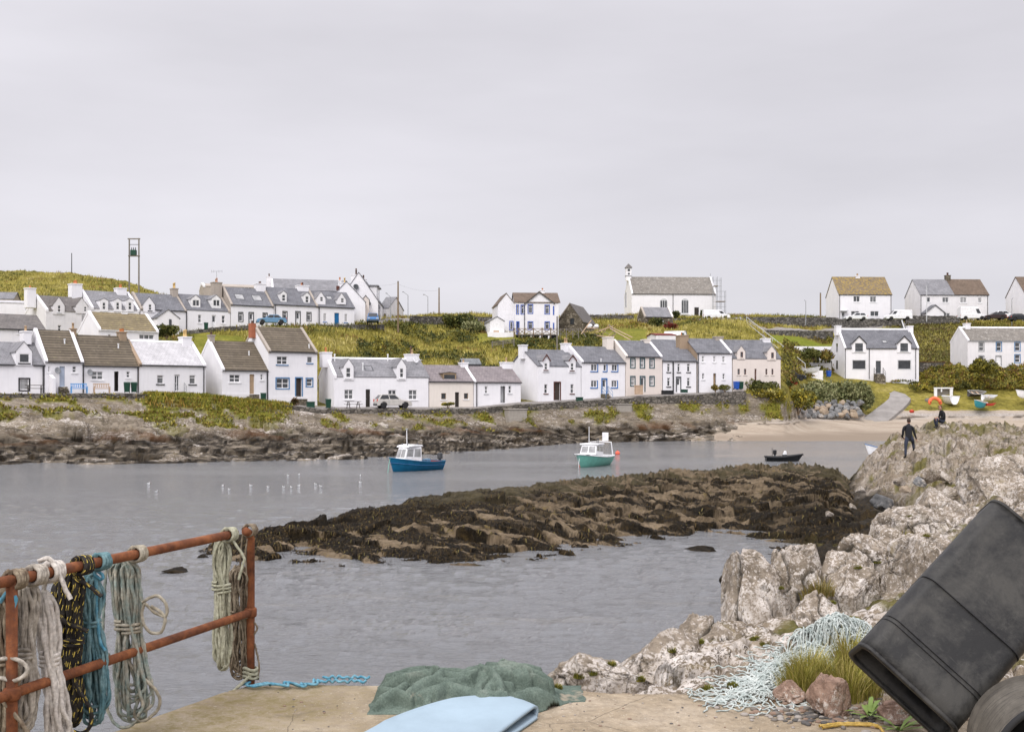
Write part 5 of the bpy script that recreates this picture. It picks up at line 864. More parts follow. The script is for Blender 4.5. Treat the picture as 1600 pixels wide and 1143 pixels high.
for P, px_, bend in ((RB, 0, True), (RA, 0, False)):
    b = MB(); b.tube([loc((P.x, P.y, QZ - .1)), loc((P.x, P.y, QZ + .3)), loc((P.x, P.y, RZ1 - (.05 if bend else -.02)))] + ([loc((P.x - .008, P.y - .02, RZ1 - .015)), loc((P.x - .02, P.y - .06, RZ1 + .002))] if bend else []), [.026, .026, .026] + ([.0265, .0265] if bend else []), 14); b.lathe([(.033, 0), (.04, .01), (.04, .05), (.033, .06)], loc((P.x, P.y, RZ2 - .03)), 14); b.build('post', M['rust'], rl, True)
far = RA + (RA - RB) * .7
for nm, z_, r_ in (('top_rail', RZ1, .0265), ('lower_rail', RZ2, .025)): MB().tube([loc((*(RB.lerp(far, q / 20)).xy, z_)) for q in range(0 if nm == 'lower_rail' else 1, 21)], r_, 14).build(nm, M['rust'], rl, True)
RD = (RA - RB).normalized(); RN = Vector((RD.y, -RD.x, 0)) * -1
if RN.y > 0: RN = -RN
def smooth(pts, step):
    pts = np.array([tuple(q) for q in pts], float); n = len(pts); P = np.vstack([2 * pts[0] - pts[1], pts, 2 * pts[-1] - pts[-2]]); o = []
    for i in range(n - 1):
        a, b_, c_, d_ = P[i:i + 4]; m_ = max(2, int(np.linalg.norm(c_ - b_) / step)); t_ = np.arange(m_)[:, None] / m_
        o.append(.5 * ((2 * b_) + (c_ - a) * t_ + (2 * a - 5 * b_ + 4 * c_ - d_) * t_ ** 2 + (3 * b_ - a - 3 * c_ + d_) * t_ ** 3))
    return np.vstack(o + [pts[-1:]])
def rope_geo(paths, r, sides=8, pitch=3.6, step=None, lay=.17):
    """laid three-strand rope along each path; returns vertices, faces, distance along, angle"""
    Vs, Fs, S, Q, off = [], [], [], [], 0
    for pts in paths:
        P = smooth(pts, step or r * 1.0); n = len(P); T = np.gradient(P, axis=0); T /= np.linalg.norm(T, axis=1, keepdims=True) + 1e-9; A = np.zeros_like(P); a = np.cross(T[0], [.3, .5, .8]); a /= np.linalg.norm(a)
        for i in range(n):
            a = a - T[i] * (a @ T[i]); a /= np.linalg.norm(a) + 1e-9; A[i] = a
        Bn = np.cross(T, A); s = np.concatenate([[0], np.cumsum(np.linalg.norm(np.diff(P, axis=0), axis=1))]); th = np.arange(sides) * 2 * np.pi / sides; ph = s[:, None] * 2 * np.pi / (r * pitch * 2)
        rr = r * (1 + lay * np.cos(3 * th[None, :] - ph)); v = P[:, None] + A[:, None] * (np.cos(th)[None, :, None] * rr[..., None]) + Bn[:, None] * (np.sin(th)[None, :, None] * rr[..., None])
        i = np.arange(n - 1)[:, None] * sides; k = np.arange(sides)[None, :]; k2 = (k + 1) % sides; f = np.stack([i + k, i + k2, i + sides + k2, i + sides + k], -1).reshape(-1, 4) + off
        Vs.append(v.reshape(-1, 3)); Fs.append(f); S.append(np.repeat(s, sides)); Q.append((3 * th[None, :] - ph).ravel()); off += n * sides
    return np.vstack(Vs), np.vstack(Fs), np.concatenate(S), np.concatenate(Q)
def ropemat(name, c1, c2, fleck=None, dirt=.5):
    t = NT(name, .9, .15); s_ = t.attr('along'); c = t.co(); n = t.noise(c, 14, 5, .7); col = t.mix(t.mapr(n, .38, .64), c1, c2); col = t.mix(1.0, col, t.mapr(t.noise(c, 60, 3), .3, .7, .7, 1.25), 'MULTIPLY'); col = t.mix(t.mapr(t.noise(c, 5, 4, .7), .52, .72, 0, dirt), col, tuple(x * .45 for x in c1))
    if fleck:
        q = t.attr('lay'); fl = t.math('MULTIPLY', t.math('GREATER_THAN', t.math('SINE', t.math('ADD', q, 1.0)), .80), t.math('GREATER_THAN', t.math('SINE', t.math('MULTIPLY', s_, 110)), .15)); col = t.mix(fl, col, fleck)
    return t.done(col)
RM = dict(beige=ropemat('beige_rope', (.27, .235, .175), (.41, .375, .30)), tealbeige=ropemat('faded_teal_rope', (.21, .26, .235), (.37, .335, .265)), white=ropemat('white_rope', (.44, .40, .355), (.58, .54, .49), dirt=.3), green=ropemat('greenish_white_rope', (.30, .295, .21), (.43, .42, .32)),
          black=ropemat('black_yellow_fleck_rope', (.018, .016, .016), (.045, .04, .035), (.62, .47, .10)), bluegreen=ropemat('blue_green_rope', (.085, .175, .20), (.19, .29, .30)), blue=ropemat('blue_rope', (.06, .22, .32), (.19, .37, .44)), brown=ropemat('weathered_brown_rope', (.13, .095, .065), (.30, .25, .18)), grey=ropemat('grey_beige_rope', (.27, .24, .20), (.46, .42, .36)), aqua=ropemat('pale_aqua_net_twine', (.36, .41, .39), (.56, .59, .56), dirt=.35), yellow=ropemat('yellow_rope', (.42, .27, .06), (.52, .36, .11)))
def rope_thing(name, paths, r, mat, label, cat, parent=None, sides=8, group=None, pitch=3.6, step=None, lay=.17):
    v, f, s, q = rope_geo(paths, r, sides, pitch, step, lay); o = npmesh(name, v, f, RM[mat], parent, attrs=dict(along=s, lay=q))
    return o if parent is not None else tag(o, label, cat, group)
def wrap(px, z, turns, R, r, wid, rng, ax=RD):
    c0 = rpt(px, z); pts = []
    for i in range(int(turns * 12) + 1):
        a = i / 12 * 6.2832; pts.append(c0 + ax * (wid * (i / (turns * 12) - .5) + rng.uniform(-.003, .003)) + Vector((0, 0, 1)) * math.cos(a) * R + RN * math.sin(a) * R)
    return pts
def hank(px, py0, py1, R, n, r, mat, label, seed, tie=None, flare=1.5, lean=0.0, dep=0.0, turns=3, wmat=None, tieR=.6, spread=.12, extra=(), wpx=None, front=.0):
    """a hank of rope hung from the top rail: long loops, squeezed by a tie, flaring at the foot"""
    g = random.Random(seed); dep = -(R * .8 + .015); dr_ = rpt(px, RZ1).y; px = px - dep * F / dr_; wpx = None; top = rpt(px, RZ1); d_ = top.y; z0, z1 = wz(py0, d_), wz(py1, d_); L = z0 - z1; root = thing('rope_hank', top, label, 'rope', 0, 'hanks of rope on the railing'); ft = (z0 - wz(tie, d_)) / L if tie else .5
    pr = lambda s: np.interp(s, [0, .08, .25, ft - .06, ft, ft + .08, .85, 1], [.75, 1.0, 1.0, .8, tieR, .75, flare * .95, flare * .9])
    def pos(s, a, q, Li): return Vector((0, 0, z0 - top.z - Li * s)) + RD * (-math.cos(a) * R * .7 * q * pr(s)) + RN * (math.sin(a) * R * q * pr(s) + dep + front - lean * s)
    pts = []; a1 = g.uniform(0, 6.28)
    for i in range(n):
        Li = L * (1 - spread * g.random() ** 1.5); a2 = a1 + g.uniform(1.6, 4.2); q1, q2 = math.sqrt(g.uniform(.15, 1)), math.sqrt(g.uniform(.15, 1)); j = lambda: Vector((g.gauss(0, .0075), g.gauss(0, .0075), 0))
        for s in (.06, .2, .35, .5, .65, .8, .92): pts.append(pos(s, a1 + .25 * s, q1, Li) + j())
        pa, pb = pos(.92, a1 + .23, q1, Li), pos(.92, a2, q2, Li); pts.append((pa + pb) / 2 * .25 + pa * .75 - Vector((0, 0, Li * .06))); pts.append((pa + pb) / 2 - Vector((0, 0, Li * .085))); pts.append((pa + pb) / 2 * .25 + pb * .75 - Vector((0, 0, Li * .06)))
        for s in (.92, .78, .62, .46, .3, .16, .06): pts.append(pos(s, a2 - .25 * s, q2, Li) + j())
        a1 = a2 + g.uniform(1.2, 4.5); pa, pb = pos(.06, a2, q2, Li), pos(.06, a1, .8, Li); pts.append((pa + pb) / 2 + Vector((0, 0, .035 + .03 * g.random())))
    rope_thing('coil', [pts], r, mat, None, None, root)
    if tie:
        w = []; zt = z0 - top.z - L * ft
        for i in range(turns * 10 + 1):
            a = i / 10 * 6.2832; w.append(Vector((0, 0, zt + .035 * (i / (turns * 10) - .5) * turns * .6 + g.gauss(0, .002))) + RD * (math.cos(a) * R * tieR * .85) + RN * (math.sin(a) * R * tieR * 1.12 + dep + front - lean * ft))
        rope_thing('tie', [w], r, wmat or mat, None, None, root)
    w = [q - top for q in wrap(wpx or px, RZ1, 4, .030 + r * 1.05, r, .07, g)]; w += [Vector((0, 0, -.05)) + RN * (.02 + dep), Vector((0, 0, z0 - top.z - .02)) + RN * dep, Vector((0, 0, z0 - top.z - .12)) + RN * dep]; rope_thing('lashing', [w], r, wmat or mat, None, None, root)
    for mt, pth in extra: rope_thing('loose_end', [[W(x_, y_, top.y - f_ * .3) - top for x_, y_, f_ in pth]], r, mt, None, None, root)
    return root
def rel(px0, pl): return pl
hank(190, 876, 1128, .088, 17, .0085, 'tealbeige', 'big beige and teal rope hank with a loose figure-eight loop and tangled tail', 1, 978, 1.35, -.06, .02, 3, 'beige', .72, .25, [('beige', rel(198, [(222, 940, .03), (245, 930, .04), (260, 945, .04), (258, 962, .05), (240, 955, .05), (226, 943, .04), (222, 965, .04), (232, 985, .04), (250, 988, .04), (258, 970, .05), (254, 958, .05), (236, 946, .05)])), ('beige', rel(198, [(190, 1020, .07), (215, 1050, .09), (245, 1080, .08), (248, 1105, .07), (225, 1125, .06), (210, 1115, .06), (218, 1080, .07), (210, 1030, .07)])), ('tealbeige', rel(198, [(170, 1020, .05), (164, 1060, .06), (166, 1100, .06), (180, 1130, .06), (200, 1135, .06), (220, 1118, .06)])), ('tealbeige', rel(198, [(166, 880, .03), (163, 930, .03), (160, 990, .03), (158, 1000, .03)]))], 210)
hank(342, 846, 1046, .062, 15, .0085, 'green', 'greenish-white rope hank with three tight turns round its upper part', 2, 917, .95, -.02, .02, 3, None, .8, .1, [('green', rel(343, [(354, 832, .03), (368, 850, .05), (381, 870, .05), (380, 880, .05), (373, 905, .05)]))], 352)
hank(372, 890, 1062, .075, 22, .006, 'brown', 'brown weathered netting rope bundle against the corner post', 3, 960, 1.0, 0, -.03, 2, None, .85, .2, [('brown', rel(366, [(394, 968, .0), (402, 980, 0), (396, 992, 0), (388, 1010, 0), (380, 1030, 0), (386, 1055, 0), (400, 1060, 0), (405, 1040, 0), (398, 1005, 0)])), ('brown', rel(366, [(383, 822, .02), (388, 835, .03), (384, 860, .03), (385, 890, .03), (388, 930, .03)]))], 381)
hank(104, 896, 1135, .078, 18, .0105, 'black', 'black rope hank flecked with yellow', 4, 1000, 1.05, .0, .035, 2, None, .8, .15, [('black', rel(104, [(118, 905, .05), (135, 912, .07), (148, 922, .07), (159, 931, .07)])), ('black', rel(104, [(108, 1040, .09), (122, 1075, .1), (140, 1105, .1), (142, 1130, .1), (128, 1145, .1), (110, 1140, .1)])), ('black', rel(104, [(90, 960, .1), (108, 975, .11), (125, 980, .1), (137, 986, .1)]))])
hank(138, 905, 1132, .062, 14, .0085, 'bluegreen', 'blue-green rope hank hanging behind the black one', 5, 972, 1.25, -.03, -.03, 2, None, .62, .2, [('blue', rel(134, [(146, 880, .03), (150, 910, .02), (152, 960, .02), (156, 1000, .02), (164, 1016, .02)])), ('blue', rel(134, [(128, 875, .05), (145, 885, .06), (160, 898, .06), (158, 905, .06), (146, 896, .06)]))], 130, )
hank(62, 930, 1165, .060, 15, .0115, 'white', 'white rope hank with a thick white cut end sticking out over the rail', 6, 1031, 1.25, -.10, .0, 4, None, .66, .08, [('white', rel(64, [(60, 876, .045), (76, 872, .05), (88, 885, .06), (98, 910, .07), (110, 936, .07)])), ('white', rel(64, [(52, 880, .04), (54, 905, .05), (60, 935, .05), (58, 960, .05)]))], 68)
hank(36, 912, 1140, .056, 15, .0105, 'grey', 'grey-beige rope hank beside the near post', 7, 1018, 1.1, .0, .0, 3, None, .7, .1, (), 38)
hank(2, 920, 1170, .062, 17, .010, 'brown', 'frayed brown rope hank tangled with blue ends at the left edge of the railing', 8, 1030, 1.2, .0, .0, 2, None, .8, .2, [('blue', rel(2, [(0, 940, .09), (12, 925, .1), (24, 935, .1), (14, 980, .1), (18, 1005, .1)])), ('grey', rel(2, [(-5, 1030, .11), (18, 1028, .13), (38, 1036, .12), (42, 1050, .12), (25, 1062, .12), (-2, 1058, .12)])), ('brown', rel(2, [(-4, 1085, .1), (14, 1105, .12), (38, 1135, .1), (50, 1160, .1)]))], 8)
pb = [rpt(392, QZ + .06) + Vector((math.cos(a) * .045, math.sin(a) * .045, .012 * a / 3 - .02 + .012 * math.sin(2 * a))) for a in np.arange(0, 19, .5)] + [Vector((-1.72, 7.28, QZ + .02)), Vector((-1.80, 7.22, QZ - .05))]
rope_thing('rope', [pb], .010, 'green', 'greenish rope wound round the foot of the corner post', 'rope')
bp = [Vector((-1.73 + .02 * i + .03 * math.sin(i * 1.1), 7.30 + .03 * math.sin(i * .9), QZ + .014 + .016 * abs(math.sin(i * .7)))) for i in range(24)] + [Vector((-1.27 + .02 * i, 7.36 + .015 * math.cos(i), QZ + .015 + .02 * abs(math.cos(i * 1.3)))) for i in range(18)]
rope_thing('rope', [bp, [q + Vector((.03, -.03, .004)) for q in bp[4:26]], [q + Vector((.02, .018, .02)) for q in bp[26:]]], .008, 'blue', 'blue rope lying loosely along the edge of the quay', 'rope')
yp = [W(1280, 1139, 6.4), W(1310, 1135, 6.45), W(1350, 1134, 6.45), W(1372, 1139, 6.4), W(1385, 1150, 6.2)]
for q in yp: q.z = QZ + .012
rope_thing('rope', [yp, [q + Vector((.01, -.03, 0)) for q in yp[:4]]], .008, 'yellow', 'short yellow rope on the ground at the bottom edge', 'rope')

# ------------------------------------------------------------------ green cloth, blue foam sheet
t = NT('green_woven_cloth', .95, .1); c = t.co(); n = t.noise(c, 5, 6, .7); fine = t.noise(c, 90, 3, .7); col = t.ramp(n, [(.3, (.075, .10, .083)), (.55, (.125, .16, .132)), (.75, (.21, .235, .20))]); col = t.mix(1.0, col, t.mapr(fine, .3, .7, .7, 1.25), 'MULTIPLY'); M['cloth'] = t.done(t.mix(t.mapr(t.noise(c, 2.2, 5, .7), .62, .7, 0, .8), col, (.34, .29, .22)), None, t.bump(fine, .004, .8))
def cloth():
    nu, nv = 340, 190; u, v = np.meshgrid(np.linspace(0, 1, nu), np.linspace(0, 1, nv)); x0, x1 = wx(584, 7), wx(912, 7.1); x = x0 + (x1 - x0) * u; y = 6.66 + .70 * v
    tail = sstep(.72, .98, u); hh = np.interp(u, [0, .05, .14, .3, .45, .62, .76, .86, .95, 1], [0, .07, .12, .165, .145, .175, .14, .09, .04, .0]); cy = .52 + .18 * tail; wd = .50 - .22 * tail
    prof = np.clip(1 - np.abs((v - cy) / wd) ** 2.4, 0, 1) ** .6; q1 = u * 7 + 1.6 * fbm(u * 3, v * 2, o=2, seed=5); q2 = v * 3 + 1.3 * fbm(u * 2.5 + 4, v * 2, o=2, seed=6)
    g = np.random.default_rng(21); xs_, ys_ = u * 1.35, v * .75; z_r = np.zeros_like(u); wb = .03 * fbm(u * 9, v * 5, o=3, seed=13)
    for k in range(44):                                  # rolled folds lying over one another: the upper envelope leaves creases between them
        c0 = np.array([g.uniform(.05, 1.1), g.uniform(.12, .62)]); an = g.normal(.35, .75); L_ = g.uniform(.22, .5); bend = g.normal(0, .35); t_ = np.linspace(-.5, .5, 26); cx = c0[0] + L_ * t_ * math.cos(an) - bend * L_ * t_ ** 2 * math.sin(an); cy2 = c0[1] + L_ * t_ * math.sin(an) + bend * L_ * t_ ** 2 * math.cos(an)
        dd_ = np.full(u.shape, 9.0); ti = np.zeros_like(u)
        for q in range(26): dq = np.hypot(xs_ - cx[q], ys_ - cy2[q]); m_ = dq < dd_; dd_ = np.where(m_, dq, dd_); ti = np.where(m_, t_[q], ti)
        w_ = g.uniform(.024, .055) * (1 - 1.2 * ti ** 2) + wb * .25; z_r = np.maximum(z_r, g.uniform(.055, .125) * np.sqrt(np.clip(1 - (dd_ / w_) ** 2, 0, 1)))
    f = z_r + .010 * fbm(u * 14, v * 8, o=3, seed=9) - .035
    z = QZ + np.maximum(hh * .74 * prof * (1 + .2 * perlin(u * 5, v * 3, seed=3)) + f * prof ** .5 * np.clip(hh / .06, 0, 1), -.0) + .004
    y = y + .05 * perlin(u * 6, v * 5, seed=11) * prof; x = x + .05 * perlin(u * 6 + 5, v * 5, seed=12) * prof; keep = (prof > .04)
    kf = (keep[:-1, :-1] & keep[1:, 1:] & keep[:-1, 1:] & keep[1:, :-1]); f_ = grid_faces(nv, nu, kf); uu, inv = np.unique(f_, return_inverse=True); V_ = np.stack([x, y, z], -1).reshape(-1, 3)[uu]
    return npmesh('cloth', V_, inv.reshape(f_.shape), M['cloth'])
o = cloth(); so_ = o.modifiers.new('thick', 'SOLIDIFY'); so_.thickness = .012; tag(o, 'crumpled sage green tarpaulin cloth heaped on the quay', 'tarpaulin')
t = NT('pale_blue_foam', .85, .25); c = t.co(); n = t.noise(c, 3, 5, .6); fi = t.noise(c, 55, 4, .7); col = t.mix(1.0, (.30, .385, .445), t.mapr(n, .3, .7, .88, 1.08), 'MULTIPLY'); M['foam'] = t.done(t.mix(t.mapr(t.noise(c, 22, 5, .8), .63, .72, 0, .5), col, (.26, .36, .42)), None, t.bump(fi, .003, .5))
def foam():
    L0, L1 = (wx(578, 6.25), 6.20), (wx(838, 6.62), 6.62); nu, ns = 60, 70; V_ = []; th = .014
    # a folded sheet: the upper leaf runs back over a rounded fold, then returns beneath
    for i in range(nu + 1):
        u = i / nu; pxb = 576 + 262 * u; yb = 6.10 + .66 * math.sin(min(u / .78, 1) * 1.5708) - .17 * max(0, (u - .78) / .22) ** 2; xb = wx(pxb, yb); bulge = np.interp(u, [0, .1, .5, .85, 1], [.03, .05, .06, .045, .03])
        for j in range(ns + 1):
            s = j / ns
            if s < .60: f = s / .60; dist = (1 - f) * 1.1; z = QZ + .035 + bulge * (.35 + .65 * f ** 1.3) + .010 * math.sin(5 * u + 3 * f)
            elif s < .76: a = (s - .60) / .16 * math.pi; dist = -math.sin(a) * bulge * .5; z = QZ + .035 + bulge - (1 - math.cos(a)) / 2 * (bulge + .022)
            else: f = (s - .76) / .24; dist = f * (.22 + .5 * u); z = QZ + .013
            V_.append((xb - .42 * dist + (.02 if s >= .76 else 0), yb - dist, z))
    return npmesh('foam_sheet', np.array(V_), grid_faces(nu + 1, ns + 1), M['foam'])
o = foam(); m_ = o.modifiers.new('thick', 'SOLIDIFY'); m_.thickness = .016; m_.offset = 0; tag(o, 'smooth pale blue foam sheet folded over in front of the green tarpaulin', 'foam sheet')

# ------------------------------------------------------------------ aqua net heap
def net():
    g = np.random.default_rng(3); paths = []; gc = {}
    def gcache(x, y):
        k_ = (round(x * 25), round(y * 25))
        if k_ not in gc: gc[k_] = max(QZ, min(hgt(k_[0] / 25, k_[1] / 25), QZ + .32))
        return gc[k_]
    spine = smooth([(wx(1150, 6.98), 6.98, 0), (wx(1200, 7.15), 7.15, 0), (wx(1235, 7.5), 7.5, 0), (wx(1290, 8.0), 8.0, 0), (wx(1345, 8.3), 8.3, 0)], .02); n = len(spine)
    for k in range(520):
        t_ = g.beta(1.5, 1.1); i = int(t_ * (n - 1)); wd = np.interp(t_, [0, .12, .4, .75, 1], [.05, .10, .19, .30, .30]); a = g.uniform(0, 6.28); c_ = spine[i] + np.array([math.cos(a), math.sin(a), 0]) * wd * math.sqrt(g.random()) * np.array([.9, .8, 0])
        m_ = g.integers(12, 22); p_ = []; an = g.normal(.7, .75) + (3.14 if g.random() < .5 else 0); top_ = g.uniform(.45, 1.05); q = c_.copy()
        for j in range(m_):
            an += g.normal(0, .5); q = q + np.array([math.cos(an), math.sin(an), 0]) * g.uniform(.018, .036); dq = np.linalg.norm(spine[:, :2] - q[:2], axis=1); i2 = int(dq.argmin()); t2 = i2 / (n - 1); w2 = np.interp(t2, [0, .12, .4, .75, 1], [.05, .10, .19, .30, .30]) * 1.1
            he = np.interp(t2, [0, .1, .4, .8, 1], [.015, .04, .10, .12, .10]) * max(0, 1 - (dq[i2] / w2) ** 2); gz_ = gcache(q[0], q[1]); zz_ = gz_ + .008 + he * top_ + .010 * math.sin(j * 1.9 + k) - (.02 if j in (0, m_ - 1) else 0); p_.append(np.array([q[0], q[1], max(zz_, QZ + .006)]))
        paths.append(p_)
    for k in range(6): p_ = [np.array([wx(1140, 6.95) + g.normal(0, .03) - .05 * j * g.uniform(.3, 1), 6.97 + g.normal(0, .04), QZ + .012]) for j in range(4)]; paths.append(p_)
    return paths
rope_thing('fishing_net', net(), .0046, 'aqua', 'heap of pale aqua fishing net spilling over rocks onto the quay', 'fishing net', sides=6, lay=.1, step=.011)

# ------------------------------------------------------------------ grass, stones and weeds by the tank
t = NT('grass_blades', .7, .2); M['blade'] = t.done(t.attr('tint', 0)); M['blade'].use_backface_culling = False
def blades(cs, n, h0, h1, w, pal, seed=0, curl=.5, spread=.1):
    g = np.random.default_rng(seed); k = g.integers(0, len(cs), n); C = np.array([c_[:3] for c_ in cs])[k]; R_ = np.array([c_[3] if len(c_) > 3 else spread for c_ in cs])[k]; a = g.uniform(0, 6.2832, n); rr = R_ * np.sqrt(g.random(n)); P0 = C + np.stack([np.cos(a) * rr, np.sin(a) * rr, 0 * a], -1)
    b_ = a + g.normal(0, .7, n); L = g.uniform(h0, h1, n) * (1 - .5 * (rr / (R_ + 1e-6)) ** 2); out_ = L * curl * g.uniform(.3, 1.3, n); di = np.stack([np.cos(b_), np.sin(b_), 0 * b_], -1); sd = np.stack([-np.sin(b_ + .6), np.cos(b_ + .6), 0 * b_], -1) * (w * g.uniform(.6, 1.3, n))[:, None]; zz = np.array([0, 0, 1.0])
    p1 = P0 + zz * (L * .55)[:, None] + di * (out_ * .3)[:, None]; p2 = P0 + zz * L[:, None] * .95 + di * out_[:, None]
    v = np.stack([P0 - sd, P0 + sd, p1 + sd * .7, p1 - sd * .7, p2], 1).reshape(-1, 3); i = np.arange(n)[:, None] * 5; f = np.concatenate([i + np.array([0, 1, 2]), i + np.array([0, 2, 3]), i + np.array([3, 2, 4])], 0); col = np.array(pal)[g.integers(0, len(pal), n)] * g.uniform(.7, 1.3, (n, 1)); return v, f, np.repeat(col, 5, 0)
GP = [(.27, .24, .045), (.36, .31, .08), (.19, .195, .032), (.46, .37, .14), (.28, .25, .05)]
def tuft(cs, n, h0, h1, w, label, seed, pal=GP, name='grass_tuft', cat='grass', curl=.5): v, f, c_ = blades(cs, n, h0, h1, w, pal, seed, curl); return tag(npmesh(name, v, f, M['blade'], colors=c_, smooth=False), label, cat)
def gp(px, d_, r, dzz=0): x = wx(px, d_); return (x, d_, max(QZ, hgt(x, d_)) - .02 + dzz, r)
tuft([gp(1248, 7.1, .12), gp(1275, 7.15, .12), gp(1262, 7.25, .12, .04)], 2200, .16, .34, .0024, 'thick tuft of yellow-green grass below the net', 1)
tuft([gp(1322, 7.0, .10), gp(1345, 7.1, .12), gp(1302, 7.2, .12), gp(1330, 7.3, .1, .05)], 2400, .16, .36, .0024, 'taller yellow-green grass tuft close to the open end of the black tank', 2)
tuft([gp(1385, 6.8, .12), gp(1410, 6.7, .1)], 500, .06, .14, .002, 'dry brown grass in the shadow under the black tank', 3, [(.11, .055, .025), (.07, .04, .02), (.14, .09, .04)], curl=1.0)
tuft([gp(1215, 7.0, .05), gp(1200, 6.95, .05)], 200, .03, .09, .002, 'dry reddish weeds by the brown stone', 4, [(.16, .08, .03), (.10, .06, .03)], curl=.9)
def gpx(px, py, d_): return W(px, py, d_)
for px_, py_, d_, r_, sd, lb in ((1262, 925, 13.0, .14, 5, 'tawny grass growing in the split between two lichened boulders'), (1380, 842, 17.5, .3, 6, 'yellow grass along the ledge of the pale outcrop'), (1478, 960, 12.5, .14, 7, 'small tuft of grass on the rocks left of the black tank'), (1300, 905, 14.0, .09, 9, 'green tuft in a crack of the rugged boulder')):
    q = gpx(px_, py_, d_); tuft([(q.x, q.y - .25, q.z - .05, r_), (q.x + .1, q.y - .2, q.z, r_)], 420, .10, .28, .005, lb, sd, [(.20, .14, .04), (.24, .19, .06), (.13, .12, .03)])
def onto(px, py):
    k_ = Vector(((px - 800) / F, 1, (YH - py) / F)); r_ = SC.ray_cast(bpy.context.evaluated_depsgraph_get(), Vector((0, 0, H)), k_.normalized()); return r_[1] if r_[0] else W(px, py, 8)
moss = [q for q in [onto(x_, y_ + 6) for x_, y_ in ((927, 1003), (963, 1004), (905, 1050), (925, 1045), (955, 1032), (1093, 996), (1105, 1070), (1145, 1065), (1000, 1055), (870, 1068), (1195, 1000), (1180, 992), (1010, 1000), (1050, 1010), (1218, 912), (1340, 880), (1370, 872), (1450, 830), (1420, 800), (1300, 935))] if q.z > 1.5]; _u = [W(927, 999, 8.1), W(963, 1000, 8.2), W(905, 1050, 7.7), W(925, 1045, 7.7), W(955, 1032, 7.8), W(1093, 992, 8.9), W(1105, 1070, 7.6), W(1145, 1065, 7.6), W(1000, 1055, 7.7), W(870, 1062, 7.6), W(1195, 998, 9.4), W(1180, 990, 9.6)]
v, f, c_ = blades([(q.x, q.y + .01, q.z - .012, .035 * max(1, q.y / 9)) for q in moss], 4200, .02, .05, .004, [(.13, .135, .02), (.10, .11, .02), (.20, .165, .03)], 12); tag(npmesh('moss_cushions', v, f, M['blade'], colors=c_, smooth=False), 'small green moss cushions on the lichened rocks', 'moss', kind='stuff')
def leafy(px, d_, n, label, sd):
    g = random.Random(sd); x = wx(px, d_); b = MB(); zb = max(QZ, hgt(x, d_) if px < 1330 else QZ)
    for i in range(n):
        a = g.uniform(0, 6.28); L = g.uniform(.09, .17); up_ = g.uniform(.25, .9); w_ = .013; dx, dy = math.cos(a), math.sin(a); p = [Vector((x + dx * L * q, d_ + dy * L * q, zb + L * up_ * (q * 1.5 - q * q * .9))) for q in (0, .35, .7, 1)]; s = Vector((-dy, dx, 0))
        b.add([p[0], p[1] - s * w_, p[1] + s * w_, p[2] - s * w_, p[2] + s * w_, p[3]], [(0, 1, 2), (1, 3, 4, 2), (3, 5, 4)])
    return tag(b.build('weed_plant', M['leafgreen']), label, 'plant')
t = NT('fresh_green_leaf', .5, .3); c = t.co(); M['leafgreen'] = t.done(t.mix(t.noise(c, 12, 3), (.10, .17, .025), (.22, .30, .06)))
leafy(1358, 6.62, 16, 'bright green broad-leaved weed between the pink rock and the black tank', 1); leafy(1405, 6.35, 9, 'small green weed low under the black tank', 2)
for x0, x1, y0, y1, d_, lb, sd, mt in ((1203, 1262, 1072, 1112, 6.95, 'small reddish brown rock at the foot of the net', 61, 'pinkrock'), (1255, 1334, 1066, 1134, 6.65, 'larger pinkish cracked rock in front of the grass', 63, 'pinkrock'), (1365, 1425, 1090, 1130, 6.5, 'dull brown rock half hidden under the black tank', 66, 'pinkrock')):
    o = boulder(x0 + 8, x1 - 8, y0 + 14, y1, d_, lb, sd, .18, 5, mt, cat='rock', name='rock', facet=.16); o.location.z = QZ + (y1 - y0) / F * d_ * .42
g = random.Random(9); pebb = []
for i in range(300):
    px_ = g.gauss(1290, 75); d_ = 6.62 + g.gauss(0, .12) + max(0, (1300 - px_) / 900); pebb.append((px_, d_, g.uniform(.006, .02)))
pebb += [(g.uniform(430, 1250), g.uniform(6.35, 7.2), g.uniform(.003, .008)) for i in range(120)]; Vp, Fp, Cp = [], [], []; iv, jf = ico(2); off = 0
for px_, d_, s in pebb:
    k = np.array([s * g.uniform(.8, 1.8), s * g.uniform(.8, 1.4), s * .7]); Vp.append(iv * k + np.array([wx(px_, d_), d_, QZ + s * .3])); Fp.append(jf + off); off += len(iv); Cp.append(np.repeat(np.array([[(.16, .14, .12), (.30, .27, .24), (.09, .085, .08), (.22, .15, .11)][g.randrange(4)]]), len(iv), 0))
tag(npmesh('gravel', np.vstack(Vp), np.vstack(Fp), M['blade'], colors=np.vstack(Cp)), 'loose gravel at the edge of the quay below the tank', 'gravel', kind='stuff')

# ------------------------------------------------------------------ black tank and drum
t = NT('dusty_black_plastic', .55, .35); c = t.co(); n = t.noise(c, 3.5, 7, .72, .3); n2 = t.noise(c, 18, 5, .75); dust = t.mapr(n, .43, .62); col = t.mix(t.math('MULTIPLY', dust, .7), (.010, .0097, .0093), (.072, .069, .062)); col = t.mix(t.mapr(n2, .58, .72, 0, .30), col, (.10, .095, .085)); sc_ = t.noise(t.co((3, 1, 40)), 2, 4, .6); col = t.mix(t.mapr(sc_, .66, .72, 0, .25), col, (.11, .105, .095)); M['tank'] = t.done(col, t.mapr(n, .4, .7, .42, .8), t.bump(n2, .004, .5))
A = W(1347, 1003, 6.0); Xv = W(1492, 1136, 5.82) - A; Zv = W(1563, 782, 6.3) - A; WT_, LT_ = Xv.length + .03, Zv.length; DT_ = .32; Xv.normalize(); Zv = (Zv - Xv * Zv.dot(Xv)).normalized(); Yv = Zv.cross(Xv)
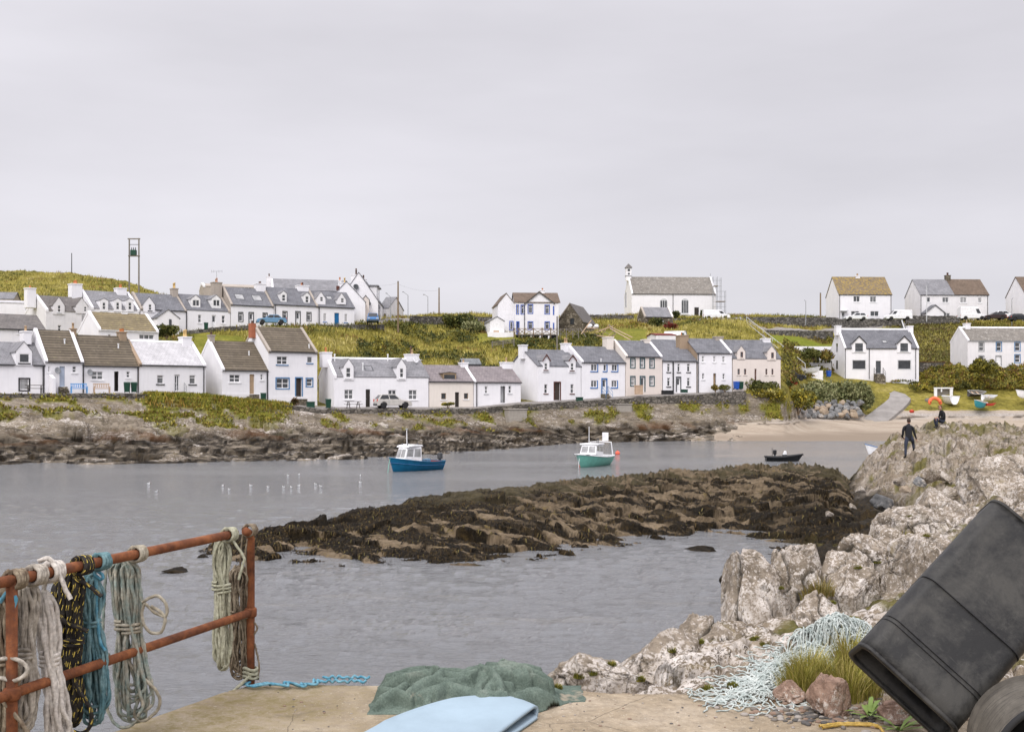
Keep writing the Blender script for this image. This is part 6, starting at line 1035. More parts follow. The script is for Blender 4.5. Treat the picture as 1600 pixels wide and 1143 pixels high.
if Yv.y < 0: Yv = -Yv
Mx = Matrix(((Xv.x, Yv.x, Zv.x, A.x), (Xv.y, Yv.y, Zv.y, A.y), (Xv.z, Yv.z, Zv.z, A.z), (0, 0, 0, 1)))
tk = thing('tank', A, 'large black open-ended plastic tank lying tilted on the rocks', 'tank'); tk.matrix_world = Mx
def rrect(x0, x1, y0, y1, r, n=7): 
    o = []
    for cx, cy, a0 in ((x1 - r, y0 + r, -90), (x1 - r, y1 - r, 0), (x0 + r, y1 - r, 90), (x0 + r, y0 + r, 180)): o += [(cx + r * math.cos(rad(a0 + 90 * i / n)), cy + r * math.sin(rad(a0 + 90 * i / n))) for i in range(n + 1)]
    return o
def shell(x0, x1, y0, y1, r, th, z0, z1, b, nz=14, dent=0.0):
    o = rrect(x0, x1, y0, y1, r); i_ = rrect(x0 + th, x1 - th, y0 + th, y1 - th, max(r - th, .01)); m_ = len(o); vs = []
    for k in range(nz + 1):
        z = z0 + (z1 - z0) * k / nz; vs += [(x, y + dent * math.sin(3.1416 * k / nz) * (1 if y < (y0 + y1) / 2 else 0), z) for x, y in o]
    for k in range(nz, -1, -1):
        z = z0 + (z1 - z0) * k / nz; vs += [(x, y, z) for x, y in i_]
    R = 2 * (nz + 1); b.add(vs, [(k * m_ + i, k * m_ + (i + 1) % m_, ((k + 1) % R) * m_ + (i + 1) % m_, ((k + 1) % R) * m_ + i) for k in range(R) for i in range(m_)])
b = MB(); shell(0, WT_, 0, DT_, .075, .02, 0, LT_, b, dent=.012); b.build('shell', M['tank'], tk, True)
for z_, hgt_ in ((.20, .003), (.225, .002), (.53, .004)): b = MB(); shell(-.0012, WT_ + .0012, -.0006, DT_ + .0012, .076, .008, z_, z_ + hgt_, b, 1); b.build('seam', M['rubber'], tk, True)
b = MB(); shell(-.005, WT_ + .005, -.005, DT_ + .005, .08, .028, -.004, .016, b, 2); b.build('rim', M['tank'], tk, True); b = MB(); shell(-.004, WT_ + .004, -.004, DT_ + .004, .08, .028, LT_ - .012, LT_ + .004, b, 2); b.build('rim', M['tank'], tk, True)
t = NT('scuffed_drum', .6, .3); c = t.co(); n = t.noise(c, 5, 6, .7); sc2 = t.noise(t.co((2, 2, 30)), 3, 5, .7, .6); col = t.ramp(n, [(.3, (.055, .048, .038)), (.55, (.11, .098, .08)), (.75, (.18, .16, .13))]); col = t.mix(t.mapr(sc2, .52, .64, 0, .8), col, (.04, .037, .033)); M['drum'] = t.done(t.mix(t.mapr(t.vor(c, 4.5), .16, .1), col, (.12, .33, .42)), None, t.bump(sc2, .004, .6))
dm = thing('drum', W(1660, 1200, 5.3), 'scuffed grey drum lying on its side, black open end, in the bottom right corner', 'drum'); dm.rotation_euler = Vector((-.12, -.99, -.06)).to_track_quat('Z', 'Y').to_euler()
MB().lathe([(.30, 0), (.315, -.05), (.315, -.3), (.325, -.32), (.315, -.34), (.315, -.42), (.29, -.46), (.02, -.46)][::-1] + [(.285, 0), (.28, -.42), (.02, -.42)], n=48).build('body', M['drum'], dm, True); MB().tube([(.303 * math.cos(a), .303 * math.sin(a), .004) for a in np.linspace(0, 6.2832, 49)], .016, 10).build('rim', M['rubber'], dm, True)
MB().lathe([(.27, -.38), (.02, -.38), (.02, -.40), (.27, -.40)], n=32).build('lining', M['rubber'], dm)
# ------------------------------------------------------------------ walls
def strip_wall(name, label, pts, mat, cat='wall', thick=.5, step=.4, rough=.06, lean=.12, bot=None, cap=None):
    """pts: (px, d, py_top, py_bottom)"""
    P = [(wx(p_, d_), d_, wz(t_, d_), wz(b_, d_)) for p_, d_, t_, b_ in pts]; S = []
    for a, c_ in zip(P, P[1:]):
        n = max(1, int(math.hypot(c_[0] - a[0], c_[1] - a[1]) / step)); S += [tuple(a[k] + (c_[k] - a[k]) * i / n for k in range(4)) for i in range(n)]
    S.append(P[-1]); b = MB(); n = len(S); vs = []; g = random.Random(len(S))
    for i, (x, y, zt, zb) in enumerate(S):
        j = rough * g.uniform(-1, 1); k = rough * .5 * g.uniform(-1, 1); vs += [(x, y - lean + k, zb - .8), (x, y + k, zt + j), (x, y + thick, zt + j * .6), (x, y + thick, zb - .8)]
    b.add(vs, [(i * 4 + k, i * 4 + 4 + k, i * 4 + 5 + k, i * 4 + 1 + k) for i in range(n - 1) for k in range(3)] + [(3, 2, 1, 0), tuple(n * 4 - 4 + q for q in range(4))]); o = b.build(name, M[mat])
    if cap:
        b = MB(); vs = []
        for x, y, zt, zb in S: vs += [(x, y - .08, zt + .03), (x, y - .08, zt + .13), (x, y + thick + .05, zt + .13), (x, y + thick + .05, zt + .03)]
        b.add(vs, [(i * 4 + k, i * 4 + 4 + k, i * 4 + 4 + (k + 1) % 4, i * 4 + (k + 1) % 4) for i in range(n - 1) for k in range(4)] + [(3, 2, 1, 0), tuple(n * 4 - 4 + q for q in range(4))]); b.build('coping', M[cap], o)
    return tag(o, label, cat)
def foot_pts(a, b_, st=20): 
    o = []
    for p_ in list(range(a, b_, st)) + [b_]:
        d_ = float(np.interp(p_, TOP[:, 0], TOP[:, 1])) - .55; o.append((p_, d_, float(np.interp(p_, TOP[:, 0], TOP[:, 2])) - 1.5, float(np.interp(p_, FOOT[:, 0], FOOT[:, 2])) + 2))
    return o
strip_wall('sea_wall', 'rubble stone sea wall in front of the leftmost white cottages', foot_pts(-150, 228), 'stone', 'sea wall', .7)
strip_wall('sea_wall', 'long rubble stone sea wall from the silver car to the cream end house', foot_pts(440, 1166), 'stone', 'sea wall', .7)
for x0, x1, y0, y1, d_, lb in ((795, 826, 640, 664, 129.2, 'pale concrete block set into the sea wall below the red-trimmed house'), (965, 990, 632, 651, 136.6, 'concrete buttress in the sea wall below the blue-trimmed house of the row')):
    a, c_ = W(x0, y1, d_), W(x1, y0, d_); b = MB().box(0, c_.x - a.x, 0, 2.2, -1.2, c_.z - a.z).box(-.08, c_.x - a.x + .08, -.08, 2.2, c_.z - a.z, c_.z - a.z + .12); o = b.build('concrete_block', M['concrete'], bevel=.03); o.location = a; o.rotation_euler.z = rad(22); tag(o, lb, 'concrete block')
strip_wall('stone_wall', 'low dry stone wall along the front of the upper row of cottages', [(292, 157, 517, 522), (345, 160, 510, 516), (400, 162, 508, 513)], 'drystone')
strip_wall('stone_wall', 'dark stone wall below the cottage with the bright blue door', [(500, 168.6, 507.5, 513), (560, 170, 507, 513), (600, 175, 507, 511)], 'drystone')
strip_wall('stone_wall', 'dry stone wall below the road bend beside the dark round bush', [(640, 189, 493.5, 504), (700, 194, 494, 505)], 'drystone'); strip_wall('stone_wall', 'dry stone wall between the round bush and the white garage', [(700, 199, 495, 507), (782, 200, 495, 506)], 'drystone')
strip_wall('stone_wall', 'mossy stone wall left of the church', [(880, 221, 491.5, 500), (990, 223, 492, 500)], 'drystone'); strip_wall('stone_wall', 'stone wall below the church and its white van', [(1053, 222, 497, 502), (1150, 223, 496.5, 501)], 'drystone')
strip_wall('stone_wall', 'tall grey retaining wall under the skyline right of the church', [(1150, 226, 494.5, 523), (1300, 228, 495.5, 523), (1345, 229, 498, 512)], 'drystone'); strip_wall('stone_wall', 'stone wall in front of the moss-roofed house and white van', [(1300, 226, 498, 505), (1412, 226, 497.5, 505)], 'drystone'); strip_wall('stone_wall', 'low stone wall in front of the half grey half brown roofed house', [(1415, 226, 493, 499), (1500, 226, 493.5, 499)], 'drystone')
strip_wall('stone_wall', 'garden wall above the bright green lawn', [(1196, 212.5, 515.5, 524), (1302, 214, 516.5, 524)], 'drystone'); strip_wall('garden_wall', 'low white wall in front of the garage', [(762, 183.2, 518.5, 526), (803, 184.5, 519, 526)], 'white', rough=.0)
strip_wall('garden_wall', 'white retaining wall under the black terrace rail', [(1254, 190, 566, 584), (1299, 190.5, 566, 584)], 'offwhite', rough=.0); strip_wall('garden_wall', 'white yard wall beside the parked boat', [(1262, 182.5, 578.5, 594), (1286, 183, 578.5, 594)], 'white', rough=.0); strip_wall('garden_wall', 'white band of wall at the foot of the lawn', [(1238, 195, 541, 547), (1300, 196, 541, 547)], 'white', rough=.0)
strip_wall('stone_wall', 'dark low wall with red coping between the two right-hand houses', [(1438, 193, 566, 580), (1506, 193, 566, 580)], 'stone', cap='redbrown')
strip_wall('stone_wall', 'sloping pale-topped wall at the right end of the small lawn', [(1409, 222, 499, 508), (1416, 208, 520, 530)], 'drystone', cap='palegrey')
# slipway
sl_st = [(1344, 1386, 659, 168), (1357, 1399, 648, 171), (1370, 1411, 638, 173.8), (1381, 1419, 630, 176.2), (1389, 1423, 623, 178), (1391, 1414, 616, 180.5), (1386, 1397, 611, 183)]
b = MB(); vs = []
for xl, xr, py, d_ in sl_st: vs += [(wx(xl, d_), d_, wz(py, d_) + .08), (wx(xr, d_), d_, wz(py, d_) + .08), (wx(xr, d_) + .05, d_, wz(py, d_) - 1.5), (wx(xl, d_) - .05, d_, wz(py, d_) - 1.5)]
n = len(sl_st); b.add(vs, [(i * 4 + a, i * 4 + c_, i * 4 + 4 + c_, i * 4 + 4 + a) for i in range(n - 1) for a, c_ in ((0, 1), (1, 2), (3, 0))] + [(0, 3, 2, 1)])
t = NT('slipway_concrete', .9, .2); c = t.co(None, 'World'); n_ = t.noise(c, .6, 6, .65); M['slip'] = t.done(t.ramp(n_, [(.3, (.20, .185, .172)), (.7, (.31, .29, .27))]), None, t.bump(t.noise(c, 6, 4), .03, .6)); tag(b.build('slipway', M['slip']), kind='structure')

# ------------------------------------------------------------------ poles, lamps, wires, fences
def pole(px, top, base, d_, label, r=.11, mat='wood', name='utility_pole', cat='utility pole', arm=None):
    b0 = W(px, base, d_); o = thing(name, b0, label, cat); h_ = wz(top, d_) - b0.z; MB().bar((0, 0, -1), (0, 0, h_), r * 1.15, 8, r * .85).build('pole', M[mat], o)
    if arm:
        e = W(arm[0], arm[1], d_) - b0; MB().tube([(0, 0, h_ - .02), (e.x * .5, 0, (h_ + e.z) / 2 + .05), (e.x * .72, 0, e.z - .02)], .04, 6).build('arm', M[mat], o); MB().box(min(e.x, e.x * .7), max(e.x, e.x * .7), -.13, .13, e.z - .06, e.z + .08).build('lamp_head', M['grey'], o, bevel=.03)
    else: MB().lathe([(r * .85, h_), (r * .95, h_ + .02), (r * .6, h_ + .1), (.01, h_ + .12)], (0, 0, 0), 8).build('pole_cap', M['dkgrey'], o)
    return o
pole(112, 396, 430, 244, 'lone slim pole on the hill at the left', .1, 'dkgrey'); pole(622, 440, 509, 178, 'tall wooden pole beside the road at the head of the upper row', .13); pole(686, 450, 496, 208, 'wooden pole behind the wall above the round bush', .13); pole(870.5, 495, 548, 172, 'wooden pole in front of the barn, rising above the red-trimmed house', .12, 'greywood'); pole(1282, 458, 500, 229, 'thick wooden pole at the left end of the moss-roofed house', .16)
pole(610.5, 464, 505, 184, 'street lamp nearest the tall white gables', .06, 'grey', 'street_lamp', 'street lamp', (602.5, 458)); pole(637.5, 461, 497, 197, 'street lamp right of the tall wooden pole', .06, 'grey', 'street_lamp', 'street lamp', (628.5, 456)); pole(668.5, 463, 494, 206, 'street lamp left of the bush-side wooden pole', .06, 'grey', 'street_lamp', 'street lamp', (661, 460)); pole(1259, 470, 500, 226, 'street lamp alone on the tall wall right of the church', .07, 'grey', 'street_lamp', 'street lamp', (1256.5, 469)); pole(1448, 447, 494, 221, 'pale street lamp in front of the half grey roof', .07, 'palegrey', 'street_lamp', 'street lamp', (1449.5, 446)); pole(1581, 467, 502, 221, 'street lamp near the cars at the right edge', .07, 'grey', 'street_lamp', 'street lamp', (1583, 466))
hp_ = thing('transformer_pole', W(210, 470, 208), 'H-shaped wooden twin pole carrying a green transformer above the rooftops', 'transformer pole'); q = lambda px, py: W(px, py, 208) - W(210, 470, 208)
for px_, tp in ((202, 373), (217, 372)): MB().bar(q(px_, 520), q(px_, tp), .17, 8, .13).build('pole', M['greywood'], hp_)
MB().box(q(199.5, 0).x, q(219, 0).x, -.08, .08, q(0, 374).z, q(0, 372.2).z).build('crossarm', M['greywood'], hp_); MB().box(q(201, 0).x, q(218, 0).x, -.3, .3, q(0, 400.5).z, q(0, 399).z).build('platform', M['greywood'], hp_); MB().bar(q(202, 382), q(217, 382), .05).build('crossarm', M['dkgrey'], hp_)
b = MB().box(q(204.5, 0).x, q(213, 0).x, -.4, .4, q(0, 399).z, q(0, 390.5).z); b.build('transformer', M['green'], hp_, bevel=.05)
for px_ in (205.8, 208.8, 211.8): MB().lathe([(.06, 0), (.1, .05), (.06, .1), (.1, .16), (.05, .5)], q(px_, 390.5), 8).build('insulator', M['dkgrey'], hp_, True)
for i, (a, c_, lb) in enumerate(((W(622, 444, 178), W(686, 453, 208), 'thin overhead cable between the two road-side wooden poles'), (W(622, 442, 178), W(560, 440, 186), 'short overhead cable from the tall wooden pole to the tall gable'))):
    tag(MB().tube([a.lerp(c_, k / 14) - Vector((0, 0, 4 * .5 * (k / 14) * (1 - k / 14))) for k in range(15)], .008, 5).build('overhead_cable', M['dkgrey']), lb, 'cable')
a = thing('tv_aerial', W(338.5, 437, 163), 'tall TV aerial on the stone chimney of the skylight cottage', 'aerial'); q = lambda px, py: W(px, py, 163) - W(338.5, 437, 163); MB().bar((0, 0, -.6), q(338.5, 424), .03).build('mast', M['grey'], a); MB().bar(q(330, 424), q(347.5, 423.5), .025).build('boom', M['grey'], a)
for px_ in (330.5, 334, 342, 347): MB().bar(q(px_, 426), q(px_, 421.5), .018).build('element', M['grey'], a)
# veranda fence with crossed braces
vf = thing('veranda_fence', W(836, 523, 183.5), 'wooden veranda fence with crossed braces in front of the blue-trimmed house', 'fence'); q = lambda px, py, dd=183.5: W(px, py, dd) - W(836, 523, 183.5); xs = [803, 811, 820, 833.5, 847, 860.5, 871]
for x in xs: MB().bar(q(x, 527), q(x, 512), .09, 6).build('post', M['wood'], vf)
for a_, c_ in zip(xs, xs[1:]):
    for y0, y1 in ((513.5, 522), (522, 513.5)): MB().bar(q(a_, y0), q(c_, y1), .05, 5).build('brace', M['wood'], vf)
for y in (513.2, 522.6): MB().bar(q(803, y), q(871, y), .05, 5).build('rail', M['wood'], vf)
MB().box(q(806, 0).x, q(872, 0).x, -.1, 2.6, q(0, 524).z, q(0, 523).z).build('deck', M['dkgrey'], vf); MB().box(q(808, 0).x, q(870, 0).x, .5, .6, q(0, 530).z, q(0, 524).z).build('skirt', M['black'], vf)
for x in (816.5, 830, 844, 857.5): MB().box(q(x, 0).x - .12, q(x, 0).x + .12, -.05, .15, q(0, 533).z, q(0, 524).z).build('stub_post', M['whitepaint'], vf)
gf = thing('veranda_fence', W(888, 523, 184), 'weathered grey braced fence in front of the derelict barn', 'fence'); q = lambda px, py: W(px, py, 184) - W(888, 523, 184); xs = [875, 885, 895, 904]
for x in xs: MB().bar(q(x, 528), q(x, 512.5), .07, 6).build('post', M['greywood'], gf)
for a_, c_ in zip(xs, xs[1:]):
    for y0, y1 in ((514, 522), (522, 514)): MB().bar(q(a_, y0), q(c_, y1), .045, 5).build('brace', M['greywood'], gf)
for y in (513.5, 522.5): MB().bar(q(875, y), q(904, y), .045, 5).build('rail', M['greywood'], gf)
lf = thing('wooden_fence', W(785, 540, 174), 'low grey rail fence on the grassy slope below the garage', 'fence'); q = lambda px, py: W(px, py, 174) - W(785, 540, 174)
for x, y in ((769, 533), (786, 531), (803, 528)): MB().bar(q(x, y + 12), q(x, y), .09, 6).build('post', M['greywood'], lf)
for k in (1.5, 4, 6.5): MB().bar(q(769, 533 + k), q(803, 528 + k), .06, 5).build('rail', M['greywood'], lf)
hs = thing('hillside_steps', W(1200, 535, 196), 'long flight of steps with pale handrails climbing the slope behind the cream end house', 'steps'); q0 = W(1200, 535, 196); A_, B_ = W(1245, 573, 178), W(1156, 499, 224)
for nm, off in (('handrail', 0), ('handrail', 1.3)):
    o_ = Vector((off, 0, 0)); MB().tube([A_ + o_ - q0 + (B_ - A_) * k / 12 + Vector((0, 0, .5)) for k in range(13)], .045, 6).build(nm, M['palegrey'], hs)
    for k in range(0, 13, 2): MB().bar(A_ + o_ - q0 + (B_ - A_) * k / 12 + Vector((0, 0, -1.2)), A_ + o_ - q0 + (B_ - A_) * k / 12 + Vector((0, 0, .5)), .05, 5).build('post', M['palegrey'], hs)
b = MB(); v0 = A_ - q0; v1 = B_ - q0; n = 60
for k in range(n): c_ = v0 + (v1 - v0) * (k + .5) / n; b.box(c_.x + .05, c_.x + 1.25, c_.y - .5, c_.y + .6, c_.z - 1.6, c_.z - .25)
b.build('treads', M['concrete'], hs)
tr = thing('terrace_rail', W(1284, 567, 189.6), 'black terrace railing with pale chairs behind it left of the large white house', 'railing'); q = lambda px, py: W(px, py, 189.6) - W(1284, 567, 189.6)
for x in (1272, 1278, 1284, 1290, 1296.5): MB().bar(q(x, 567), q(x, 556.5), .08, 6).build('post', M['black'], tr)
for y in (557, 560, 563, 566): MB().bar(q(1271.5, y), q(1297, y), .06, 5).build('rail', M['black'], tr)
def chair(px, py, d_, label):
    o = thing('garden_chair', W(px, py, d_), label, 'chair'); MB().box(-.25, .25, -.25, .25, .42, .47).build('seat', M['whitepaint'], o); MB().box(-.25, .25, .2, .25, .47, .95).build('backrest', M['whitepaint'], o)
    for x in (-.22, .22):
        for y in (-.22, .22): MB().bar((x, y, 0), (x, y, .42), .025).build('leg', M['whitepaint'], o)
chair(1283, 566, 191, 'white garden chair behind the black terrace rail, on the left'); chair(1289, 566, 191, 'white garden chair behind the black terrace rail, on the right')
sc = thing('scaffolding', W(1124, 492, 234), 'bare scaffolding tower against the right end of the church', 'scaffolding'); q = lambda px, py, dy=0: W(px, py, 234) - W(1124, 492, 234) + Vector((0, dy, 0))
for x, tp in ((1115, 432), (1121, 432), (1127, 433), (1134, 454)):
    for dy in (0, 1.4): MB().bar(q(x, 493, dy), q(x, tp, dy), .045, 5).build('upright', M['grey'], sc)
for y, x1 in ((438, 1127), (447, 1127), (455, 1134), (463, 1134), (471, 1134), (479, 1134), (486, 1134)): MB().bar(q(1114, y), q(x1 + .5, y), .04, 5).build('ledger', M['grey'], sc)
for y, a_, c_ in ((447, 1115, 1122), (471, 1120, 1133)): MB().box(q(a_, 0).x, q(c_, 0).x, -.1, 1.4, q(0, y).z, q(0, y - .8).z).build('platform_board', M['wood'], sc)

# ------------------------------------------------------------------ vehicles
def wheels(o, xs, w, r=.32):
    for x in xs:
        for s in (-1, 1):
            yy = s * (w / 2 - .10); t_ = MB().lathe([(r * .6, -.1), (r * .92, -.1), (r, -.07), (r, .07), (r * .92, .1), (r * .6, .1)], (0, 0, 0), 18); t_.xform(Matrix.Translation((x, yy, r)) @ Matrix.Rotation(rad(90), 4, 'X')); wo = t_.build('wheel', M['rubber'], o, True)
            MB().lathe([(r * .62, -.07), (r * .55, .085), (.05, .1)], (0, 0, 0), 12).xform(Matrix.Translation((x, yy, r)) @ Matrix.Rotation(rad(90 * s), 4, 'X')).build('rim', M['chrome'], wo, True)
def vehicle(px, py, d_, L, rz, mat, label, kind='hatch', hgt_=1.5, w=1.74, cat='car', name='parked_car', z=None):
    o = thing(name, W(px, py, d_), label, cat, rad(rz)); r = .32; h = hgt_; van = kind == 'van'
    P = {'hatch': [(-.5, .42), (-.495, .78), (-.47, .98), (.16, .98), (.44, .84), (.5, .62), (.5, .36)], 'saloon': [(-.5, .42), (-.495, .85), (-.46, .95), (.18, .95), (.45, .82), (.5, .62), (.5, .36)], 'van': [(-.5, .42), (-.5, 1.1), (.30, 1.1), (.455, 1.0), (.5, .72), (.5, .36)]}[kind]
    low = []; 
    for cx in (.31 * L, -.31 * L): low += [(cx + .40 * math.cos(a), r + .40 * math.sin(a)) for a in np.linspace(.0, 3.1416, 9) if True]
    prof = [(x * L, z_) for x, z_ in P]; floor_ = [(.5 * L - .02, .25)] + [(x, max(z_, .25)) for x, z_ in low] + [(-.5 * L + .02, .25)]; b = MB(); poly = prof + floor_; n = len(poly); vs = []
    for y, k in ((-w / 2, 0), (w / 2, 0)): vs += [(x, y, z_) for x, z_ in poly]
    b.prism(poly, 1, -w / 2, w / 2); b.build('body', M[mat], o, bevel=.05)
    bt, tt, roofz = {'hatch': ((-.48, .20), (-.36, .02), h), 'saloon': ((-.36, .22), (-.22, .06), h), 'van': ((-.5, .32), (-.495, .17), h)}[kind]; zb = P[2][1] - .02 if not van else 1.06; yi, yo = w / 2 - .05, w / 2 - (.20 if not van else .1)
    v = [(bt[0] * L, -yi, zb), (bt[1] * L, -yi, zb), (bt[1] * L, yi, zb), (bt[0] * L, yi, zb), (tt[0] * L, -yo, roofz), (tt[1] * L, -yo, roofz), (tt[1] * L, yo, roofz), (tt[0] * L, yo, roofz)]; MB().add(v, [(3, 2, 1, 0), (4, 5, 6, 7), (0, 1, 5, 4), (1, 2, 6, 5), (2, 3, 7, 6), (3, 0, 4, 7)]).build('cabin', M[mat], o, bevel=.06)
    def pan(i, j, k, l, a0, a1, b0, b1, nm='window'):
        A0, B0, C0, D0 = (Vector(v[q]) for q in (i, j, k, l)); f = lambda s, t_: (A0.lerp(B0, s)).lerp(D0.lerp(C0, s), t_); pts = [f(a0, b0), f(a1, b0), f(a1, b1), f(a0, b1)]; nn = (pts[1] - pts[0]).cross(pts[3] - pts[0]).normalized() * .012; MB().add([p_ + nn for p_ in pts] + [p_ - nn * 2 for p_ in pts], [(0, 1, 2, 3), (0, 4, 5, 1), (1, 5, 6, 2), (2, 6, 7, 3), (3, 7, 4, 0)]).build(nm, M['glass_dk'], o)
    if not van:
        for i, j, k, l in ((0, 1, 5, 4), (2, 3, 7, 6)): pan(i, j, k, l, .07, .48, .1, .86); pan(i, j, k, l, .52, .93, .1, .86)
        pan(3, 0, 4, 7, .08, .92, .12, .85, 'rear_window')
    else:
        pan(0, 1, 5, 4, .80, .97, .12, .72); pan(2, 3, 7, 6, .03, .20, .12, .72)
    pan(1, 2, 6, 5, .06, .94, .08, .92, 'windscreen'); wheels(o, (.31 * L, -.31 * L), w)
    for s in (-1, 1): MB().box(.5 * L - .14, .5 * L + .012, s * w * .36 - .18, s * w * .36 + .18, .60, .74).build('headlight', M['palegrey'], o, bevel=.02); MB().box(-.5 * L - .015, -.5 * L + .1, s * w * .42 - .09, s * w * .42 + .09, .70, 1.0).build('tail_lamp', M['red'], o, bevel=.02)
    for z_, x in ((.42, .5), (.45, -.5)): MB().box(x * L - .04, x * L + .04, -w * .46, w * .46, z_ - .12, z_ + .06).build('bumper', M['dkgrey'], o, bevel=.03)
    return o
vehicle(613.5, 637.5, 127.3, 3.95, 22, 'silver', 'silver estate car parked outside the long white cottage', 'hatch', 1.55); vehicle(424, 507.5, 160.5, 4.1, 195, 'carblue', 'pale blue car parked in front of the skylight cottage', 'saloon', 1.42); vehicle(582.5, 505.5, 173, 4.0, -82, 'carblue2', 'blue car facing the camera beside the tall white gables', 'hatch', 1.6)
vehicle(1337, 501, 221, 4.2, 180, 'carwhite', 'white car behind the wall in front of the moss-roofed house', 'hatch', 1.5); vehicle(1403, 500.5, 222, 5.0, 180, 'vanwhite', 'white van with a roof rack facing left on the skyline', 'van', 2.0, 1.9, 'van', 'van'); vehicle(1518.5, 500, 221, 5.0, 0, 'vanwhite', 'tall white van facing right in front of the brown roof half', 'van', 2.5, 2.0, 'van', 'van')
vehicle(1553, 500, 220, 4.3, 180, 'cardark', 'dark car parked behind the tall white van', 'hatch', 1.45); vehicle(1570, 498, 226, 4.1, 0, 'carwhite', 'white car partly hidden behind the dark one at the right', 'hatch', 1.55); vehicle(1594, 502, 219, 4.1, 0, 'carblack', 'black car at the right edge of the skyline road', 'hatch', 1.45); vehicle(1119, 499.5, 226, 5.2, 0, 'vanwhite', 'white van parked at the end of the church', 'van', 1.9, 1.95, 'van', 'van')
vehicle(1236, 595, 166, 3.9, 10, 'carblack', 'dark grey car half hidden beside the cream end house', 'hatch', 1.6)
for px_, py_, d_, s_, lb in ((198.5, 613.5, 110.5, 1, 'green wheelie bin beside the low pantiled cottage, left of two'), (209.5, 613.5, 111, 1, 'dark green wheelie bin, right of the two by the pantiled cottage'), (513, 638, 124.6, 1, 'dark green wheelie bin at the left gable of the long cottage'), (322, 515.5, 156, 1, 'green wheelie bin by the door of the bay-dormer cottage'), (411.5, 629, 121.2, 1, 'green wheelie bin at the foot of the stone steps'), (1150.5, 608.5, 144.5, 2, 'bright blue wheelie bin in front of the cream end house'), (1157, 608.5, 145, 1, 'green wheelie bin touching the bright blue one'), (1295, 589, 184, 2, 'blue wheelie bin at the left corner of the large white house')):
    o = thing('wheelie_bin', W(px_, py_, d_), lb, 'bin', rad(15)); m_ = 'green' if s_ == 1 else 'binblue'; b = MB(); b.add([(-.24, -.28, .08), (.24, -.28, .08), (.24, .26, .08), (-.24, .26, .08), (-.29, -.36, .95), (.29, -.36, .95), (.29, .34, .95), (-.29, .34, .95)], [(3, 2, 1, 0), (4, 5, 6, 7), (0, 1, 5, 4), (1, 2, 6, 5), (2, 3, 7, 6), (3, 0, 4, 7)]); b.build('body', M[m_], o, bevel=.03); MB().prism([(-.40, .95), (.37, .97), (.34, 1.06), (-.36, 1.0)], 0, -.31, .31).build('lid', M[m_], o, bevel=.02)
    for x in (-.22, .22): MB().lathe([(.1, -.03), (.1, .03)], n=10).xform(Matrix.Translation((x, .3, .1)) @ Matrix.Rotation(rad(90), 4, 'Y')).build('wheel', M['rubber'], o)
def bench(px, py, d_, w, mat, label):
    o = thing('garden_bench', W(px, py, d_), label, 'bench', rad(30)); b = MB()
    for y in (-.22, -.05, .12): b.box(-w / 2, w / 2, y - .07, y + .07, .40, .44)
    b.build('seat', M[mat], o); b = MB(); b.box(-w / 2, w / 2, .2, .24, .84, .92).box(-w / 2, w / 2, .2, .24, .5, .55)
    for k in range(9): x = -w / 2 + w * (k + .5) / 9; b.box(x - .035, x + .035, .205, .235, .55, .84)
    b.build('backrest', M[mat], o)
    for x in (-w / 2 + .05, w / 2 - .05):
        for y in (-.25, .21): MB().box(x - .035, x + .035, y - .035, y + .035, 0, .62 if y < 0 else .5).build('leg', M[mat], o)
        MB().box(x - .045, x + .045, -.3, .24, .62, .66).build('armrest', M[mat], o)
bench(123.5, 614, 108.5, 1.5, 'benchblue', 'sky blue slatted bench against the white cottage wall'); bench(159, 614, 109.6, 1.5, 'palewood', 'pale wooden bench under the double window of the pantiled cottage')
def table(px, py, d_, label, mat='browndoor'):
    o = thing('picnic_table', W(px, py, d_), label, 'picnic table', rad(25)); MB().box(-.8, .8, -.35, .35, .70, .75).build('top', M[mat], o)
    for y in (-.7, .7): MB().box(-.8, .8, y - .13, y + .13, .42, .46).build('seat', M[mat], o)
    for x in (-.55, .55):
        for s in (-1, 1): MB().bar((x, s * .6, 0), (x, s * .18, .72), .045, 4).build('leg', M[mat], o)
        MB().box(x - .04, x + .04, -.75, .75, .37, .42).build('brace', M[mat], o)
table(54, 614, 105.5, 'dark wooden picnic table outside the leftmost cottage'); table(552, 637.5, 125, 'low dark picnic table outside the long white cottage')
for x0, x1, y0, y1, d_, m_, lb in ((1036, 1055, 609.5, 616, 140.5, 'black', 'long black planter box in front of the house with black sills'), (1066, 1076, 608, 613, 141.5, 'green', 'small dark green planter beside the black planter'), (424, 441, 628, 634, 122, 'midblue', 'blue flower trough below the blue surrounded window'), (480, 492, 627, 637, 123.5, 'green', 'dark green oil tank standing at the corner of the tall house'), (902, 912, 620, 627, 136.8, 'green', 'dark green storage box by the red-trimmed house'), (994, 1006, 601.5, 616, 140, 'palewood', 'upright pallet of pale wood in front of the pinkish house')):
    a, c_ = W(x0, y1, d_), W(x1, y0, d_); o = thing('planter' if 'plant' in lb or 'trough' in lb else 'storage_box', a, lb, 'planter' if 'plant' in lb or 'trough' in lb else 'box', rad(20)); w_, h_ = c_.x - a.x, c_.z - a.z; b = MB().box(0, w_, 0, .5, 0, h_ * .88); b.build('body', M[m_], o, bevel=.03); MB().box(-.04, w_ + .04, -.04, .54, h_ * .88, h_).build('rim', M[m_], o, bevel=.015)
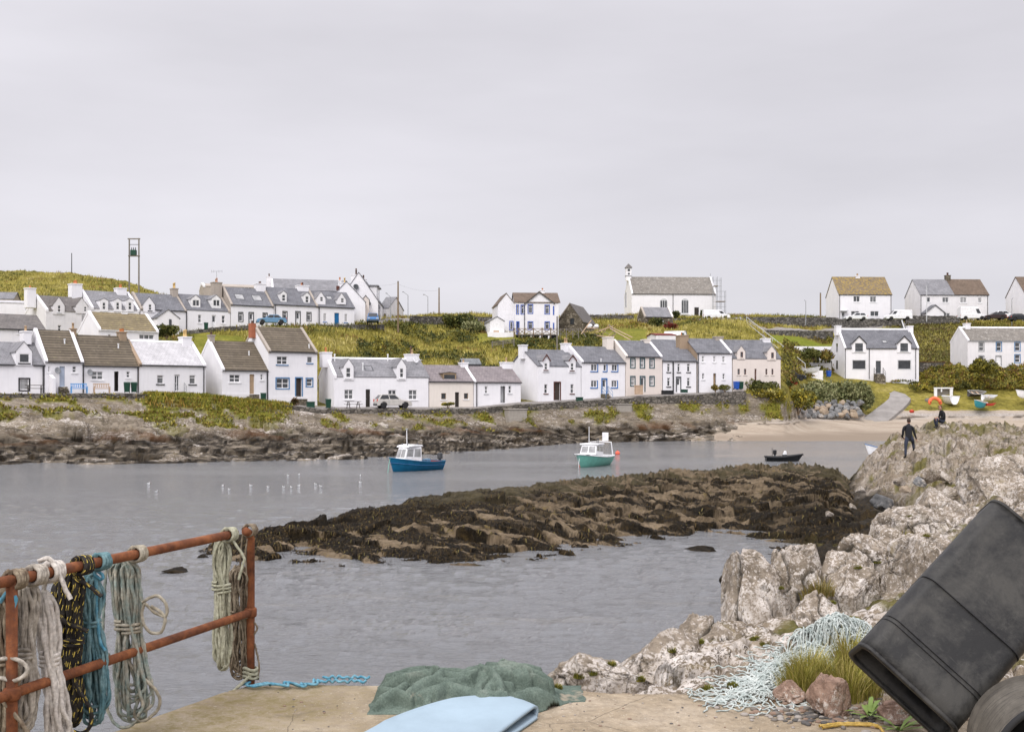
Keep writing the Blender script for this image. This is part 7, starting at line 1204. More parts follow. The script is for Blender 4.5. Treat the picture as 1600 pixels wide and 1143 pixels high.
# sheds and odds on the slope
def hut(x0, x1, y_e, y_r, base, d_, wall, roof, label, D=3.0, yaw=12, name='shed', cat='shed', door=None):
    h = House(name, label, x0, d_, x1, yaw, base, y_e, y_r, D, wall, roof, cat, gut=None)
    if door: h.Dr(*door)
    h.finish(); return h
hut(724, 751, 569, 561, 584, 141, 'black', 'corrug', 'dark shed with grey corrugated roof behind the purple-roofed cottages'); hut(1025, 1056, 523.5, 521.5, 534, 165, 'offwhite', 'redwood', 'low white outbuilding with a flat red-edged roof on the slope', 4)
o = thing('polytunnel', W(1071, 528, 168), 'small white arched tunnel on the slope above the brown chimney', 'polytunnel', rad(10)); b = MB(); b.prism([(1.15 * math.cos(a), 1.05 * math.sin(a)) for a in np.linspace(0, 3.1416, 13)], 1, 0, 3); b.xform(Matrix.Rotation(rad(60), 4, 'Z')); b.build('cover', M['whitepaint'], o, True)
MB().tube([(1.17 * math.cos(a), -.02, 1.07 * math.sin(a)) for a in np.linspace(0, 3.1416, 13)], .05).xform(Matrix.Rotation(rad(60), 4, 'Z')).build('hoop', M['grey'], o)
rd = thing('red_terrace', W(1048, 520, 208), 'dark red timber terrace railing in front of the small stone cottage', 'terrace'); q = lambda px, py: W(px, py, 208) - W(1048, 520, 208); MB().box(q(1036, 0).x, q(1059, 0).x, 0, 2, q(0, 520).z, q(0, 517.5).z).build('deck', M['redwood'], rd)
for y in (509, 512, 514.5): MB().bar(q(1040, y), q(1059, y), .07, 5).build('rail', M['redwood'], rd)
for x in (1040, 1046, 1052, 1059): MB().bar(q(x, 518), q(x, 507.5), .08, 5).build('post', M['redwood'], rd)
g = random.Random(5); tp_ = thing('timber_pile', W(932, 524, 188), 'heap of weathered planks and poles beside the derelict barn', 'timber pile')
for k in range(16):
    x = g.uniform(-2.4, 2.6); z_ = g.uniform(-.3, 1.4); a = g.uniform(-.5, .5) + (0 if g.random() < .6 else g.choice((-1, 1)) * .8); L = g.uniform(1.2, 3.2); dx, dz_ = math.cos(a) * L / 2, math.sin(a) * L / 2; MB().bar((x - dx, g.uniform(-.4, .8), z_ - dz_), (x + dx, g.uniform(-.4, .8), z_ + dz_), g.uniform(.05, .1), 4).build('plank', M['greywood' if g.random() < .6 else 'palewood'], tp_)
for px_, py_, lb in ((921, 509, 'white bulk sack left of another near the barn'), (931, 509.5, 'white bulk sack right of another near the barn')): o = rock_mesh('sack', (1.0, .9, .75), int(px_) % 37, M['whitepaint'], 3, facet=.12, rough=.3); o.location = W(px_, py_, 191); tag(o, lb, 'sack')
for a_, c_, lb in (((953, 510, 190), (988, 527, 184), 'upper pale pole lying down the slope below the stone cottage'), ((953, 513, 188), (985, 531, 182), 'lower pale pole lying down the slope below the stone cottage')): tag(MB().bar(W(*a_), W(*c_), .08, 6).build('pole', M['palewood']), lb, 'pole')

# ------------------------------------------------------------------ boats
def hull(L, B, fb, fs, dr=.35, n=22, m=9, trans=.78, rake=.35, flare=.0):
    """outer skin from stern (x=-L/2) to bow (x=L/2); z=0 is the waterline"""
    V_ = []; 
    for i in range(n + 1):
        s = i / n; hb = B / 2 * (trans + (1 - trans) * math.sin(min(1, s / .45) * 1.5708)) * (1 - max(0, (s - .45) / .55) ** 2.2); sheer = fs + (fb - fs) * s ** 2 - .06 * math.sin(s * 3.1416)
        for j in range(-m, m + 1):
            a = abs(j) / m; y = hb * (a ** .62) * (1 if j >= 0 else -1); z_ = -dr * (1 - s ** 6) + (sheer + dr * (1 - s ** 6)) * a ** 1.7; x = -L / 2 + L * s + (rake * (z_ / max(fb, .01)) * s ** 5 if s > .4 else 0); V_.append((x, y * (1 + flare * max(0, z_)), z_))
    return np.array(V_), n + 1, 2 * m + 1
def boat(name, loc_, rz, L, B, fb, fs, mat, label, inner='palegrey', gun='whitepaint', cat='boat', trans=.78, rake=.35, floor=-.02, rail=.035, scale=1, thw=True, roll=0, pitch=0, dr=.35):
    o = thing(name, loc_, label, cat, rz); o.rotation_euler = (roll, pitch, rz); v, a, c_ = hull(L, B, fb, fs, dr, trans=trans, rake=rake); f = grid_faces(a, c_); b = MB(); b.add([tuple(p_) for p_ in v], [tuple(q) for q in f] + [tuple(range(c_))]); h = b.build('hull', M[mat], o, True)
    vi = v.reshape(a, c_, 3).copy(); vi[:, :, 1] *= .93; vi[:, :, 0] = vi[:, :, 0] * .985; vi[:, :, 2] = np.maximum(vi[:, :, 2], floor); vi[:, 0, 2] = v.reshape(a, c_, 3)[:, 0, 2] - .012; vi[:, -1, 2] = v.reshape(a, c_, 3)[:, -1, 2] - .012
    b = MB(); b.add([tuple(p_) for p_ in vi.reshape(-1, 3)], [tuple(q[::-1]) for q in f] + [tuple(range(c_))[::-1]]); b.build('interior', M[inner], o)
    g3 = v.reshape(a, c_, 3); pts = [Vector(p_) for p_ in g3[:, 0]] + [Vector(p_) for p_ in g3[::-1, -1]]; MB().tube(pts + [pts[0]], rail, 6).build('gunwale', M[gun], o, True)
    if thw:
        for s in (.3, .6):
            i = int(s * (a - 1)); p_, q_ = g3[i, 0], g3[i, -1]; MB().box(p_[0] - .12, p_[0] + .12, p_[1] * .9, q_[1] * .9, min(p_[2], q_[2]) - .22, min(p_[2], q_[2]) - .18).build('thwart', M['palewood'], o)
    return o, g3
def wl(px, py): d_ = F * H / (py - YH); return Vector((wx(px, d_), d_, 0))
def outboard(o, x, y, z, mat='dkgrey', s=1.0, name='outboard_motor'):
    b = MB().box(-.16 * s, .14 * s, -.13 * s, .13 * s, .1 * s, .5 * s); e = b.build(name, M[mat], o, bevel=.06); e.location = (x, y, z); b = MB().box(-.07 * s, .07 * s, -.05 * s, .05 * s, -.7 * s, .1 * s); b.build('leg', M['dkgrey'], e)
p0 = wl(650, 734.5); bt, g3 = boat('cabin_boat', p0, rad(180 + 50), 4.5, 1.95, .98, .62, 'hullblue', 'moored blue fishing boat with a white three-windowed cabin', 'deckred', 'hullblue', dr=.25, thw=False)
for i_, (zz, m_) in enumerate(((.97, 'hullblue'), (.80, 'carblue2'), (.62, 'hullblue'))):
    if i_ == 1: MB().tube([Vector((q[0], q[1] - .005, q[2] * .82)) for q in g3[:, 1]], .02).build('rubbing_strake', M[m_], bt); MB().tube([Vector((q[0], q[1] + .005, q[2] * .82)) for q in g3[:, -2]], .02).build('rubbing_strake', M[m_], bt)
b = MB(); b.prism([(-2.0, .50), (1.7, .62), (1.72, .66), (-2.0, .55)], 1, -.6, .6); cw, c0, c1, zb, zt = .66, .05, 1.55, .55, 1.72
b = MB(); v8 = [(c0, -cw, zb), (c1 + .1, -cw * .72, zb + .15), (c1 + .1, cw * .72, zb + .15), (c0, cw, zb), (c0 - .02, -cw * .9, zt), (c1 - .25, -cw * .62, zt - .06), (c1 - .25, cw * .62, zt - .06), (c0 - .02, cw * .9, zt)]
MB().add(v8, [(3, 2, 1, 0), (4, 5, 6, 7), (0, 1, 5, 4), (1, 2, 6, 5), (2, 3, 7, 6), (3, 0, 4, 7)]).build('cabin', M['whitepaint'], bt, bevel=.05)
MB().prism([(c0 - .22, zt - .02), (c0 - .1, zt + .10), ((c0 + c1) / 2 - .1, zt + .15), (c1 - .3, zt + .06), (c1 - .18, zt - .05)], 1, -cw * .93, cw * .93).build('cabin_roof', M['whitepaint'], bt, bevel=.05)
def vpane(o, A0, B0, C0, D0, a0, a1, b0, b1, m_='net', off=.012, nm='cabin_window'):
    A0, B0, C0, D0 = map(Vector, (A0, B0, C0, D0)); f = lambda s, t_: A0.lerp(B0, s).lerp(D0.lerp(C0, s), t_); p_ = [f(a0, b0), f(a1, b0), f(a1, b1), f(a0, b1)]; nn = (p_[1] - p_[0]).cross(p_[3] - p_[0]).normalized() * off; MB().add([q + nn for q in p_] + [q - nn for q in p_], [(0, 1, 2, 3), (7, 6, 5, 4), (0, 4, 5, 1), (1, 5, 6, 2), (2, 6, 7, 3), (3, 7, 4, 0)]).build(nm, M[m_], o)
for a0, a1 in ((.08, .46), (.54, .92)): vpane(bt, v8[0], v8[1], v8[5], v8[4], a0, a1, .36, .86); vpane(bt, v8[2], v8[3], v8[7], v8[6], 1 - a1, 1 - a0, .36, .86)
for a0, a1 in ((.06, .47), (.53, .94)): vpane(bt, v8[1], v8[2], v8[6], v8[5], a0, a1, .30, .86)
MB().bar((.9, 0, zt), (.82, -.1, zt + 1.25), .028).build('mast', M['whitepaint'], bt); MB().lathe([(.04, -.04), (.09, -.04), (.09, .04), (.04, .04)], (.82, -.1, zt + 1.2), 10).build('lamp', M['grey'], bt)
for k, (x, y) in enumerate(((.3, -.5), (.3, .45), (1.0, -.35), (1.15, .3))): MB().bar((x, y, zt + .05), (x, y, zt + .25), .035).build('roof_fitting', M['dkgrey'], bt)
outboard(bt, -2.33, .1, .62, 'dkgrey', 1.1); MB().box(-1.4, -.95, -.3, .1, .45, .78).build('fish_box', M['carblue'], bt, bevel=.03); MB().box(-1.0, -.3, -.65, .65, .46, .52).build('bench', M['deckred'], bt); MB().tube([(2.5, 0, 1.0), (2.75, .1, .5), (2.9, .15, -.1)], .02).build('mooring_rope', M['hullteal'], bt)
bt.scale = (.95,) * 3; p0 = wl(925, 727.5); bt, g3 = boat('cabin_boat', p0, rad(180 + 66), 5.0, 2.15, 1.0, .72, 'hullteal', 'moored sea-green boat with a white wheelhouse and tall aerial', 'palegrey', 'whitepaint', trans=.9, dr=.25, rail=.05, thw=False)
MB().prism([(.2, .70), (2.35, .98), (2.35, 1.02), (.2, .92)], 1, -.55, .55).build('foredeck', M['whitepaint'], bt, bevel=.03); v8 = [(-.6, -.72, .7), (.95, -.66, .9), (.95, .66, .9), (-.6, .72, .7), (-.65, -.66, 1.62), (.62, -.58, 1.62), (.62, .58, 1.62), (-.65, .66, 1.62)]
MB().add(v8, [(3, 2, 1, 0), (4, 5, 6, 7), (0, 1, 5, 4), (1, 2, 6, 5), (2, 3, 7, 6), (3, 0, 4, 7)]).build('wheelhouse', M['whitepaint'], bt, bevel=.04); MB().box(-.8, .7, -.74, .74, 1.62, 1.72).build('wheelhouse_roof', M['whitepaint'], bt, bevel=.03)
for a0, a1 in ((.06, .47), (.53, .94)): vpane(bt, v8[1], v8[2], v8[6], v8[5], a0, a1, .22, .86, nm='wheelhouse_window'); vpane(bt, v8[0], v8[1], v8[5], v8[4], a0, a1, .4, .88, nm='wheelhouse_window'); vpane(bt, v8[2], v8[3], v8[7], v8[6], a0, a1, .4, .88, nm='wheelhouse_window')
MB().bar((.1, -.2, 1.7), (.1, -.2, 3.0), .022).build('aerial', M['whitepaint'], bt)
for x, y in ((-.3, .3), (-.1, .5)): MB().bar((x, y, 1.7), (x, y, 2.15), .03).build('roof_fitting', M['dkgrey'], bt)
MB().tube([(-2.1, .95, .7), (-2.0, .85, 1.75), (-1.9, 0, 1.8), (-2.0, -.85, 1.75), (-2.1, -.95, .7)], .045).build('stern_gantry', M['whitepaint'], bt); MB().box(-1.95, -1.9, .15, .65, 1.85, 2.5).build('radar_panel', M['whitepaint'], bt, bevel=.02)
MB().tube([(2.55, 0, 1.0), (2.85, .0, .4), (3.0, .05, -.1)], .025).build('mooring_rope', M['palegrey'], bt)
p0 = wl(1222, 720); bt.scale = (.94,) * 3; bt, g3 = boat('dinghy', p0, rad(-4), 2.5, 1.15, .52, .34, 'carblack', 'small black open dinghy with a black outboard, moored behind the islet', 'dkgrey', 'black', trans=.9, dr=.15, rail=.07, thw=False); outboard(bt, -.55, 0, .42, 'black', .9); MB().box(.05, .35, -.2, .2, .35, .5).build('seat', M['dkgrey'], bt); MB().prism([(.05, .5), (.35, .5), (.3, .78), (.18, .8)], 1, -.2, .2).build('engine_cover', M['whitepaint'], bt, bevel=.03); MB().bar((-.75, 0, .3), (-.76, 0, 1.0), .02).build('rod', M['black'], bt)
p0 = W(1389, 692, 96); p0.z = .1; boat('rowing_boat', p0, rad(172), 3.2, 1.2, .95, .4, 'whitepaint', 'white pointed bow of a boat showing behind the rocks', 'whitepaint', 'carblue2')
boat('rowing_boat', W(1483, 630, 177) + Vector((0, 0, .35)), rad(95), 3.6, 2.0, .9, .75, 'whitepaint', 'white dinghy seen end-on in front of the white frame on the grass', 'palegrey', 'whitepaint', trans=.85, dr=.5)
boat('rowing_boat', W(1530, 637, 173) + Vector((0, 0, .45)), rad(235), 4.2, 1.7, .75, .55, 'tealboat', 'teal rowing boat with white gunwale drawn up on the grass', 'wood', 'whitepaint', roll=rad(-16), dr=.45, pitch=rad(0))
boat('rowing_boat', W(1545, 625, 177) + Vector((0, 0, .3)), rad(20), 2.4, 1.2, .5, .4, 'whitepaint', 'small white boat lying behind the teal one', 'palegrey', 'whitepaint', roll=rad(20)); boat('rowing_boat', W(1525, 620, 179) + Vector((0, 0, .4)), rad(15), 2.7, 1.3, .5, .45, 'seal', 'old grey-brown boat tilted over on the grass', 'greywood', 'palegrey', roll=rad(28))
boat('rowing_boat', W(1603, 622, 176) + Vector((0, 0, .4)), rad(200), 3.2, 1.5, .9, .6, 'whitepaint', 'white boat cut by the right edge of the picture', 'palegrey', 'whitepaint', dr=.5); boat('kayak', W(1547, 634.5, 173) + Vector((0, 0, .18)), rad(10), 1.3, .6, .3, .25, 'red', 'short red kayak beside the teal rowing boat', 'red', 'red', thw=False, dr=.12); boat('rowing_boat', W(1262, 588, 178) + Vector((0, 0, .8)), rad(5), 3.4, 1.3, .75, .4, 'whitepaint', 'white boat parked in the yard beside the dark grey car', 'palegrey', 'palegrey')
o = tag(MB().tube([(math.cos(a) * .8, math.sin(a) * .25, .25 + .75 * max(0, math.sin(a))) for a in np.linspace(-.35, 3.5, 20)], .26, 12).build('life_raft', M['orange'], None, True), 'inflated orange horseshoe-shaped raft on the grass above the seated person', 'inflatable raft'); o.location = W(1461, 632, 174)
o = rock_mesh('net_bag', (.8, .6, .55), 7, M['red'], 3, facet=.15, rough=.4); o.location = W(1425, 642, 171.5); tag(o, 'red heap of netting beside the slipway', 'net'); o = tag(MB().lathe([(.02, -.5), (.4, -.5), (.44, -.2), (.44, .2), (.4, .5), (.02, .5)], n=16).xform(Matrix.Rotation(rad(90), 4, 'X') ).build('barrel', M['greywood'], None, True), 'dark weathered barrel lying on its side left of the orange raft', 'barrel'); o.location = W(1450, 626, 179)
sh = thing('shelter_frame', W(1473, 623, 181), 'open white-framed shelter standing on the grass above the boats', 'shelter'); q = lambda px, py: W(px, py, 181) - W(1473, 623, 181)
for x in (1459.5, 1484): MB().box(q(x, 0).x, q(x + 4.5, 0).x, -.1, .1, -.5, q(0, 605.5).z).build('post', M['whitepaint'], sh)
MB().box(q(1459, 0).x, q(1489, 0).x, -.13, .13, q(0, 607).z, q(0, 605).z).build('beam', M['whitepaint'], sh); MB().box(q(1464, 0).x, q(1484, 0).x, .3, .4, -.5, q(0, 607).z).build('back_panel', M['greywood'], sh); MB().box(q(1470, 0).x, q(1472, 0).x, -.05, .05, q(0, 612).z, q(0, 607).z).build('hanging_cloth', M['whitepaint'], sh)
for px_, py_, r_, lb in ((965, 706.5, .20, 'orange mooring buoy floating right of the sea-green boat'), (908.5, 727.5, .20, 'orange mooring buoy at the bow of the sea-green boat')):
    p_ = wl(px_, py_ + 3 if px_ > 950 else py_ + 1); o = thing('mooring_buoy', p_, lb, 'buoy'); MB().lathe([(.01, -r_)] + [(r_ * math.cos(a), r_ * math.sin(a)) for a in np.linspace(-1.2, 1.3, 12)] + [(.05, r_ * 1.02), (.05, r_ * 1.15), (.01, r_ * 1.16)], (0, 0, r_ * .5), 16).build('float', M['buoy'], o, True); MB().tube([(.06 * math.cos(a), 0, r_ * 1.65 + .06 * math.sin(a)) for a in np.linspace(0, 6.28, 11)], .015).build('ring', M['dkgrey'], o)
# gulls afloat
v, f = ico(2); bz = v.copy(); bz[:, 2] += .25 * np.clip(-bz[:, 0] - .3, 0, None); gb = bz * np.array([.16, .075, .07]); gb[:, 2] += .04
gp_ = [(232, 756), (244, 768), (348, 759), (358, 765), (392, 759), (419, 761), (443, 761), (455, 761.5), (467, 759), (450, 743), (467, 741), (493, 756.5), (501, 760.5), (563, 754), (563, 743)]; g0 = None
def gull():
    o = thing('gull', (0, 0, 0), 'small white gull floating on the grey water left of the blue boat', 'gull', 0, 'gulls afloat'); npmesh('body', gb, f, M['whitepaint'], o); npmesh('head', v * .042 + np.array([.13, 0, .155]), f, M['whitepaint'], o); MB().bar((.165, 0, .15), (.215, 0, .142), .012, 6, .003).build('bill', M['orange'], o)
    for s in (-1, 1): npmesh('wing', v * np.array([.13, .018, .045]) + np.array([-.05, s * .066, .075]), f, M['palegrey'], o)
    return o
g0 = gull(); gg = random.Random(2)
for i, (x, y) in enumerate(gp_):
    o = g0 if i == 0 else dup(g0, (0, 0, 0)); o.location = wl(x, y); o.rotation_euler.z = gg.uniform(0, 6.28); o.scale = (gg.uniform(.42, .56),) * 3
# weed mats and half-tide rocks
for x0, x1, y0, y1, lb, sd in ((252, 302, 882, 893, 'mat of dark seaweed just breaking the surface left of the corner post', 1), (302, 326, 864, 872, 'small weedy rock awash beside the hanging ropes', 2), (1062, 1128, 848, 862, 'low weed-covered hump awash in the inlet', 3), (800, 832, 696.5, 699.5, 'flat dark rock awash off the far shore', 4)):
    p_ = wl((x0 + x1) / 2, y1 - 2); w_ = (x1 - x0) / F * p_.y; o = rock_mesh('weedy_rock', (w_, w_ * 1.2, max(.25, (y1 - y0) / F * p_.y * 1.2)), 70 + sd, M['islet'], 4, facet=.25); o.location = p_ - Vector((0, 0, .04)); tag(o, lb, 'rock')

# ------------------------------------------------------------------ people
def person(loc_, label, J, E_, matof, rz=0, extra=None):
    o = thing('person', loc_, label, 'person', rz); me = bpy.data.meshes.new('body_skeleton'); names = list(J); me.from_pydata([J[k][:3] for k in names], [], [(names.index(a), names.index(b_)) for a, b_ in E_]); ob = bpy.data.objects.new('body_skeleton', me); COL.objects.link(ob)
    s = ob.modifiers.new('s', 'SKIN'); s.use_smooth_shade = True; u = ob.modifiers.new('u', 'SUBSURF'); u.levels = 2; u.render_levels = 2
    for i, k in enumerate(names): r_ = J[k][3]; me.skin_vertices[0].data[i].radius = r_ if hasattr(r_, '__len__') else (r_, r_); me.skin_vertices[0].data[i].use_root = (k == 'pelvis')
    dg = bpy.context.evaluated_depsgraph_get(); dg.update(); nm = bpy.data.meshes.new_from_object(ob.evaluated_get(dg)); bpy.data.objects.remove(ob); nm.name = 'body'; mats = []; ks = np.array([J[k][:3] for k in names])
    nm.materials.clear()
    for k in names:
        m_ = matof(k)
        if m_ not in mats: mats.append(m_); nm.materials.append(M[m_])
    for p_ in nm.polygons: d_ = np.linalg.norm(ks - np.array(p_.center), axis=1); p_.material_index = mats.index(matof(names[int(d_.argmin())])); p_.use_smooth = True
    return o, link('body', nm, o)
def hand(J, E_, w, dirv, sidev, tag_):
    d_ = Vector(dirv).normalized(); s = Vector(sidev).normalized(); w = Vector(w); J[tag_ + 'palm'] = (*(w + d_ * .06), (.036, .02)); E_.append((tag_ + 'wrist', tag_ + 'palm'))
    for i, L in enumerate((.075, .085, .078, .06)): b_ = w + d_ * .095 + s * (.027 - .018 * i); k = f'{tag_}f{i}'; J[k + 'a'] = (*b_, .0095); J[k + 'b'] = (*(b_ + d_ * L * .55), .0085); J[k + 'c'] = (*(b_ + d_ * L * .9 + d_.cross(s) * .02), .0075); E_ += [(tag_ + 'palm', k + 'a'), (k + 'a', k + 'b'), (k + 'b', k + 'c')]
    t0 = w + d_ * .035 + s * .04; J[tag_ + 'ta'] = (*t0, .011); J[tag_ + 'tb'] = (*(t0 + d_ * .04 + s * .022), .0095); E_ += [(tag_ + 'palm', tag_ + 'ta'), (tag_ + 'ta', tag_ + 'tb')]
def head_bits(o, c_, face, r=.1, hair='hair', cap=None):
    f_ = Vector(face).normalized(); s = Vector((-f_.y, f_.x, 0)).normalized(); c_ = Vector(c_); up_ = Vector((0, 0, 1)); vv, ff = ico(3); b = MB().add([tuple(c_ + f_ * (p_[0] * .098) + s * (p_[1] * .078) + up_ * (p_[2] * .118)) for p_ in vv], [tuple(q) for q in ff]); b.add([tuple(c_ + f_ * .092 + s * a_ + up_ * z_ + f_ * k) for a_, z_, k in ((-.014, -.03, 0), (.014, -.03, 0), (0, .02, 0), (0, -.025, .03))], [(0, 1, 3), (1, 2, 3), (2, 0, 3)])
    for sg in (-1, 1): b.add([tuple(c_ + s * sg * .078 + f_ * (p_[0] * .022) + s * (p_[1] * .01) + up_ * (p_[2] * .032)) for p_ in ICO2[0]], [tuple(q) for q in ICO2[1]])
    h_ = b.build('head', M['skin'], o, True)
    for sg in (-1, 1): MB().add([tuple(c_ + f_ * .088 + s * sg * .032 + up_ * .015 + Vector(p_) * .011) for p_ in ICO2[0]], [tuple(q) for q in ICO2[1]]).build('eye', M['hair'], h_, True)
    MB().add([tuple(c_ + f_ * .088 - up_ * .055 + f_ * (p_[0] * .008) + s * (p_[1] * .024) + up_ * (p_[2] * .007)) for p_ in ICO2[0]], [tuple(q) for q in ICO2[1]]).build('mouth', M['cap'], h_, True)
    keep = [p_ for p_ in range(len(vv))]; off = lambda p_: c_ - f_ * .012 + f_ * (p_[0] * .104) + s * (p_[1] * .088) + up_ * (.022 + p_[2] * .115); ok = [i for i, p_ in enumerate(vv) if (p_[2] > -.1 and p_[0] < .5) or p_[2] > .55 or (p_[0] < -.25 and p_[2] > -.75)]; st = set(ok); b = MB(); b.add([tuple(off(p_)) for p_ in vv], [tuple(q) for q in ff if all(i in st for i in q)]); b.build('cap' if cap else 'hair', M[cap or hair], o, True)
    if cap: MB().add([tuple(c_ + f_ * (.085 + p_[0] * .075) + s * (p_[1] * .075) + up_ * (.06 + p_[2] * .01)) for p_ in ICO2[0]], [tuple(q) for q in ICO2[1]]).build('cap_peak', M[cap], o, True)
ICO2 = ico(2)
def mo(top='cloth_black', leg='cloth_black', shoe='rubber'):
    def f(k):
        if k.endswith('palm') or (len(k) > 2 and k[1] in 'ft' and k[0] in 'lr' and k[-1] in 'abc') or k == 'skull': return 'skin'
        if 'toe' in k or 'ankle' in k: return shoe
        return leg if k in ('lhip', 'rhip', 'lknee', 'rknee', 'lcalf', 'rcalf', 'lthigh', 'rthigh') else top
    return f
d_ = 50.0; x_ = wx(1415, d_); zf = max(hgt(x_, d_), wz(716, d_)); 
J = dict(pelvis=(.2, .14, .90, (.155, .12)), waist=(.20, .18, 1.05, (.15, .115)), chest=(.21, .25, 1.25, (.185, .125)), neckb=(.24, .33, 1.42, (.10, .09)), neck=(.27, .37, 1.50, .058), skull=(.28, .40, 1.56, .055),
         lhip=(.09, .14, .84, .095), lthigh=(.05, .10, .65, .085), lknee=(.03, .07, .47, .063), lcalf=(.01, .03, .28, .058), lankle=(0, 0, .09, .045), ltoe=(-.02, .16, .03, .04), rhip=(.32, .15, .86, .095), rthigh=(.40, .24, .76, .085), rknee=(.45, .33, .66, .066), rcalf=(.46, .32, .52, .06), rankle=(.47, .30, .40, .045), rtoe=(.49, .46, .35, .04),
         lsh=(.03, .28, 1.38, .07), larm=(-.02, .27, 1.20, .06), lelb=(-.02, .29, 1.06, .05), lfore=(-.04, .36, .98, .046), lwrist=(.02, .44, .93, .034), rsh=(.41, .29, 1.37, .07), rarm=(.46, .27, 1.20, .062), relb=(.50, .27, 1.07, .052), rfore=(.54, .29, .97, .046), rwrist=(.58, .31, .87, .034))
E_ = [('pelvis', 'waist'), ('waist', 'chest'), ('chest', 'neckb'), ('neckb', 'neck'), ('neck', 'skull')] + [(a + b_, a + c2) for a in 'lr' for b_, c2 in (('hip', 'thigh'), ('thigh', 'knee'), ('knee', 'calf'), ('calf', 'ankle'), ('ankle', 'toe'), ('sh', 'arm'), ('arm', 'elb'), ('elb', 'fore'), ('fore', 'wrist'))] + [('pelvis', 'lhip'), ('pelvis', 'rhip'), ('neckb', 'lsh'), ('neckb', 'rsh')]
hand(J, E_, J['rwrist'][:3], (.2, .1, -1), (0, 1, .1), 'r'); hand(J, E_, J['lwrist'][:3], (.6, .5, -.5), (.5, -.6, .2), 'l')
o, bd = person((x_, d_, zf), 'person in a black jacket and dark trousers standing on the rocks, seen from behind', J, E_, mo('cloth_black', 'denim')); head_bits(o, (.29, .43, 1.65), (.25, 1, 0)); o.scale = (.98,) * 3
STAND = (x_, d_, zf)
d_ = 61.0; x_ = wx(1470, d_); zs_ = max(hgt(x_, d_), wz(668.5, d_))
J = dict(pelvis=(.12, 0, .36, (.15, .14)), waist=(.15, 0, .50, (.14, .115)), chest=(.13, 0, .70, (.17, .13)), neckb=(.06, 0, .86, (.10, .09)), neck=(.01, 0, .94, .056), skull=(-.02, -.01, .99, .054),
         lhip=(.06, -.10, .34, .095), lthigh=(-.12, -.13, .44, .085), lknee=(-.30, -.14, .50, .066), lcalf=(-.30, -.14, .30, .058), lankle=(-.27, -.13, .08, .045), ltoe=(-.42, -.15, .03, .04), rhip=(.06, .10, .34, .095), rthigh=(-.10, .15, .42, .085), rknee=(-.26, .18, .47, .066), rcalf=(-.22, .18, .28, .058), rankle=(-.18, .17, .08, .045), rtoe=(-.32, .18, .03, .04),
         lsh=(.07, -.17, .82, .068), larm=(.06, -.22, .68, .058), lelb=(.02, -.22, .55, .05), lfore=(-.08, -.18, .53, .045), lwrist=(-.18, -.12, .54, .034), rsh=(.07, .17, .82, .068), rarm=(.05, .22, .68, .058), relb=(.0, .2, .56, .05), rfore=(-.1, .14, .54, .045), rwrist=(-.2, .06, .55, .034))
E_ = E_[:5] + [(a + b_, a + c2) for a in 'lr' for b_, c2 in (('hip', 'thigh'), ('thigh', 'knee'), ('knee', 'calf'), ('calf', 'ankle'), ('ankle', 'toe'), ('sh', 'arm'), ('arm', 'elb'), ('elb', 'fore'), ('fore', 'wrist'))] + [('pelvis', 'lhip'), ('pelvis', 'rhip'), ('neckb', 'lsh'), ('neckb', 'rsh')]
hand(J, E_, J['lwrist'][:3], (-1, .2, -.2), (0, .6, .6), 'l'); hand(J, E_, J['rwrist'][:3], (-1, -.2, -.2), (0, -.6, .6), 'r')
o, bd = person((x_, d_, zs_), 'person in a dark red cap, black top and grey jeans sitting on the rocks', J, E_, mo('cloth_black', 'denim'), rad(8)); head_bits(o, (-.05, -.01, 1.08), (-1, -.45, 0), cap='cap')
so_r = rock_mesh('boulder', (.7, .6, .5), 88, M['boulder'], 4, facet=.2); so_r.location = (x_ + .15, d_ + .05, zs_ + .02); tag(so_r, 'small rock that the seated person sits on', 'boulder')

# ------------------------------------------------------------------ boulder revetment below the big bushes
g = random.Random(12); pr = [rock_mesh('revetment_boulder', (1, .9, .8), 100 + i, M['greyrock'], 3, facet=.3, sq=.7, rough=.5) for i in range(5)]; cnt = 0
for row, (py, sz) in enumerate(((649.5, 1.05), (644, 1.2), (638.5, 1.15), (633.5, 1.1), (629.5, .95))):
    px_ = 1166 + g.uniform(0, 6)
    while px_ < 1344:
        s = sz * g.uniform(.65, 1.3); d_ = float(np.interp(px_, [1165, 1225, 1262, 1345], [145.5, 147.6, 160.5, 166])) + row * .85; o = pr[cnt] if cnt < 5 else pr[cnt % 5].copy()
        if cnt >= 5: COL.objects.link(o)
        o.scale = (s * 1.15, s, s); o.rotation_euler = (g.uniform(-.4, .4), g.uniform(-.4, .4), g.uniform(0, 6.28)); o.location = W(px_, py + g.uniform(-1.5, 1.5), d_); tag(o, 'grey boulder in the piled revetment above the beach', 'boulder', 'boulders of the revetment'); cnt += 1; px_ += s * 10.5 * g.uniform(.75, 1.05)

# ------------------------------------------------------------------ bushes, scrub, hillside grass
t = NT('leaf', .65, .2); M['leaf'] = t.done(t.attr('tint', 0))
def leaves(P0, size, cols, g, tilt=1.0):
    """small two-triangle leaf sprays at the points P0, random facing"""
    n = len(P0); a = g.normal(0, 1, (n, 3)); a /= np.linalg.norm(a, axis=1, keepdims=True); a[:, 2] = np.abs(a[:, 2]) * tilt + .25; b_ = np.cross(a, g.normal(0, 1, (n, 3))); b_ /= np.linalg.norm(b_, axis=1, keepdims=True) + 1e-9; s = size * g.uniform(.55, 1.35, (n, 1)); a = a / np.linalg.norm(a, axis=1, keepdims=True) * s; b_ = b_ * s * .38
    v = np.stack([P0 - a * .3, P0 + b_ + a * .2, P0 + a, P0 - b_ + a * .2], 1).reshape(-1, 3); return v, np.arange(n * 4).reshape(n, 4), np.repeat(cols, 4, 0)
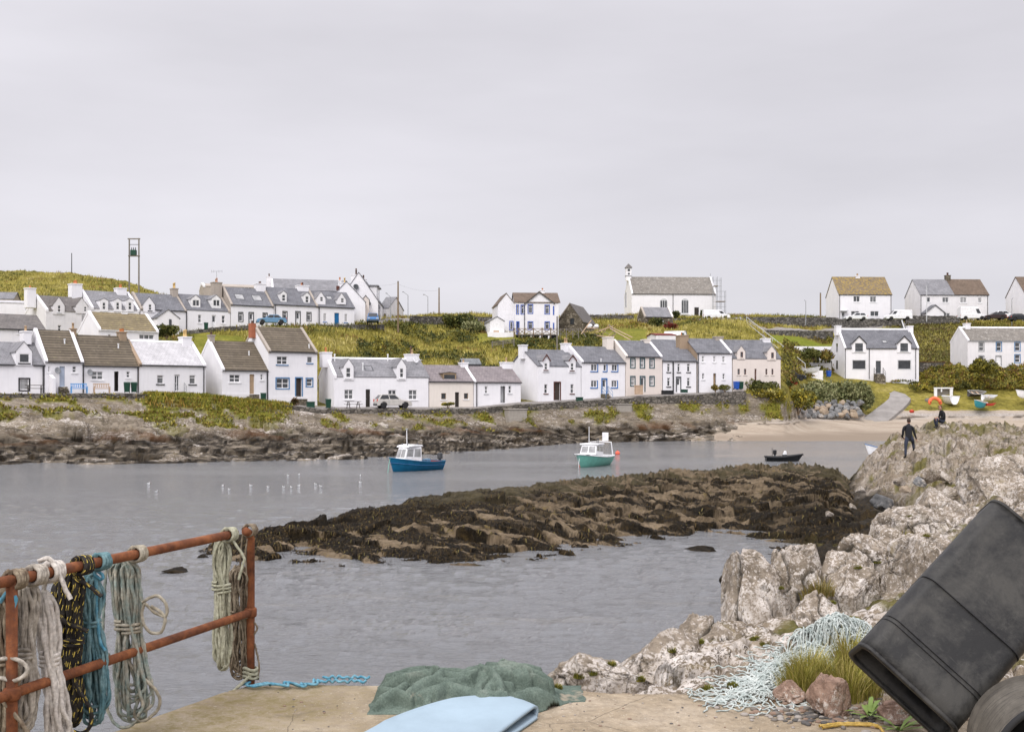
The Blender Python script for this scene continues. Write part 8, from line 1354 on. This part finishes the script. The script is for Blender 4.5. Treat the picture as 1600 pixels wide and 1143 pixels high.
def bush(px, py, d_, wpx, hpx, label, pal, seed, n=2600, leaf=.16, name='bush', cat='bush', lobes=9, depth=.8):
    g = np.random.default_rng(seed); w, h_ = wpx / F * d_, hpx / F * d_; b0 = W(px, py, d_); o = thing(name, b0, label, cat); C = []; 
    for k in range(lobes): a = g.uniform(0, 6.28); r = .32 * math.sqrt(g.random()); C.append((math.cos(a) * r * w * 1.25, math.sin(a) * r * w * depth, h_ * g.uniform(.25, .62), g.uniform(.22, .38)))
    k = g.integers(0, lobes, n); C = np.array(C); u = g.normal(0, 1, (n, 3)); u /= np.linalg.norm(u, axis=1, keepdims=True); rr = g.uniform(.55, 1.05, (n, 1)) ** .6; P0 = C[k, :3] + u * rr * (C[k, 3:4] * np.array([[w * .9, w * depth * .9, h_ * 1.05]])); P0[:, 2] = np.clip(P0[:, 2], .02 * h_, h_)
    tone = fbm(P0[:, 0] * 1.3 / max(leaf * 6, .3), P0[:, 1], P0[:, 2], 2, seed); idx = np.clip(((tone + .45) / .9 * len(pal)).astype(int) + g.integers(-1, 2, n), 0, len(pal) - 1); cols = np.array(pal)[idx] * g.uniform(.75, 1.25, (n, 1)); v, f, c2 = leaves(P0, leaf, cols, g); npmesh('foliage', v, f, M['leaf'], o, smooth=False, colors=c2)
    b = MB()
    for k in range(min(lobes, 6)): b.tube([(0, 0, -.3), tuple(C[k, :3] * np.array([.5, .5, .5])), tuple(C[k, :3])], [.05 * h_ ** .5, .035 * h_ ** .5, .012], 5)
    b.build('stems', M['wood'], o); return o
SAGE = [(.11, .125, .05), (.17, .18, .078), (.225, .23, .105), (.28, .275, .14)]; DKG = [(.035, .045, .013), (.065, .075, .018), (.10, .105, .026), (.145, .14, .035)]; GORSE = [(.07, .07, .018), (.135, .125, .024), (.23, .20, .03), (.33, .26, .03)]; BRN = [(.10, .07, .025), (.17, .12, .035), (.155, .14, .028), (.26, .19, .04)]
bush(1268, 636, 169, 74, 42, 'loose grey-green bush at the left end of the big thicket', SAGE, 1, 3600, .34, lobes=12); bush(1300, 640, 172, 80, 52, 'large rounded grey-green bush in the middle of the thicket above the boulders', SAGE, 2, 5200, .34, lobes=16); bush(1338, 645, 172, 44, 56, 'tall grey-green bush at the right end of the thicket beside the slipway', SAGE[:3] + [(.19, .20, .085)], 3, 4200, .34, lobes=12); bush(1195, 626, 145.6, 52, 22, 'yellowish grass-like bush left of the thicket', GORSE[1:] + [(.24, .21, .06)], 4, 1800, .3); bush(1192, 616, 146.0, 44, 25, 'dark green rounded bush in front of the cream end house', DKG + [(.09, .095, .03)], 5, 2200, .26)
bush(1246, 646, 154, 60, 44, 'tall yellow-green bank of bramble between the cream end house and the boulders', GORSE[1:] + [(.20, .20, .05)], 24, 3000, .32); bush(1230, 606, 154, 26, 17, 'small bush with red flowers beside the cream end house', DKG[1:] + [(.30, .05, .03)], 6, 900, .22); bush(714, 514, 190, 46, 28, 'dark green round bush by the road above the slope', DKG, 7, 2400, .34); bush(738, 522, 188, 44, 25, 'paler grey-green bush left of the white garage', SAGE, 8, 1800, .32); bush(1022, 514, 209, 24, 17, 'dark bush against the small stone cottage', DKG, 9, 1100, .32); bush(1000, 515, 208, 30, 11, 'yellow gorse left of the dark bush by the stone cottage', GORSE[1:], 10, 900, .3)
bush(1046, 516, 207, 22, 14, 'red-leaved bush at the corner of the stone cottage', [(.12, .02, .015), (.2, .03, .02), (.08, .03, .015)], 11, 600, .28); bush(1536, 584, 180, 38, 25, 'dense rounded gorse under the windows of the pinkish cottage', GORSE[:3], 12, 2400, .3); bush(1098, 500, 229, 10, 17, 'clipped dark shrub beside the church van', DKG[:2], 13, 500, .3); bush(1056, 497, 224, 12, 12, 'small dark bush at the foot of the church wall', DKG[:3], 14, 400, .3)
bush(1272, 560, 188, 30, 19, 'dark bush at the foot of the lawn', DKG[1:], 15, 1100, .32); bush(1290, 562, 189, 22, 17, 'brownish bush between the lawn and the large white house', BRN, 16, 800, .32); bush(260, 526, 142, 34, 22, 'dark shrub below the porch wing of the upper house', DKG, 17, 900, .3); bush(700, 634, 130, 20, 6, 'low weedy plant at the foot of the cream cottage wall', GORSE, 18, 300, .2); bush(1133, 610, 144.5, 18, 10, 'small dark shrub near the door of the tall-chimney house', DKG, 19, 400, .2); bush(1118, 610, 144, 14, 11, 'bare brownish shrub left of the dark one by the tall-chimney house', BRN, 20, 300, .2); bush(460, 634, 121.5, 12, 14, 'reddish potted shrub at the blue surrounded door', [(.14, .06, .04), (.08, .06, .02)], 21, 240, .2)
# the mass of grass and scrub on the slope
def field(sel, n, h0, h1, w, pal_fn, seed, curl=.6):
    g = np.random.default_rng(seed); r, c2 = np.nonzero(sel); q = g.integers(0, len(r), n); r, c2 = r[q], c2[q]; X_, D_, Z_ = HILL['X'][r, c2], HILL['D'][r, c2], HILL['Z'][r, c2]; X_ = X_ + g.normal(0, .2, n); D_ = D_ + g.normal(0, .25, n); P0 = np.stack([X_, D_, Z_ - .05], -1)
    a = g.uniform(0, 6.28, n); L = g.uniform(h0, h1, n); di = np.stack([np.cos(a), np.sin(a), 0 * a], -1); sd = np.stack([np.cos(a + 1.3), np.sin(a + 1.3), 0 * a], -1) * w * g.uniform(.6, 1.4, (n, 1)); zz = np.array([0, 0, 1.]); p2 = P0 + zz * L[:, None] + di * (L * curl * g.uniform(.2, 1.2, n))[:, None]; pm = P0 + zz * (L * .55)[:, None] + di * (L * .2)[:, None]
    v = np.stack([P0 - sd, P0 + sd, pm + sd * .7, p2, pm - sd * .7], 1).reshape(-1, 3); i = np.arange(n)[:, None] * 5; f = np.concatenate([i + np.array([0, 1, 2]), i + np.array([0, 2, 4]), i + np.array([4, 2, 3])], 0); return v, f, np.repeat(pal_fn(X_, D_, g), 5, 0)
K_, PX_ = HILL['K'], HILL['PX']; lw = (HILL['lawn'] < .3) & (HILL['road'] < .3)
GP2 = np.array([(.145, .138, .028), (.24, .21, .042), (.33, .285, .064), (.41, .35, .13), (.20, .125, .038), (.105, .11, .028)])
def palg(X_, D_, g): 
    t_ = fbm(X_ * .10, D_ * .10, o=4, seed=20) * 1.3 + .25 * fbm(X_ * .6, D_ * .6, o=2, seed=55) + g.normal(0, .13, len(X_)); i = np.digitize(t_, [-.42, -.14, .12, .42]); i = np.where(i == 0, 5, np.where(i == 4, 3, i - 1)); i = np.where((fbm(X_ * .16, D_ * .2, o=3, seed=56) > .34) & (g.random(len(X_)) < .7), 4, i); return GP2[i] * g.uniform(.75, 1.3, (len(X_), 1))
sel = (K_ > 7.0) & (K_ < 8.98) & lw & (PX_ > -60) & (PX_ < 1660); v, f, c2 = field(sel, 120000, .25, .7, .06, palg, 70); tag(npmesh('hillside_grass', v, f, M['blade'], smooth=False, colors=c2), 'rough grass and bracken covering the slope between the rows of houses', 'grass', kind='stuff')
sel = (K_ > 3.4) & (K_ < 5.6) & (PX_ > 225) & (PX_ < 455); v, f, c2 = field(sel, 9000, .15, .5, .04, lambda X_, D_, g: np.array([(.14, .155, .02), (.23, .21, .03), (.30, .24, .03), (.10, .115, .02), (.27, .17, .035)])[np.clip(((fbm(X_ * .4, D_ * .4, o=3, seed=57) + .5) * 5).astype(int) + g.integers(-1, 2, len(X_)), 0, 4)] * g.uniform(.7, 1.3, (len(X_), 1)), 71); tag(npmesh('bank_grass', v, f, M['blade'], smooth=False, colors=c2), 'grass bank on the shore below the white painted roof', 'grass', kind='stuff')
r, c2 = np.nonzero((grs2 > .5) & (K_ < 4.0) & (sandm < .3)); g = np.random.default_rng(4); q = g.integers(0, len(r), 14000); P0 = np.stack([LX[r, c2][q] + g.normal(0, .12, 14000), LD[r, c2][q] + g.normal(0, .1, 14000), ZZ[r, c2][q] + g.uniform(0, .25, 14000)], -1); v, f, cc = leaves(P0, .2, np.array([(.14, .15, .022), (.22, .205, .03), (.28, .23, .04), (.15, .105, .03)])[g.integers(0, 4, 14000)] * g.uniform(.7, 1.3, (14000, 1)), g, 2.0); tag(npmesh('shore_grass', v, f, M['leaf'], smooth=False, colors=cc), 'patches of grass and weeds on the rocks at the foot of the sea wall', 'grass', kind='stuff')
def scrub(sel, n, hmax, seed, leaf, pal, nm, label):
    g = np.random.default_rng(seed); r, c2 = np.nonzero(sel); q = g.integers(0, len(r), n); r, c2 = r[q], c2[q]; X_, D_, Z_ = HILL['X'][r, c2] + g.normal(0, .25, n), HILL['D'][r, c2] + g.normal(0, .3, n), HILL['Z'][r, c2]; f1, *_ = worley(X_ / 1.7, D_ / 2.0, seed=seed); hm = np.clip(1 - f1 * 1.1, 0, 1) * hmax * (.5 + .5 * sstep(-.3, .3, fbm(X_ * .2, D_ * .2, o=3, seed=seed))); P0 = np.stack([X_, D_, Z_ + hm * g.uniform(.3, 1.0, n) ** .5], -1)
    t_ = fbm(X_ * .35, D_ * .35, o=3, seed=seed + 1) + g.normal(0, .14, n); i = np.clip(((t_ + .5) * len(pal)).astype(int), 0, len(pal) - 1); cols = np.array(pal)[i] * g.uniform(.7, 1.3, (n, 1)); v, f, c3 = leaves(P0, leaf, cols, g, 1.4); tag(npmesh(nm, v, f, M['leaf'], smooth=False, colors=c3), label, 'scrub', kind='stuff')
scrub((PX_ > 1392) & (PX_ < 1760) & (K_ > 5.05) & (K_ < 6.4) & ~((PX_ < 1425) & (K_ < 5.6)), 46000, 1.5, 81, .26, GORSE[:3] + [(.29, .24, .035), (.20, .115, .04), (.12, .125, .03), (.26, .225, .05)], 'scrub', 'dense olive and rusty scrub below the two right-hand houses')
scrub((PX_ > 560) & (PX_ < 1000) & (K_ > 7.2) & (K_ < 8.02) & lw & (fbm(LX * .13, LD * .13, o=3, seed=84) > .08), 20000, 1.1, 82, .28, DKG + GORSE[1:3], 'heath_scrub', 'dark green and yellow scrub scattered over the middle slope'); scrub((PX_ > 1225) & (PX_ < 1302) & (K_ > 6.4) & (K_ < 7.85) & lw, 9000, 1.3, 83, .28, GORSE[:3] + BRN[:2], 'garden_scrub', 'tangled scrub between the cream end house and the lawn'); scrub((PX_ > 1380) & (PX_ < 1520) & (K_ > 6.9) & (K_ < 8.0) & lw, 9000, .7, 85, .26, [(.09, .08, .025), (.14, .125, .035), (.19, .17, .06), (.10, .07, .03)], 'heather', 'dry heather and bracken on the slope between the two right-hand houses')
